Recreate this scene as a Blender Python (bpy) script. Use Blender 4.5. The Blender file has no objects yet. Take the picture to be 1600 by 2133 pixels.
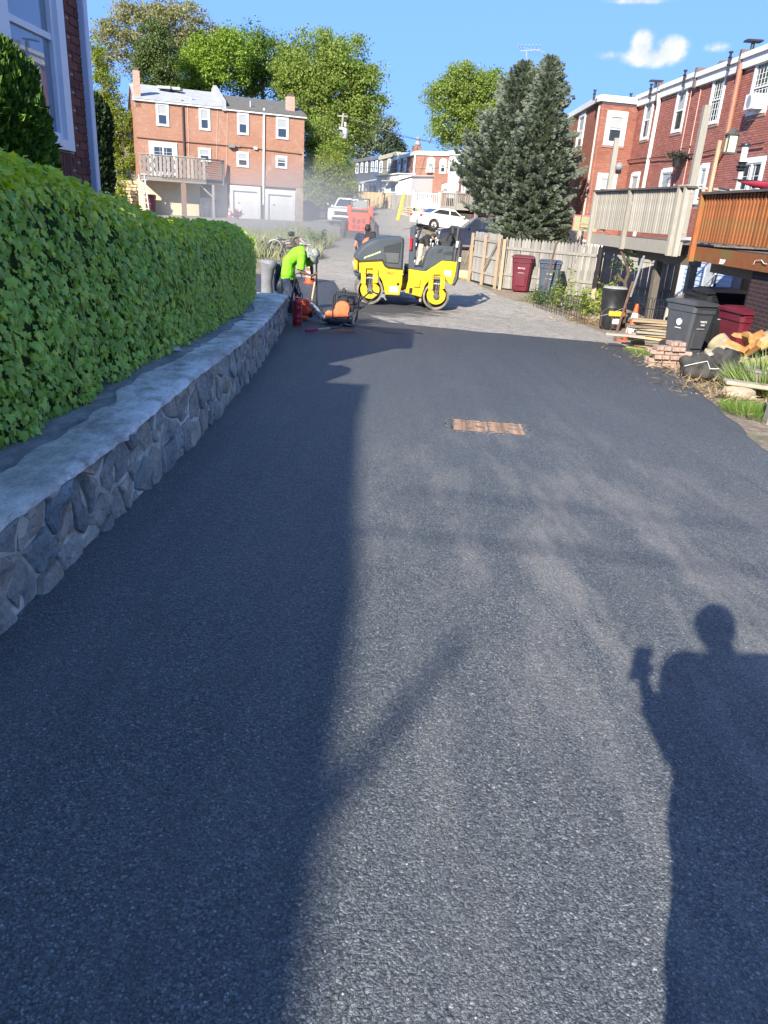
import bpy, math, random
import numpy as np
from mathutils import Vector, Matrix, noise as mnoise
random.seed(7); rng = np.random.default_rng(7)
D = bpy.data; SC = bpy.context.scene; COL = SC.collection
PI = math.pi; R = math.radians

# ---------------------------------------------------------------- camera
FPX = 1554.0; TH = R(22.02); RO = math.atan(247/3834); CAMH = 1.6
cr, sr = math.cos(RO), math.sin(RO)
right0 = Vector((1, 0, 0)); up0 = Vector((0, math.sin(TH), math.cos(TH))); fwd = Vector((0, math.cos(TH), -math.sin(TH)))
cx = right0*cr + up0*sr; cy = -right0*sr + up0*cr
cam_d = D.cameras.new('camera'); cam = D.objects.new('camera', cam_d); COL.objects.link(cam)
cam.matrix_world = Matrix(((cx.x, cy.x, -fwd.x, 0), (cx.y, cy.y, -fwd.y, 0), (cx.z, cy.z, -fwd.z, CAMH), (0, 0, 0, 1)))
cam_d.sensor_fit = 'VERTICAL'; cam_d.sensor_height = 36; cam_d.sensor_width = 27; cam_d.lens = 36*FPX/2133
cam_d.clip_start = 0.02; cam_d.clip_end = 3000
SC.camera = cam
# ---------------------------------------------------------------- sky, sun, exposure
SUN_EL, SUN_AZ = 29.2, 22.1          # the light travels forward and to the right by SUN_AZ
w = D.worlds.new('World'); SC.world = w; w.use_nodes = True
wn, wl = w.node_tree.nodes, w.node_tree.links; wn.clear()
def WN(t, **k):
    n = wn.new(t)
    for a, b in k.items(): setattr(n, a, b)
    return n
sky = WN('ShaderNodeTexSky'); sky.sky_type = 'NISHITA'; sky.sun_disc = False
sky.sun_elevation = R(SUN_EL); sky.sun_rotation = R(180+SUN_AZ); sky.air_density = 1.0; sky.dust_density = 0.0; sky.ozone_density = 3.0; sky.altitude = 0
tc = WN('ShaderNodeTexCoord')
def wmath(op, a, b=None, c=None):
    n = WN('ShaderNodeMath', operation=op)
    for i, v in enumerate((a, b, c)):
        if v is None: continue
        if isinstance(v, (int, float)): n.inputs[i].default_value = v
        else: wl.new(v, n.inputs[i])
    return n.outputs[0]
def raydir(px, py):
    x = (px-800)/FPX; y = (py-1066.5)/FPX
    a = x*cr+y*sr; d = -x*sr+y*cr
    return Vector((a, math.cos(TH)-d*math.sin(TH), -(math.sin(TH)+d*math.cos(TH))))
def wdot(v):
    n = WN('ShaderNodeVectorMath', operation='DOT_PRODUCT'); wl.new(tc.outputs['Generated'], n.inputs[0]); n.inputs[1].default_value = v
    return n.outputs['Value']
cn = WN('ShaderNodeTexNoise'); cn.inputs['Scale'].default_value = 34; cn.inputs['Detail'].default_value = 7; cn.inputs['Roughness'].default_value = .58
wl.new(tc.outputs['Generated'], cn.inputs['Vector'])
cover = None
# every cumulus puff: centre direction, half width, half height (radians)
for (px, py, hw, hh, st) in ((1340, 96, .015, .016, 1.), (1394, 106, .022, .014, 1.), (1280, 116, .022, .006, .7), (1356, 120, .036, .010, 1.),
                             (1495, 98, .016, .006, .62), (1330, 2, .04, .004, .6)):
    d = raydir(px, py).normalized(); e = Vector((d.y, -d.x, 0)).normalized(); u = e.cross(d).normalized()
    if u.z < 0: u = -u
    a = wmath('DIVIDE', wdot(e), hw); b = wmath('DIVIDE', wmath('SUBTRACT', wdot(u), 0.0), hh)
    rr = wmath('SQRT', wmath('ADD', wmath('MULTIPLY', a, a), wmath('MULTIPLY', b, b)))
    front = wmath('GREATER_THAN', wdot(d), .5)
    m = wmath('MULTIPLY', wmath('MULTIPLY', wmath('SUBTRACT', 1.35, rr), st), front)
    m = wmath('MAXIMUM', m, 0.0)
    cover = m if cover is None else wmath('MAXIMUM', cover, m)
dens = wmath('MULTIPLY', cover, wmath('ADD', 1.0, wmath('MULTIPLY', wmath('SUBTRACT', cn.outputs['Fac'], .5), 3.2)))
mr = WN('ShaderNodeMapRange'); mr.interpolation_type = 'SMOOTHSTEP'
wl.new(dens, mr.inputs['Value']); mr.inputs['From Min'].default_value = .18; mr.inputs['From Max'].default_value = .85
has = wmath('GREATER_THAN', cover, .02)
cfac = wmath('MULTIPLY', wmath('MULTIPLY', mr.outputs[0], has), .95)
cr_ = WN('ShaderNodeValToRGB'); cr_.color_ramp.elements[0].position = .35; cr_.color_ramp.elements[0].color = (1.2, 1.35, 1.55, 1)
cr_.color_ramp.elements[1].position = .62; cr_.color_ramp.elements[1].color = (1.8, 1.8, 1.8, 1)
wl.new(cn.outputs['Fac'], cr_.inputs[0])
# a deep clear-blue cast over the physical sky
tint = WN('ShaderNodeMix', data_type='RGBA', blend_type='MULTIPLY'); tint.inputs[0].default_value = 1
wl.new(sky.outputs[0], tint.inputs[6]); tint.inputs[7].default_value = (1.0, 1.0, 1.0, 1)
# soft shoulder so that the bright horizon keeps its blue, as a camera keeps it
sh = WN('ShaderNodeSeparateColor'); wl.new(tint.outputs[2], sh.inputs[0]); jn = WN('ShaderNodeCombineColor')
for i_, kk in enumerate((1.7, .78, .27)): wl.new(wmath('DIVIDE', sh.outputs[i_], wmath('ADD', 1.0, wmath('MULTIPLY', sh.outputs[i_], kk))), jn.inputs[i_])
mx = WN('ShaderNodeMix', data_type='RGBA'); wl.new(cfac, mx.inputs[0]); wl.new(jn.outputs[0], mx.inputs[6]); wl.new(cr_.outputs[0], mx.inputs[7])
bg = WN('ShaderNodeBackground'); bg.inputs[1].default_value = .15; wl.new(mx.outputs[2], bg.inputs[0])
wo = WN('ShaderNodeOutputWorld'); wl.new(bg.outputs[0], wo.inputs[0])
sd = D.lights.new('sun', 'SUN'); sd.energy = 2.85; sd.angle = R(.55); sd.color = (1, .93, .82)
sun = D.objects.new('sun', sd); COL.objects.link(sun)
ldir = Vector((math.sin(R(SUN_AZ))*math.cos(R(SUN_EL)), math.cos(R(SUN_AZ))*math.cos(R(SUN_EL)), -math.sin(R(SUN_EL))))
sun.rotation_euler = ldir.to_track_quat('-Z', 'Y').to_euler()
SC.view_settings.view_transform = 'Standard'; SC.view_settings.look = 'None'; SC.view_settings.gamma = 1
SC.view_settings.use_curve_mapping = False; SC.view_settings.exposure = 2.05
SC.render.engine = 'CYCLES'
try:
    SC.cycles.volume_step_rate = 2; SC.cycles.transparent_max_bounces = 12
except Exception: pass

# ---------------------------------------------------------------- terrain heights and photo rays
def lerp(a, b, t): return a+(b-a)*t
def prof(tab, y):
    if y <= tab[0][0]: return tab[0][1]
    for (a, b), (c, d) in zip(tab, tab[1:]):
        if y <= c:
            t = (y-a)/(c-a); return b+(d-b)*t
    return tab[-1][1]
def sstep(a, b, x):
    t = min(1, max(0, (x-a)/(b-a))); return t*t*(3-2*t)
MAIN = [(-50, 0), (1, 0), (3, -.02), (6, -.12), (10, -.35), (13, -.5), (15, -.58), (19.5, -.62), (25, -.52), (31, -.25), (37, -.02), (42.6, .08), (50, .25), (60, .45), (75, .6), (150, 1), (400, 6)]
UP = [(40, .05), (46, .2), (55, .75), (68, 1.66), (80, 1.9), (150, 2.6), (400, 8)]
LOT = [(25, -.52), (36, -.38), (47, -.2), (60, .1), (75, .5), (150, 1), (400, 6)]
def gz(x, y):
    z = prof(MAIN, y)
    if y > 40:
        u = sstep(-4.6, -2.6, x)*(1-sstep(3, 6, x)); z = lerp(z, prof(UP, y), u*sstep(40, 44, y))
    if y > 25 and x > .5:
        z = lerp(z, prof(LOT, y), sstep(.8, 3, x) if y < 48 else sstep(.8, 3, x)*(1-sstep(48, 56, y)))
    k = max(0, 1-abs(y-19)/5.5)
    z += -.035*k*max(-3, min(4, x))*1.0
    return z
def ground(px, py):
    r = raydir(px, py); t = .4
    while t < 400:
        if CAMH+r.z*t <= gz(r.x*t, r.y*t): break
        t += .004 if t < 20 else .02
    return Vector((r.x*t, r.y*t, gz(r.x*t, r.y*t)))
def at(px, py, Y):
    r = raydir(px, py); t = Y/r.y
    return Vector((r.x*t, Y, CAMH+r.z*t))
class Plane:                                    # a vertical facade plane: s metres along it, z up
    def __init__(self, p, d):
        self.p = Vector((p[0], p[1], 0)); self.d = Vector((d[0], d[1], 0)).normalized(); self.n = Vector((self.d.y, -self.d.x, 0))
    def sz(self, px, py):
        r = raydir(px, py); t = self.n.dot(self.p)/self.n.dot(r)
        q = r*t; return (q-self.p).dot(self.d), CAMH+r.z*t
    def pt(self, s, z, o=0):                    # o = metres out of the wall, towards the viewer
        q = self.p+self.d*s+self.n*o; return Vector((q.x, q.y, z))

# ---------------------------------------------------------------- objects
ORG = {}
def reg(o, org): ORG[o.name] = Vector(org)
def thing(name, label, cat, loc=(0, 0, 0), group=None, kind=None):
    o = D.objects.new(name, None); COL.objects.link(o); o.location = loc; reg(o, loc)
    o.empty_display_size = .1
    tag(o, label, cat, group, kind); return o
def tag(o, label=None, cat=None, group=None, kind=None):
    if label: o['label'] = label
    if cat: o['category'] = cat
    if group: o['group'] = group
    if kind: o['kind'] = kind
    return o
def link(name, me, parent=None, org=None):
    o = D.objects.new(name, me); COL.objects.link(o)
    if parent is not None: o.parent = parent; reg(o, ORG[parent.name])
    return o
class MB:
    def __init__(self): self.v = []; self.f = []; self.m = []; self.cm = 0
    def add(self, vs, fs):
        n = len(self.v); self.v += [Vector(v) for v in vs]; self.f += [[i+n for i in f] for f in fs]; self.m += [self.cm]*len(fs); return self
    def box(self, c, s, rot=None):
        c = Vector(c); h = [x/2 for x in s]
        vs = [Vector((a*h[0], b*h[1], d*h[2])) for a in (-1, 1) for b in (-1, 1) for d in (-1, 1)]
        if rot is not None: vs = [rot @ v for v in vs]
        return self.add([v+c for v in vs], [(0, 1, 3, 2), (4, 6, 7, 5), (0, 4, 5, 1), (2, 3, 7, 6), (0, 2, 6, 4), (1, 5, 7, 3)])
    def bb(self, a, b): return self.box([(p+q)/2 for p, q in zip(a, b)], [abs(q-p) for p, q in zip(a, b)])
    def cbox(self, c, s, ch=.02, rot=None):      # box with chamfered edges
        c = Vector(c); h = [x/2 for x in s]; ch = min(ch, min(h)*.8); vs = []; fs = []
        idx = {}
        for sx in (-1, 1):
            for sy in (-1, 1):
                for sz in (-1, 1):
                    for k in range(3):
                        p = [sx*(h[0]-ch), sy*(h[1]-ch), sz*(h[2]-ch)]; p[k] = (sx, sy, sz)[k]*h[k]
                        idx[(sx, sy, sz, k)] = len(vs); vs.append(Vector(p))
        for k in range(3):
            i, j = [q for q in range(3) if q != k]
            for s_ in (-1, 1):
                q = []
                for (a, b) in ((-1, -1), (1, -1), (1, 1), (-1, 1)):
                    t = [0, 0, 0]; t[k] = s_; t[i] = a; t[j] = b; q.append(idx[(*t, k)])
                fs.append(q)
        for k in range(3):                        # edges along axis k
            i, j = [q for q in range(3) if q != k]
            for a in (-1, 1):
                for b in (-1, 1):
                    t0 = [0, 0, 0]; t0[i] = a; t0[j] = b; t1 = list(t0); t0[k] = -1; t1[k] = 1
                    fs.append([idx[(*t0, i)], idx[(*t0, j)], idx[(*t1, j)], idx[(*t1, i)]])
        for sx in (-1, 1):
            for sy in (-1, 1):
                for sz in (-1, 1): fs.append([idx[(sx, sy, sz, k)] for k in range(3)])
        if rot is not None: vs = [rot @ v for v in vs]
        return self.add([v+c for v in vs], fs)
    def cyl(self, a, b, r0, r1=None, n=10, cap=True):
        return self.tube([a, b], [r0, r0 if r1 is None else r1], n, cap)
    def tube(self, pts, rs, n=8, cap=True, flat=None):
        pts = [Vector(p) for p in pts]
        if not isinstance(rs, (list, tuple)): rs = [rs]*len(pts)
        b = len(self.v); fs = []; vs = []; X = None
        for i, p in enumerate(pts):
            d = (pts[min(i+1, len(pts)-1)]-pts[max(i-1, 0)])
            if d.length < 1e-9: d = Vector((0, 0, 1))
            d.normalize()
            if X is None: X = d.orthogonal().normalized() if flat is None else Vector(flat)
            X = (X-d*X.dot(d))
            X = X.normalized() if X.length > 1e-6 else d.orthogonal().normalized()
            Y = d.cross(X); r = rs[i]
            if not isinstance(r, (list, tuple)): r = (r, r)
            vs += [p+X*math.cos(2*PI*k/n)*r[0]+Y*math.sin(2*PI*k/n)*r[1] for k in range(n)]
        for i in range(len(pts)-1):
            for k in range(n):
                k2 = (k+1) % n; fs.append((i*n+k, i*n+k2, (i+1)*n+k2, (i+1)*n+k))
        if cap: fs.append(tuple(range(n))[::-1]); fs.append(tuple((len(pts)-1)*n+k for k in range(n)))
        return self.add(vs, fs)
    def lathe(self, prof_, c=(0, 0, 0), n=24, axis='Z', cap=True):
        c = Vector(c); vs = []; fs = []
        for (r, h) in prof_:
            for k in range(n):
                a = 2*PI*k/n; x, y = r*math.cos(a), r*math.sin(a)
                vs.append(c+(Vector((x, y, h)) if axis == 'Z' else Vector((x, h, y)) if axis == 'Y' else Vector((h, x, y))))
        m = len(prof_)
        for i in range(m-1):
            for k in range(n): k2 = (k+1) % n; fs.append((i*n+k, i*n+k2, (i+1)*n+k2, (i+1)*n+k))
        if cap: fs.append(tuple(range(n))); fs.append(tuple((m-1)*n+k for k in range(n)))
        return self.add(vs, fs)
    def ball(self, c, r, n=10, m=7):
        if not isinstance(r, (list, tuple)): r = (r, r, r)
        c = Vector(c); vs = [c+Vector((0, 0, -r[2]))]; fs = []
        for i in range(1, m):
            t = -PI/2+PI*i/m
            for k in range(n): a = 2*PI*k/n; vs.append(c+Vector((r[0]*math.cos(t)*math.cos(a), r[1]*math.cos(t)*math.sin(a), r[2]*math.sin(t))))
        vs.append(c+Vector((0, 0, r[2])))
        for k in range(n): fs.append((0, 1+(k+1) % n, 1+k)); fs.append((len(vs)-1, 1+(m-2)*n+k, 1+(m-2)*n+(k+1) % n))
        for i in range(m-2):
            for k in range(n): fs.append((1+i*n+k, 1+i*n+(k+1) % n, 1+(i+1)*n+(k+1) % n, 1+(i+1)*n+k))
        return self.add(vs, fs)
    def prism(self, poly, y0, y1, ch=0):          # polygon given in x,z; extruded along y
        n = len(poly)
        if ch <= 0:
            vs = [(x, y0, z) for x, z in poly]+[(x, y1, z) for x, z in poly]
            return self.add(vs, [tuple(range(n)), tuple(range(2*n-1, n-1, -1))]+[(i, (i+1) % n, n+(i+1) % n, n+i) for i in range(n)])
        ins = inset(poly, ch); vs = []; sg = 1 if y1 > y0 else -1
        for (pp, y) in ((ins, y0), (poly, y0+sg*ch), (poly, y1-sg*ch), (ins, y1)): vs += [(x, y, z) for x, z in pp]
        fs = [tuple(range(n)), tuple(range(4*n-1, 3*n-1, -1))]
        for r in range(3): fs += [(r*n+i, r*n+(i+1) % n, (r+1)*n+(i+1) % n, (r+1)*n+i) for i in range(n)]
        return self.add(vs, fs)
    def hexa(self, p):                            # 8 corners: bottom 4 then top 4
        return self.add(p, [(0, 1, 2, 3), (7, 6, 5, 4), (0, 4, 5, 1), (1, 5, 6, 2), (2, 6, 7, 3), (3, 7, 4, 0)])
    def pbox(self, P, s0, s1, z0, z1, o0, o1):    # box on a facade plane
        return self.hexa([P.pt(s0, z0, o0), P.pt(s1, z0, o0), P.pt(s1, z0, o1), P.pt(s0, z0, o1), P.pt(s0, z1, o0), P.pt(s1, z1, o0), P.pt(s1, z1, o1), P.pt(s0, z1, o1)])
    def xf(self, mtx, start=0):
        for i in range(start, len(self.v)): self.v[i] = mtx @ self.v[i]
        return self
    def mesh(self, name, mats, org=(0, 0, 0), smooth=False):
        me = D.meshes.new(name); o = Vector(org)
        me.from_pydata([tuple(v-o) for v in self.v], [], self.f)
        for m in (mats if isinstance(mats, (list, tuple)) else [mats]): me.materials.append(m)
        if len(me.materials) > 1: me.polygons.foreach_set('material_index', self.m)
        fixn(me)
        if smooth: shade(me, smooth)
        return me
    def build(self, name, mats, parent=None, smooth=False, org=None):
        if parent is not None: og = ORG[parent.name]
        else: og = Vector(org) if org is not None else Vector((0, 0, 0))
        o = link(name, self.mesh(name, mats, og, smooth), parent)
        if parent is None: o.location = og; reg(o, og)
        return o
import bmesh
def fixn(me):
    bm = bmesh.new(); bm.from_mesh(me); bmesh.ops.recalc_face_normals(bm, faces=bm.faces); bm.to_mesh(me); bm.free()
def shade(me, ang=35):
    if ang is True: ang = 35
    me.polygons.foreach_set('use_smooth', [True]*len(me.polygons))
    try:
        me.set_sharp_from_angle(angle=R(ang))
    except Exception: pass
def inset(poly, d):
    n = len(poly); A = sum(poly[i][0]*poly[(i+1) % n][1]-poly[(i+1) % n][0]*poly[i][1] for i in range(n)); s = 1 if A > 0 else -1
    out = []
    for i in range(n):
        p0, p1, p2 = [Vector((*poly[(i+k) % n], 0)) for k in (-1, 0, 1)]
        a = (p1-p0).normalized(); b = (p2-p1).normalized()
        na = Vector((-a.y, a.x, 0))*s; nb = Vector((-b.y, b.x, 0))*s; h = (na+nb)
        h = h.normalized() if h.length > 1e-6 else na
        q = p1+h*min(d/max(.35, h.dot(na)), d*2); out.append((q.x, q.y))
    return out
def copy_tree(o, parent=None, top=None):
    c = o.copy(); COL.objects.link(c)
    if parent is not None: c.parent = parent
    reg(c, ORG.get(o.name, (0, 0, 0)))
    for ch in list(o.children): copy_tree(ch, c)
    return c
def place(o, loc, rz=0, label=None, rx=0, ry=0, sc=None):
    o.location = loc; o.rotation_euler = (rx, ry, rz)
    if label: o['label'] = label
    if sc: o.scale = (sc,)*3 if not isinstance(sc, (tuple, list)) else sc
    return o
def scatter(name, tv, tf, locs, mats, rots, scl, parent=None, org=(0, 0, 0), smooth=False, midx=None):
    """one mesh made of N transformed copies of a template (numpy)"""
    tv = np.asarray(tv, float); N = len(locs); k = len(tv)
    V = np.einsum('nij,kj->nki', rots, tv)*np.asarray(scl)[:, None, None]+np.asarray(locs)[:, None, :]
    if parent is not None: org = ORG[parent.name]
    V = (V-np.array(tuple(org))).reshape(-1, 3)
    cnt = np.array([len(f) for f in tf]); flat = np.concatenate([np.array(f) for f in tf])
    L = (flat[None, :]+(np.arange(N)*k)[:, None]).reshape(-1)
    tot = np.tile(cnt, N); st = np.concatenate([[0], np.cumsum(tot)[:-1]])
    me = D.meshes.new(name); me.vertices.add(len(V)); me.vertices.foreach_set('co', V.reshape(-1))
    me.loops.add(len(L)); me.loops.foreach_set('vertex_index', L.astype(np.int32))
    me.polygons.add(len(tot)); me.polygons.foreach_set('loop_start', st.astype(np.int32)); me.polygons.foreach_set('loop_total', tot.astype(np.int32))
    for m in (mats if isinstance(mats, (list, tuple)) else [mats]): me.materials.append(m)
    if midx is not None: me.polygons.foreach_set('material_index', np.repeat(np.asarray(midx, np.int32), len(tf)))
    me.update(calc_edges=True); me.validate()
    if smooth: me.polygons.foreach_set('use_smooth', [True]*len(me.polygons))
    o = link(name, me, parent)
    if parent is None: o.location = org; reg(o, org)
    return o
def frames(nrm, up):
    """rotation matrices with columns x, y(=up-ish tip direction), z(=normal)"""
    n = nrm/np.linalg.norm(nrm, axis=1, keepdims=True)
    u = up-n*np.sum(up*n, axis=1, keepdims=True); u /= np.linalg.norm(u, axis=1, keepdims=True)+1e-9
    x = np.cross(u, n); return np.stack([x, u, n], axis=2)

# ---------------------------------------------------------------- materials
def newmat(name):
    m = D.materials.new(name); m.use_nodes = True; nt = m.node_tree; nt.nodes.clear()
    out = nt.nodes.new('ShaderNodeOutputMaterial'); return m, nt, out
class NT:
    def __init__(s, nt): s.nt = nt
    def n(s, t, ins={}, **k):
        q = s.nt.nodes.new(t)
        for a, b in k.items(): setattr(q, a, b)
        for a, b in ins.items(): s.set(q, a, b)
        return q
    def set(s, q, a, b):
        if hasattr(b, 'is_output') or isinstance(b, bpy.types.NodeSocket): s.nt.links.new(b, q.inputs[a])
        else: q.inputs[a].default_value = b
    def math(s, op, a, b=0., c=0.):
        return s.n('ShaderNodeMath', {0: a, 1: b, 2: c}, operation=op).outputs[0]
    def mix(s, f, a, b, bt='MIX'):
        return s.n('ShaderNodeMix', {0: f, 6: a, 7: b}, data_type='RGBA', blend_type=bt).outputs[2]
    def noise(s, vec, scale, det=4, rough=.55, dim='3D'):
        return s.n('ShaderNodeTexNoise', {'Vector': vec, 'Scale': scale, 'Detail': det, 'Roughness': rough}).outputs['Fac']
    def ramp(s, f, stops):
        q = s.n('ShaderNodeValToRGB', {0: f}); e = q.color_ramp.elements
        while len(e) > 1: e.remove(e[-1])
        for i, (p, c) in enumerate(stops):
            el = e[0] if i == 0 else e.new(p)
            el.position = p; el.color = (*c, 1) if len(c) == 3 else c
        return q.outputs[0]
    def mr(s, f, a, b, c=0., d=1.): return s.n('ShaderNodeMapRange', {0: f, 1: a, 2: b, 3: c, 4: d}).outputs[0]
def c4(c): return (*c, 1)
def scl3(c, k): return tuple(min(1, x*k) for x in c)
MATS = {}
def M(name, col, rough=.6, var=.18, vs=6, bump=.15, bs=60, metal=0, col2=None, spec=.5, coat=0, world=False, stretch=None):
    if name in MATS: return MATS[name]
    m, nt, out = newmat(name); N = NT(nt)
    tcn = N.n('ShaderNodeTexCoord'); vec = tcn.outputs['Object']
    if world: vec = N.n('ShaderNodeNewGeometry').outputs['Position']
    if stretch: vec = N.n('ShaderNodeMapping', {'Vector': vec, 'Scale': stretch}).outputs[0]
    a = N.noise(vec, vs, 5, .6); b = N.noise(vec, bs, 3, .6)
    c1 = c4(scl3(col, 1-var)); c2 = c4(col2) if col2 else c4(scl3(col, 1+var))
    base = N.mix(N.mr(a, .32, .68), c1, c2)
    base = N.mix(N.math('MULTIPLY', b, .35), base, c4(scl3(col, 1-var*1.6)))
    rg = N.mr(a, .3, .7, max(.05, rough-.08), min(1, rough+.08))
    bm = N.n('ShaderNodeBump', {'Height': b, 'Strength': bump, 'Distance': .01})
    p = N.n('ShaderNodeBsdfPrincipled', {'Base Color': base, 'Roughness': rg, 'Metallic': metal, 'Normal': bm.outputs[0], 'Specular IOR Level': spec, 'Coat Weight': coat, 'Coat Roughness': .12})
    nt.links.new(p.outputs[0], out.inputs[0]); MATS[name] = m; return m
def wood(name, col, col2, rough=.75, sc=(9, 9, 1.1), green=None):
    m, nt, out = newmat(name); N = NT(nt)
    t = N.n('ShaderNodeTexCoord'); v = N.n('ShaderNodeMapping', {'Vector': t.outputs['Object'], 'Scale': sc}).outputs[0]
    g = N.noise(v, 6, 6, .65); g2 = N.noise(v, 40, 3, .6); oi = N.n('ShaderNodeObjectInfo').outputs['Random']
    ri = N.n('ShaderNodeNewGeometry').outputs['Random Per Island']
    base = N.mix(N.mr(g, .35, .68), c4(col), c4(col2))
    base = N.mix(N.math('MULTIPLY', g2, .4), base, c4(scl3(col, .6)))
    k = N.math('ADD', .78, N.math('MULTIPLY', N.math('FRACT', N.math('ADD', oi, ri)), .42))
    base = N.n('ShaderNodeVectorMath', {0: base, 'Scale': k}, operation='SCALE').outputs[0]
    if green:
        gn = N.noise(N.n('ShaderNodeTexCoord').outputs['Object'], 2.2, 4)
        base = N.mix(N.mr(gn, .52, .66, 0, .7), base, c4(green))
    bm = N.n('ShaderNodeBump', {'Height': g, 'Strength': .5, 'Distance': .006})
    p = N.n('ShaderNodeBsdfPrincipled', {'Base Color': base, 'Roughness': rough, 'Normal': bm.outputs[0], 'Specular IOR Level': .3})
    nt.links.new(p.outputs[0], out.inputs[0]); MATS[name] = m; return m
def leafm(name, c1, c2, c3, trans=.35, rough=.45, tcol=None, sheen=.3):
    """leaf: colour differs from leaf to leaf and from patch to patch"""
    m, nt, out = newmat(name); N = NT(nt)
    g = N.n('ShaderNodeNewGeometry'); rnd = g.outputs['Random Per Island']; big = N.noise(g.outputs['Position'], 1.3, 3)
    oi = N.n('ShaderNodeObjectInfo').outputs['Random']; rnd = N.math('FRACT', N.math('ADD', rnd, oi))
    base = N.ramp(N.math('ADD', N.math('MULTIPLY', rnd, .6), N.math('MULTIPLY', big, .4)), [(.2, c1), (.5, c2), (.8, c3)])
    tb = N.n('ShaderNodeVectorMath', {0: base, 1: tcol or (1.5, 1.6, .7)}, operation='MULTIPLY').outputs[0]
    p = N.n('ShaderNodeBsdfPrincipled', {'Base Color': base, 'Roughness': rough, 'Specular IOR Level': sheen})
    t = N.n('ShaderNodeBsdfTranslucent', {'Color': tb})
    mxs = N.n('ShaderNodeMixShader', {0: trans, 1: p.outputs[0], 2: t.outputs[0]})
    nt.links.new(mxs.outputs[0], out.inputs[0]); MATS[name] = m; return m
def glassm(name, col=(.03, .04, .05), rough=.04, curtain=None):
    m, nt, out = newmat(name); N = NT(nt)
    g = N.n('ShaderNodeTexCoord').outputs['Object']; bn = N.noise(g, .8, 2)
    bm = N.n('ShaderNodeBump', {'Height': bn, 'Strength': .12, 'Distance': .05})
    p = N.n('ShaderNodeBsdfPrincipled', {'Base Color': c4(col), 'Roughness': rough, 'Specular IOR Level': .9, 'IOR': 1.6, 'Normal': bm.outputs[0]})
    nt.links.new(p.outputs[0], out.inputs[0]); MATS[name] = m; return m
def brickm(name, c1, c2, mortar, bw=.213, bh=.0675, stain=None, ang=0, effl=.0):
    m, nt, out = newmat(name); N = NT(nt)
    g = N.n('ShaderNodeNewGeometry').outputs['Position']
    sp = N.n('ShaderNodeSeparateXYZ', {0: g})
    s = N.math('ADD', N.math('MULTIPLY', sp.outputs[0], math.cos(ang)), N.math('MULTIPLY', sp.outputs[1], math.sin(ang)))
    v = N.n('ShaderNodeCombineXYZ', {0: s, 1: sp.outputs[2], 2: 0.}).outputs[0]
    b = N.n('ShaderNodeTexBrick', {'Vector': v, 'Color1': c4(c1), 'Color2': c4(c2), 'Mortar': c4(mortar), 'Scale': 1., 'Mortar Size': .009, 'Mortar Smooth': .2, 'Brick Width': bw, 'Row Height': bh})
    n1 = N.noise(g, .55, 5, .6); n2 = N.noise(g, 14, 4)
    base = N.mix(N.mr(n1, .35, .7, 0, .35), b.outputs[0], c4(scl3(c1, .62)))
    base = N.mix(N.math('MULTIPLY', n2, .35), base, c4(scl3(c2, 1.25)))
    if effl:
        n3 = N.noise(N.n('ShaderNodeMapping', {'Vector': g, 'Scale': (1.2, 1.2, .6)}).outputs[0], 1.7, 6, .7)
        base = N.mix(N.mr(n3, .56, .78, 0, effl), base, c4((.62, .55, .5)))
    bm = N.n('ShaderNodeBump', {'Height': b.outputs['Fac'], 'Strength': -.5, 'Distance': .01})
    bm.invert = True; bm.inputs['Strength'].default_value = .5
    p = N.n('ShaderNodeBsdfPrincipled', {'Base Color': base, 'Roughness': .85, 'Normal': bm.outputs[0], 'Specular IOR Level': .25})
    nt.links.new(p.outputs[0], out.inputs[0]); MATS[name] = m; return m
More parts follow.
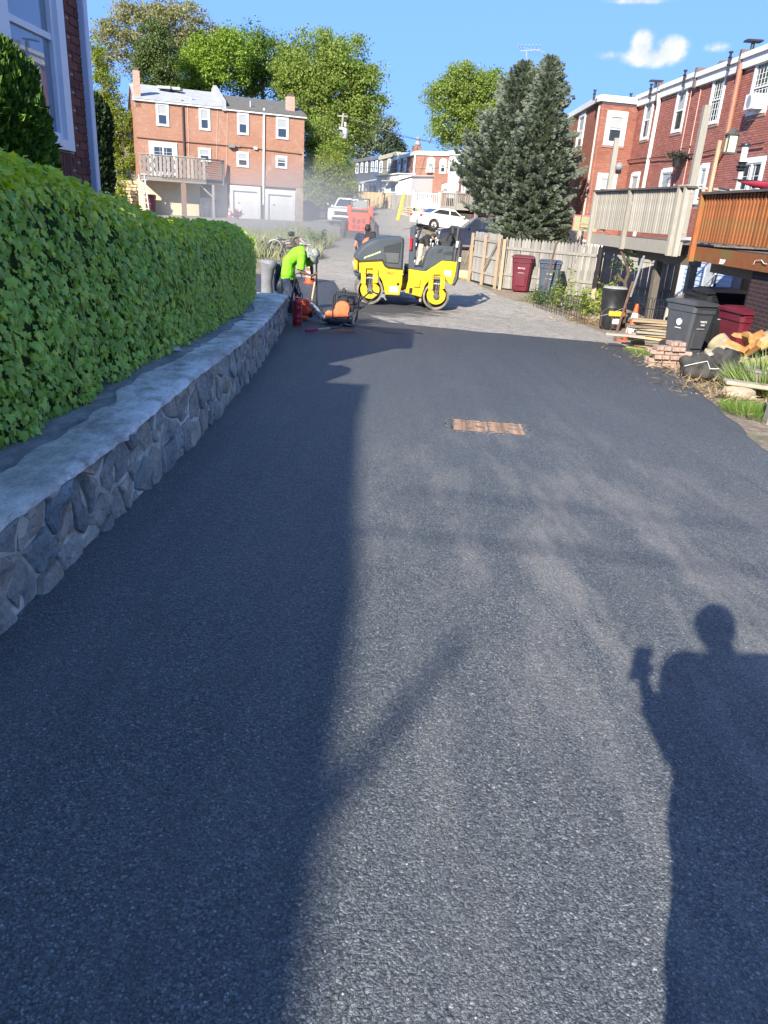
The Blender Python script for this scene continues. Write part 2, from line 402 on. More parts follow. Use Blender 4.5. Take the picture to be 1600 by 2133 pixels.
# ================================================================ setting materials
def asphalt_new():
    m, nt, out = newmat('asphalt_new'); N = NT(nt)
    g = N.n('ShaderNodeNewGeometry').outputs['Position']
    wv = N.n('ShaderNodeTexNoise', {'Vector': g, 'Scale': 85., 'Detail': 3.}).outputs['Color']
    gw = N.n('ShaderNodeVectorMath', {0: g, 1: N.n('ShaderNodeVectorMath', {0: wv, 'Scale': .016}, operation='SCALE').outputs[0]}, operation='ADD').outputs[0]
    v1 = N.n('ShaderNodeTexVoronoi', {'Vector': gw, 'Scale': 150.}); v2 = N.n('ShaderNodeTexVoronoi', {'Vector': gw, 'Scale': 330.})
    ve = N.n('ShaderNodeTexVoronoi', {'Vector': gw, 'Scale': 62.})
    rnd = N.n('ShaderNodeSeparateColor', {0: v1.outputs['Color']}); rnd2 = N.n('ShaderNodeSeparateColor', {0: v2.outputs['Color']})
    big = N.noise(g, 1.1, 5, .6); med = N.noise(g, 9, 4, .6)
    st = N.noise(N.n('ShaderNodeMapping', {'Vector': g, 'Scale': (1.6, .22, 1), 'Rotation': (0, 0, R(9))}).outputs[0], 1.3, 5, .62)
    base = N.ramp(rnd.outputs[0], [(0, (.060, .068, .069)), (.5, (.118, .134, .136)), (.85, (.185, .203, .204)), (.97, (.27, .28, .28)), (1, (.42, .41, .39))])
    base = N.mix(N.mr(rnd2.outputs[1], .9, 1, 0, .55), base, c4((.17, .17, .17)))
    base = N.mix(N.mr(v1.outputs['Distance'], .42, .8, 0, .8), base, c4((.015, .017, .021)))
    base = N.mix(N.mr(st, .52, .74, 0, .2), base, c4((.23, .21, .185)))
    base = N.mix(N.mr(big, .35, .7, 0, .35), base, c4((.085, .098, .102)))
    # sunlight reflected off windows, painted into the colour: pale tan patches, right of centre
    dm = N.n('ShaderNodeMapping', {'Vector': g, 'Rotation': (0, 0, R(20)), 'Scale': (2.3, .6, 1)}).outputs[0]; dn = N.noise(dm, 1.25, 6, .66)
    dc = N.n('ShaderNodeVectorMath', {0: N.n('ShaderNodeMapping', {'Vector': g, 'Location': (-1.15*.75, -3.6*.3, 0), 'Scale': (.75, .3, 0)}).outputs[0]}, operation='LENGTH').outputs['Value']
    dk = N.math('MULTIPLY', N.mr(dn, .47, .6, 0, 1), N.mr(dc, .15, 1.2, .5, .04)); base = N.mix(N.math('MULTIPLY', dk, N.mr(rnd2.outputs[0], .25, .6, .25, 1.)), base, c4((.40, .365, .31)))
    # seam and roller lines across the lane
    rl = N.noise(N.n('ShaderNodeMapping', {'Vector': g, 'Scale': (5, .12, 1)}).outputs[0], 1.0, 4, .6); base = N.mix(N.mr(rl, .5, .72, 0, .35), base, c4((.06, .066, .072)))
    yy_ = N.n('ShaderNodeSeparateXYZ', {0: g}).outputs[1]; fr_ = N.mr(yy_, 5.5, 13.5, 1., .52); base = N.n('ShaderNodeVectorMath', {0: base, 'Scale': fr_}, operation='SCALE').outputs[0]   # the mat gets darker up the lane
    spk = N.noise(g, 34, 3, .7)
    base = N.mix(N.math('MULTIPLY', N.mr(spk, .68, .74, 0, 1), N.mr(big, .45, .6, 0, .35)), base, c4((.3, .28, .24)))
    h = N.math('ADD', N.math('MULTIPLY', N.math('SUBTRACT', 1., v1.outputs['Distance']), 1.), N.math('MULTIPLY', N.math('SUBTRACT', 1., ve.outputs['Distance']), .9))
    h = N.math('ADD', h, N.math('ADD', N.math('MULTIPLY', rnd.outputs[1], .9), N.math('MULTIPLY', N.math('SUBTRACT', 1., v2.outputs['Distance']), .5)))
    b1 = N.n('ShaderNodeBump', {'Height': h, 'Strength': 1., 'Distance': .0042})
    b2 = N.n('ShaderNodeBump', {'Height': med, 'Strength': .25, 'Distance': .02, 'Normal': b1.outputs[0]})
    p = N.n('ShaderNodeBsdfPrincipled', {'Base Color': base, 'Roughness': N.mr(rnd.outputs[2], 0, 1, .42, .72), 'Normal': b2.outputs[0], 'Specular IOR Level': .5})
    nt.links.new(p.outputs[0], out.inputs[0]); MATS['asphalt_new'] = m; return m
def old_road():
    m, nt, out = newmat('old_road'); N = NT(nt)
    g = N.n('ShaderNodeNewGeometry').outputs['Position']
    n1 = N.noise(g, .6, 6, .62); n2 = N.noise(g, 5, 6, .7); n3 = N.noise(g, 26, 4, .75)
    v = N.n('ShaderNodeTexVoronoi', {'Vector': g, 'Scale': 28.})
    
    base = N.ramp(n2, [(.25, (.2, .185, .16)), (.5, (.33, .30, .25)), (.72, (.46, .41, .33))])
    base = N.mix(N.mr(n1, .45, .65, 0, .4), base, c4((.25, .235, .2)))
    base = N.mix(N.mr(n3, .5, .6, 0, .75), base, c4((.12, .11, .095)))
    n4 = N.noise(N.n('ShaderNodeMapping', {'Vector': g, 'Scale': (1, 2.2, 1)}).outputs[0], 2.6, 7, .75); base = N.mix(N.mr(n4, .55, .66, 0, .6), base, c4((.085, .085, .085))); base = N.mix(N.mr(n4, .44, .33, 0, .6), base, c4((.46, .40, .31)))
    base = N.mix(N.mr(v.outputs['Distance'], .0, .35, .3, 0), base, c4((.5, .46, .4)))
    # cracks in the worn surface
    cw = N.n('ShaderNodeTexNoise', {'Vector': g, 'Scale': .9, 'Detail': 5.}).outputs['Color']
    cv = N.n('ShaderNodeVectorMath', {0: g, 1: cw}, operation='ADD').outputs[0]
    ck = N.n('ShaderNodeTexVoronoi', {'Vector': cv, 'Scale': .55}, feature='DISTANCE_TO_EDGE').outputs['Distance']
    base = N.mix(N.mr(ck, .0, .007, .55, 0), base, c4((.05, .05, .05)))
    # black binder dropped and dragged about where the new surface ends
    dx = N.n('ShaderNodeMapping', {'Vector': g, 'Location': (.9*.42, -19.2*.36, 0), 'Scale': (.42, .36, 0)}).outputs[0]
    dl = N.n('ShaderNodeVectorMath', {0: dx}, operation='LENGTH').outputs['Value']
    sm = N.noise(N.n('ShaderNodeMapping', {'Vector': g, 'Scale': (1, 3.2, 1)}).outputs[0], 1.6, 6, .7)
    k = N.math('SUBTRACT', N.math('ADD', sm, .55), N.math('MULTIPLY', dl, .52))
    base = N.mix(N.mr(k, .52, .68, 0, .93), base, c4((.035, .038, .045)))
    h = N.math('ADD', n3, N.math('MULTIPLY', n2, .6))
    bm = N.n('ShaderNodeBump', {'Height': h, 'Strength': .8, 'Distance': .02})
    p = N.n('ShaderNodeBsdfPrincipled', {'Base Color': base, 'Roughness': .9, 'Normal': bm.outputs[0], 'Specular IOR Level': .25})
    nt.links.new(p.outputs[0], out.inputs[0]); MATS['old_road'] = m; return m
def soil():
    m, nt, out = newmat('soil'); N = NT(nt)
    g = N.n('ShaderNodeNewGeometry').outputs['Position']
    n1 = N.noise(g, .9, 6, .6); n2 = N.noise(g, 12, 6, .7); n3 = N.noise(g, 60, 3, .7)
    base = N.ramp(n2, [(.3, (.13, .1, .07)), (.5, (.27, .21, .15)), (.72, (.42, .35, .26))])
    base = N.mix(N.mr(n1, .5, .64, 0, .8), base, c4((.09, .13, .035)))
    base = N.mix(N.mr(n3, .5, .7, 0, .5), base, c4((.07, .06, .045)))
    bm = N.n('ShaderNodeBump', {'Height': n2, 'Strength': .9, 'Distance': .04})
    p = N.n('ShaderNodeBsdfPrincipled', {'Base Color': base, 'Roughness': .95, 'Normal': bm.outputs[0], 'Specular IOR Level': .2})
    nt.links.new(p.outputs[0], out.inputs[0]); MATS['soil'] = m; return m
def stone_mat():
    m, nt, out = newmat('wall_stone'); N = NT(nt)
    g = N.n('ShaderNodeNewGeometry').outputs['Position']; r = N.n('ShaderNodeObjectInfo').outputs['Random']
    c = N.ramp(r, [(0, (.15, .17, .18)), (.2, (.31, .3, .265)), (.36, (.18, .18, .17)), (.52, (.35, .305, .24)), (.66, (.25, .24, .215)), (.8, (.34, .26, .19)), (1, (.22, .23, .225))])
    n1 = N.noise(g, 7, 6, .65); n2 = N.noise(g, 38, 5, .7); n3 = N.noise(g, 3, 5, .7)
    base = N.mix(N.mr(n1, .35, .68), c, N.n('ShaderNodeVectorMath', {0: c, 'Scale': 1.75}, operation='SCALE').outputs[0])
    base = N.mix(N.mr(n2, .48, .7, 0, .6), base, N.n('ShaderNodeVectorMath', {0: c, 'Scale': .42}, operation='SCALE').outputs[0])
    base = N.mix(N.mr(n3, .54, .66, 0, .65), base, c4((.33, .315, .28)))
    h = N.math('ADD', n1, N.math('MULTIPLY', n2, .5))
    bm = N.n('ShaderNodeBump', {'Height': h, 'Strength': 1., 'Distance': .035})
    p = N.n('ShaderNodeBsdfPrincipled', {'Base Color': base, 'Roughness': .82, 'Normal': bm.outputs[0], 'Specular IOR Level': .35})
    nt.links.new(p.outputs[0], out.inputs[0]); MATS['wall_stone'] = m; return m
def cement(name, light=(.64, .61, .54), mid=(.44, .42, .37), dark=(.22, .21, .185), white=(.78, .77, .73), wamt=.85):
    m, nt, out = newmat(name); N = NT(nt)
    g = N.n('ShaderNodeNewGeometry').outputs['Position']
    v = N.n('ShaderNodeMapping', {'Vector': g, 'Scale': (1, .6, 1)}).outputs[0]
    n1 = N.noise(v, 4.6, 9, .78); n2 = N.noise(g, 60, 5, .8); n3 = N.noise(v, 1.1, 4, .6)
    base = N.ramp(n1, [(.32, dark), (.47, mid), (.6, light)])
    base = N.mix(N.mr(N.math('ADD', n3, N.math('MULTIPLY', n1, .6)), .80, .92, 0, wamt), base, c4(white))
    base = N.mix(N.mr(n2, .5, .68, 0, .55), base, c4(dark))
    bm = N.n('ShaderNodeBump', {'Height': N.math('ADD', n1, N.math('MULTIPLY', n2, .5)), 'Strength': .9, 'Distance': .012})
    p = N.n('ShaderNodeBsdfPrincipled', {'Base Color': base, 'Roughness': .88, 'Normal': bm.outputs[0], 'Specular IOR Level': .25})
    nt.links.new(p.outputs[0], out.inputs[0]); MATS[name] = m; return m
asphalt_new(); old_road(); soil(); stone_mat(); cement('cement_cap'); cement('cement_flat', (.34, .34, .33), (.23, .23, .225), (.14, .14, .14), wamt=.1)
cement('mortar', (.58, .54, .45), (.42, .4, .33), (.25, .24, .2), (.7, .69, .64), .6)
white_paint = M('white_paint', (.62, .63, .62), .45, .05, 3, .03)
white_trim = M('white_trim', (.62, .66, .72), .4, .05, 2, .03)
roof_grey = M('roof_grey', (.34, .35, .35), .9, .16, 2, .2, 30); roof_dark = M('roof_dark', (.12, .115, .1), .9, .2, 3, .3, 20)
glass = glassm('window_glass'); glass_sky = glassm('bay_glass', (.15, .19, .25), .02)
curtain = M('curtain', (.62, .63, .62), .9, .12, 3, .2, 12, stretch=(1, 6, .2)); blind = M('blind', (.3, .32, .32), .8, .06, 3)
black_plastic = M('black_plastic', (.018, .019, .021), .42, .2, 8, .1); black_metal = M('black_metal', (.02, .02, .022), .45, .2, 10, .1)
rubber = M('rubber', (.022, .022, .023), .8, .2, 12, .3)
steel = M('steel', (.42, .41, .38), .42, .2, 6, .1, metal=.8); rust = M('rust', (.16, .09, .06), .8, .35, 14, .4)
dark_void = M('dark_void', (.012, .012, .013), .9, .1)
gal = M('galvanised', (.42, .43, .44), .5, .15, 8, .1, metal=.5)
grass_leaf = leafm('grass_leaf', (.06, .11, .02), (.11, .18, .035), (.2, .25, .07), .35)
wd_grey = wood('wood_grey', (.23, .215, .185), (.36, .335, .29)); wd_tan = wood('wood_tan', (.3, .21, .13), (.42, .31, .2))
wd_orange = wood('wood_orange', (.21, .07, .025), (.34, .12, .038), green=(.13, .14, .04)); wd_pale = wood('wood_pale', (.29, .265, .215), (.40, .375, .315)); wd_new = wood('wood_new', (.5, .35, .17), (.62, .46, .26)); wd_dark = wood('wood_dark', (.11, .095, .075), (.19, .165, .13))
wd_deck2 = wood('wood_deck_far', (.2, .18, .16), (.38, .35, .31))

# ================================================================ ground, road, asphalt
def sheet(name, xs, ys, fz, mat, kind='structure', smooth=True):
    nx, ny = len(xs), len(ys); v = [(x, y, fz(x, y)) for y in ys for x in xs]
    f = [(j*nx+i, j*nx+i+1, (j+1)*nx+i+1, (j+1)*nx+i) for j in range(ny-1) for i in range(nx-1)]
    me = D.meshes.new(name); me.from_pydata(v, [], f); me.materials.append(mat)
    if smooth: me.polygons.foreach_set('use_smooth', [True]*len(f))
    o = link(name, me); tag(o, kind=kind); return o
def gspace(a, b, n, p=1.): return [a+(b-a)*(i/(n-1))**p for i in range(n)]
xs = [-400, -200, -90, -50, -32]+[-24+.6*i for i in range(81)]+[32, 50, 90, 200, 400]
ys = [-60, -20, -5, 0]+[1+.6*i for i in range(150)]+[95, 110, 140, 200, 300, 500, 900]
tag(sheet('ground', xs, ys, lambda x, y: gz(x, y)-.012+(mnoise.noise((x*.7, y*.7, 3))*.02 if abs(x) < 24 else 0), MATS['soil']), 'bare soil and patchy grass beside the alley', None)
def curve(pts):
    def f(y):
        if y <= pts[0][0]: return pts[0][1]
        for (a, b), (c, d) in zip(pts, pts[1:]):
            if y <= c: return b+(d-b)*(y-a)/(c-a)
        return pts[-1][1]
    return f
gp = lambda px, py: ground(px, py)
# right edge of the new asphalt, then of the old road (from the picture)
eR = sorted([(-12, 3.1), (0, 3.1)]+[(gp(*p).y, gp(*p).x) for p in ((1600, 942), (1520, 868), (1430, 790), (1350, 740), (1280, 712))])
rightA = curve(eR)
eO = sorted([(gp(*p).y, gp(*p).x) for p in ((1285, 706), (1200, 668), (1120, 640), (1040, 618), (965, 578), (940, 545))]+[(-12, 3.0), (10, 4.1), (34, 1.9), (40, 1.4), (48, 1.2), (58, .9), (70, .6), (90, .5)])
rightO = curve(eO)
leftO = curve([(-12, -2.6), (14, -2.6), (15.6, -4.6), (24, -4.6), (27, -3.3), (40, -3.2), (44, -4.4), (47, -16), (60, -16), (61, -5), (90, -5)])
tys = [-10+1*i for i in range(10)]+[.25*i for i in range(120)]+[30+.5*i for i in range(110)]
def strip(name, ys, L, Rr, n, off, mat, label):
    v = []; f = []; m = n+1
    for y in ys:
        l, r = L(y), Rr(y)
        for i in range(m): x = lerp(l, r, i/n); v.append((x, y, gz(x, y)+off))
    for j in range(len(ys)-1):
        for i in range(n): f.append((j*m+i, j*m+i+1, (j+1)*m+i+1, (j+1)*m+i))
    me = D.meshes.new(name); me.from_pydata(v, [], f); me.materials.append(mat); me.polygons.foreach_set('use_smooth', [True]*len(f))
    return tag(link(name, me), label, None, kind='structure')
strip('old_road', [y for y in tys if y > 12], leftO, rightO, 40, .012, MATS['old_road'], 'worn grey-brown old road surface beyond the new asphalt')
# new asphalt: a mat some 4 cm thick whose far edge steps round the roller
farY = curve([(-4.6, 24.6), (-2.6, 24.6), (-1.25, 23.9), (-.95, 21.5), (-.6, 18.6), (-.1, 16.9), (.35, 15.95), (1.7, 15.6), (4.5, 15.25)])
def asph():
    leftA = curve([(-12, -1.9), (14.4, -2.3), (15.5, -4.5), (30, -4.5)])
    v = []; f = []; nx = 90; ny = 170
    for i in range(nx+1):
        s = i/nx
        for j in range(ny+1):
            t = j/ny
            y = -10+(t/.08)*10 if t < .08 else ((t-.08)/.92)**1.25
            if t >= .08:
                x0 = lerp(leftA(15), rightA(15), s); yy = farY(x0)
                yy += .10*mnoise.noise((x0*2.3, 4, 0))+.05*mnoise.noise((x0*9, 8, 0)); y = y*yy
            x = lerp(leftA(y), rightA(y), s)
            if i == nx: x += .05*mnoise.noise((y*1.7, 2, 0))+.02*mnoise.noise((y*7, 2, 0))
            e = .034+.006*mnoise.noise((x*.8, y*.5, 1))
            if i == nx or j == ny: e = -.01
            if i == nx-1: x = lerp(leftA(y), rightA(y), 1)-.07+.05*mnoise.noise((y*1.7, 2, 0))
            v.append((x, y, gz(x, y)+e))
    m = ny+1
    for i in range(nx):
        for j in range(ny): f.append((i*m+j, (i+1)*m+j, (i+1)*m+j+1, i*m+j+1))
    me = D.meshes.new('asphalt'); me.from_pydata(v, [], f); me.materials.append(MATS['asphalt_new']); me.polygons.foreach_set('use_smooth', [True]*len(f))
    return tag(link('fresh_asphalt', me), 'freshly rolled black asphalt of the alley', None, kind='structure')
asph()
def seam():
    pts = []; y = 4.6
    while y < 14.4: x = rightA(y)-.62+.07*mnoise.noise((y*1.1, 6, 0))+.03*mnoise.noise((y*6, 6, 0)); pts.append((x, y, gz(x, y)+.033)); y += .09
    tag(MB().tube(pts, [(.03, .006+.004*mnoise.noise((p[1]*5, 1, 1))) for p in pts], 6, flat=(1, 0, 0)).build('asphalt_seam', MATS['asphalt_new'], None, True), 'rough seam along the right edge of the new asphalt', None, kind='structure')
seam()
def gA(x, y): return gz(x, y)+.034
# loose chippings lying on the new surface
def chips():
    tv = [(-1, -.7, 0), (.9, -.8, 0), (1, .6, 0), (-.6, .9, 0), (-.2, .1, .8), (.3, -.2, .9)]
    tf = [(0, 1, 5, 4), (1, 2, 5), (2, 3, 4, 5), (3, 0, 4)]
    n = 3400; y = .8+rng.random(n)**1.6*7; x = rng.uniform(-1.4, 2.9, n)
    q = rng.random((n, 3, 1)); 
    a = rng.random(n)*6.28; ca, sa = np.cos(a), np.sin(a); z = np.zeros(n); o = np.ones(n)
    rots = np.stack([np.stack([ca, -sa, z], 1), np.stack([sa, ca, z], 1), np.stack([z, z, o], 1)], 1)
    locs = np.array([(a_, b_, gA(a_, b_)+.001) for a_, b_ in zip(x, y)])
    mi = (rng.random(n) < .14).astype(int)
    o = scatter('chippings', tv, tf, locs, [M('chip_dark', (.06, .066, .075), .5, .3, 40), M('chip_pale', (.4, .38, .34), .7, .2, 40)], rots, rng.uniform(.0014, .0034, n), midx=mi)
    tag(o, 'loose chippings on the fresh asphalt', 'gravel', kind='stuff')
chips()

# ================================================================ drain grate in the asphalt
def drain():
    cs = [ground(*p) for p in ((930, 886), (1085, 893), (1097, 915), (950, 908))]
    c = sum(cs, Vector())/4; c.z = gA(c.x, c.y)
    t = thing('drain_grate', 'rusty rectangular storm drain grate set into the fresh asphalt', 'drain', c)
    W, L_ = .66, .42; rz = Matrix.Rotation(R(-3), 3, 'Z')
    gm = M('grate_rust', (.17, .095, .06), .8, .5, 22, .5, col2=(.34, .22, .15)); pit = dark_void
    f = MB(); 
    for sx in (-1, 1): f.cbox(c+rz@Vector((sx*(W/2), 0, .0)), (.035, L_, .03), .004, rz)
    for sy in (-1, 1): f.cbox(c+rz@Vector((0, sy*(L_/2-.0175), .0)), (W-.04, .035, .029), .004, rz)
    f.build('frame', M('grate_frame', (.07, .055, .05), .8, .4, 20, .4), t)
    MB().box(c+rz@Vector((0, 0, -.005)), (W-.04, L_-.075, .01), rz).build('pit', pit, t)
    n = 11
    me = None
    for i in range(n):
        y = -L_/2+.045+(L_-.09)*i/(n-1)
        for sx, ln in ((-1, .3), (1, .3)):
            o = link('bar', me, t) if me else MB().cbox(c, (.298, .017, .02), .003, rz).build('bar', gm, t)
            me = o.data; o.location = (rz@Vector((sx*.153, y, .006)))
    sm_ = MB()
    for k in range(46):
        s_ = k/46*4; e = (s_ % 1)-.5; px_, py_ = ((e*W, -L_/2) if s_ < 1 else (W/2, e*L_) if s_ < 2 else (-e*W, L_/2) if s_ < 3 else (-W/2, -e*L_))
        r_ = random.uniform(.012, .034); sm_.ball(c+rz@Vector((px_+random.uniform(-.012, .012), py_+random.uniform(-.012, .012), .006)), (r_*1.5, r_, .013), 7, 5)
    for k in range(44): r_ = random.uniform(.008, .03); sm_.ball(c+rz@Vector((random.uniform(-.3, .3), random.uniform(-.2, .2), .004)), (r_*1.7, r_*.7, .015), 7, 5)
    tag(sm_.build('asphalt_smear', MATS['asphalt_new'], t, True), kind='stuff')
    b = MB()
    for i in range(5): b.cbox(c+rz@Vector((-.26+.13*i, 0, .004)), (.014, L_-.08, .018), .002, rz)
    b.build('cross_bars', gm, t)
drain()

# ================================================================ stone retaining wall
wx = curve([(-3, -1.45), (5.5, -1.42), (7, -1.5), (9.5, -1.68), (12, -1.9), (14.6, -2.13), (16, -2.2)])
WTOP = curve([(-3, .46), (2.6, .45), (3.6, .42), (5.4, .44), (6.8, .36), (8.3, .27), (11, .12), (14.7, -.03), (16, -.05)])
WY0, WY1 = -2.0, 14.9
def stone_wall():
    t = thing('stone_wall', 'low rubble stone retaining wall with a cracked cement top along the alley', 'wall', (wx(3), 3, gz(-1.45, 3)))
    # mortar body just behind the stone faces
    v = []; f = []; ny = 160
    for j in range(ny+1):
        y = lerp(WY0, WY1, j/ny); x = wx(y); zb = gz(x, y)-.1; zt = WTOP(y)-.012
        for k in range(7):
            z = lerp(zb, zt, k/6); o = .014*mnoise.noise((y*5, z*6, 2))+.006*mnoise.noise((y*19, z*19, 2))
            v.append((x-.002+o, y, z))
        v.append((x-.9, y, zt)); v.append((x-.9, y, zb))
    for j in range(ny):
        for k in range(8): f.append((j*9+k, j*9+k+1, (j+1)*9+k+1, (j+1)*9+k))
    f.append([ny*9+k for k in range(9)]); f.append([k for k in range(9)][::-1])
    mb = MB(); mb.add(v, f); mb.build('mortar', MATS['mortar'], t, True)
    # stones: irregular cells, each its own block with a rough proud face
    seeds = []
    while len(seeds) < 232 and len(seeds) >= 0:
        for _ in range(4000):
            y = random.uniform(WY0-.2, WY1+.2); h = random.random(); dm = random.choice((.11, .14, .2, .27))
            if all(math.hypot(y-a, (h-b)*.46*1.15) > dm for a, b in seeds): seeds.append((y, h)); break
        else: break
    def clip(poly, px_, py_, nx_, ny_):
        out = []
        for i in range(len(poly)):
            a, b = poly[i], poly[(i+1) % len(poly)]
            da = (a[0]-px_)*nx_+(a[1]-py_)*ny_; db = (b[0]-px_)*nx_+(b[1]-py_)*ny_
            if da <= 0: out.append(a)
            if (da < 0 < db) or (db < 0 < da):
                q = da/(da-db); out.append((a[0]+(b[0]-a[0])*q, a[1]+(b[1]-a[1])*q))
        return out
    def hgt(y): return WTOP(y)-.02-(gz(wx(y), y)-.03)
    S = [(y, h*hgt(y)) for y, h in seeds]
    for (sy, sz_) in S:
        H_ = hgt(sy); poly = [(sy-.5, -.02), (sy+.5, -.02), (sy+.5, H_+.0), (sy-.5, H_+.0)]
        for (ty, tz) in S:
            if (ty, tz) == (sy, sz_) or abs(ty-sy) > .9: continue
            dx, dz = ty-sy, tz-sz_; l = math.hypot(dx, dz*1.3)
            poly = clip(poly, sy+dx/2, sz_+dz/2, dx, dz*1.2)
            if len(poly) < 3: break
        if len(poly) < 3: continue
        poly = [(max(WY0+.01, min(WY1-.01, a)), b) for a, b in poly]
        area = abs(sum(poly[i][0]*poly[(i+1) % len(poly)][1]-poly[(i+1) % len(poly)][0]*poly[i][1] for i in range(len(poly))))/2
        if area < .004: continue
        # subdivide and roughen the outline
        P2 = []
        for i in range(len(poly)):
            a, b = poly[i], poly[(i+1) % len(poly)]; L_ = math.hypot(b[0]-a[0], b[1]-a[1]); n = max(1, int(L_/.055))
            for k in range(n):
                P2.append((lerp(a[0], b[0], k/n), lerp(a[1], b[1], k/n)))
        cxm = sum(p[0] for p in P2)/len(P2); czm = sum(p[1] for p in P2)/len(P2); sd_ = random.random()*50
        gap = random.uniform(.006, .022); rad = math.sqrt(area)
        def ring(g_, o_, tilt):
            r_ = []
            for (a, b) in P2:
                dx, dz = a-cxm, b-czm; l = math.hypot(dx, dz)+1e-6; k = max(.1, 1-(g_+.012*mnoise.noise((a*14, b*14, sd_)))/l)
                k2 = k
                yy, zz = cxm+dx*k2, czm+dz*k2
                o = o_+(.014*mnoise.noise((yy*9, zz*9, sd_+3))+.008*mnoise.noise((yy*27, zz*27, sd_)))*(1 if o_ > 0 else 0)+tilt[0]*dx*(o_ > .005)+tilt[1]*dz*(o_ > .005)
                r_.append(Vector((wx(yy)+o, yy, gz(wx(yy), yy)-.03+zz)))
            return r_
        dpt = random.uniform(.002, .03); ti = (random.uniform(-.09, .09), random.uniform(-.08, .08)); n = len(P2)
        vs = ring(gap, -.03, (0, 0))+ring(gap+.003, dpt*.45, ti)+ring(gap+.016, dpt*.9, ti)+ring(gap+rad*.24, dpt*1.15, ti)
        vs += ring(gap+rad*.42, dpt*1.2, ti)
        vs.append(Vector((wx(cxm)+dpt*1.1, cxm, gz(wx(cxm), cxm)-.03+czm)))
        fs = []
        for r_ in range(4): fs += [(r_*n+i, r_*n+(i+1) % n, (r_+1)*n+(i+1) % n, (r_+1)*n+i) for i in range(n)]
        fs += [(4*n+i, 4*n+(i+1) % n, 5*n) for i in range(n)]
        MB().add(vs, fs).build('stone', MATS['wall_stone'], t, 28)
    # far end face stones
    for k in range(6):
        z0 = gz(-2.4, WY1)+.02+(k // 2)*.17; x0 = wx(WY1)-.28-.3*(k % 2)
        MB().cbox((x0+.14, WY1+.005, z0+.08), (.27, .05, .15), .02).build('stone', MATS['wall_stone'], t, 50)
    # cement cap: ragged band with a broken lip over the face
    v = []; f = []; ny = 520; cols = [-.06, -.03, 0, .02, .05, .1, .17, .25, .33, .4, .42]
    for j in range(ny+1):
        y = lerp(WY0, WY1+.02, j/ny)
        w1 = .30+.09*mnoise.noise((y*.9, 5, 0))+.05*mnoise.noise((y*4, 5, 0))
        if y > 11: w1 = lerp(w1, .62, sstep(11, 14, y))
        lip = .03+.035*mnoise.noise((y*2.2, 7, 0))+.03*mnoise.noise((y*9, 7, 0))+.014*mnoise.noise((y*31, 7, 0)); rag = .012*mnoise.noise((y*6, 9, 0))+.007*mnoise.noise((y*21, 9, 0))
        X = wx(y)+.026+rag+.008*mnoise.noise((y*45, 3, 0)); Z = WTOP(y)
        row = [(X-.022, Z-lip-.01), (X-.002, Z-lip), (X+.004, Z-.028), (X-.006, Z-.008), (X-.03, Z+.003)]
        for q in (.2, .4, .6, .8, .96): row.append((X-.03-(w1-.03)*q, Z+.006+.006*mnoise.noise((y*5, q*4, 1))+.003*mnoise.noise((y*22, q*20, 1))))
        row.append((X-w1-.005, Z-.012))
        v += [(a, y, b) for a, b in row]
    m = 11
    for j in range(ny):
        for k in range(m-1): f.append((j*m+k, j*m+k+1, (j+1)*m+k+1, (j+1)*m+k))
    MB().add(v, f).build('cement_cap', MATS['cement_cap'], t, True)
    v = []; f = []
    for j in range(161):
        y = lerp(WY0, WY1, j/160); v += [(wx(y)-.1, y, WTOP(y)-.006), (wx(y)-1.2, y, WTOP(y)-.006)]
        if j: f.append((2*j-2, 2*j-1, 2*j+1, 2*j))
    MB().add(v, f).build('cement_bed', MATS['cement_flat'], t, True)
    # a loose broken flake of cement on top
    y = 6.35
    o = MB().cbox((wx(y)-.40, y, WTOP(y)+.02), (.09, .17, .02), .006, Matrix.Rotation(.4, 3, 'Z')).build('cement_flake', MATS['cement_cap'], None, True, org=(wx(y)-.40, y, WTOP(y)))
    tag(o, 'loose flake of cement lying on the stone wall beside the ivy', 'rubble')
stone_wall()
# raised yard behind the wall
def yard():
    v = []; f = []
    ysl = [WY0+(WY1+.0-WY0)*j/40 for j in range(41)]
    for j, y in enumerate(ysl):
        z = WTOP(y)-.02+.0*y
        zz = lerp(z, .5, .5)
        v += [(wx(y)-.9, y, z), (-4, y, zz), (-14, y, .6), (-14, y, -2)]
        if j: f += [(4*j-4+k, 4*j-3+k, 4*j+1+k, 4*j+k) for k in range(3)]
    MB().add(v, f).build('raised_yard', MATS['soil'], None, True).__setitem__('kind', 'structure')
yard()
# ================================================================ ivy hedge
ivy_m = leafm('ivy_leaf', (.2, .34, .06), (.33, .51, .08), (.5, .66, .13), .4, .4, (1.5, 1.5, .4), .45)
ivy_new_sunlit = leafm('ivy_new_growth_sunlit', (.36, .50, .03), (.52, .61, .055), (.64, .69, .1), .42, .4, (1.4, 1.4, .4), .45)  # young top leaves, their colour brightened to stand in for sunlight
IVY = [(0, 0), (.14, -.1), (.5, .02), (.36, .26), (.52, .56), (.24, .58), (0, 1.02), (-.24, .58), (-.52, .56), (-.36, .26), (-.5, .02), (-.14, -.1)]
ivy_tv = [(0, .34, .05)]+[(x, y, -.13*abs(x)-.06*y*y) for x, y in IVY]
ivy_tf = [(0, 1+i, 1+(i+1) % 12) for i in range(12)]
HT = curve([(0, 1.9), (3.4, 1.8), (4.3, 1.70), (5.6, 1.53), (6.8, 1.40), (8.5, 1.33), (10.5, 1.29), (12.4, 1.19), (14, 1.02)])   # hedge top
def hx(y): return wx(y)-.47-.10*sstep(11, 14, y)                                      # hedge face
HY0, HY1, HW = 1.2, 13.9, .46
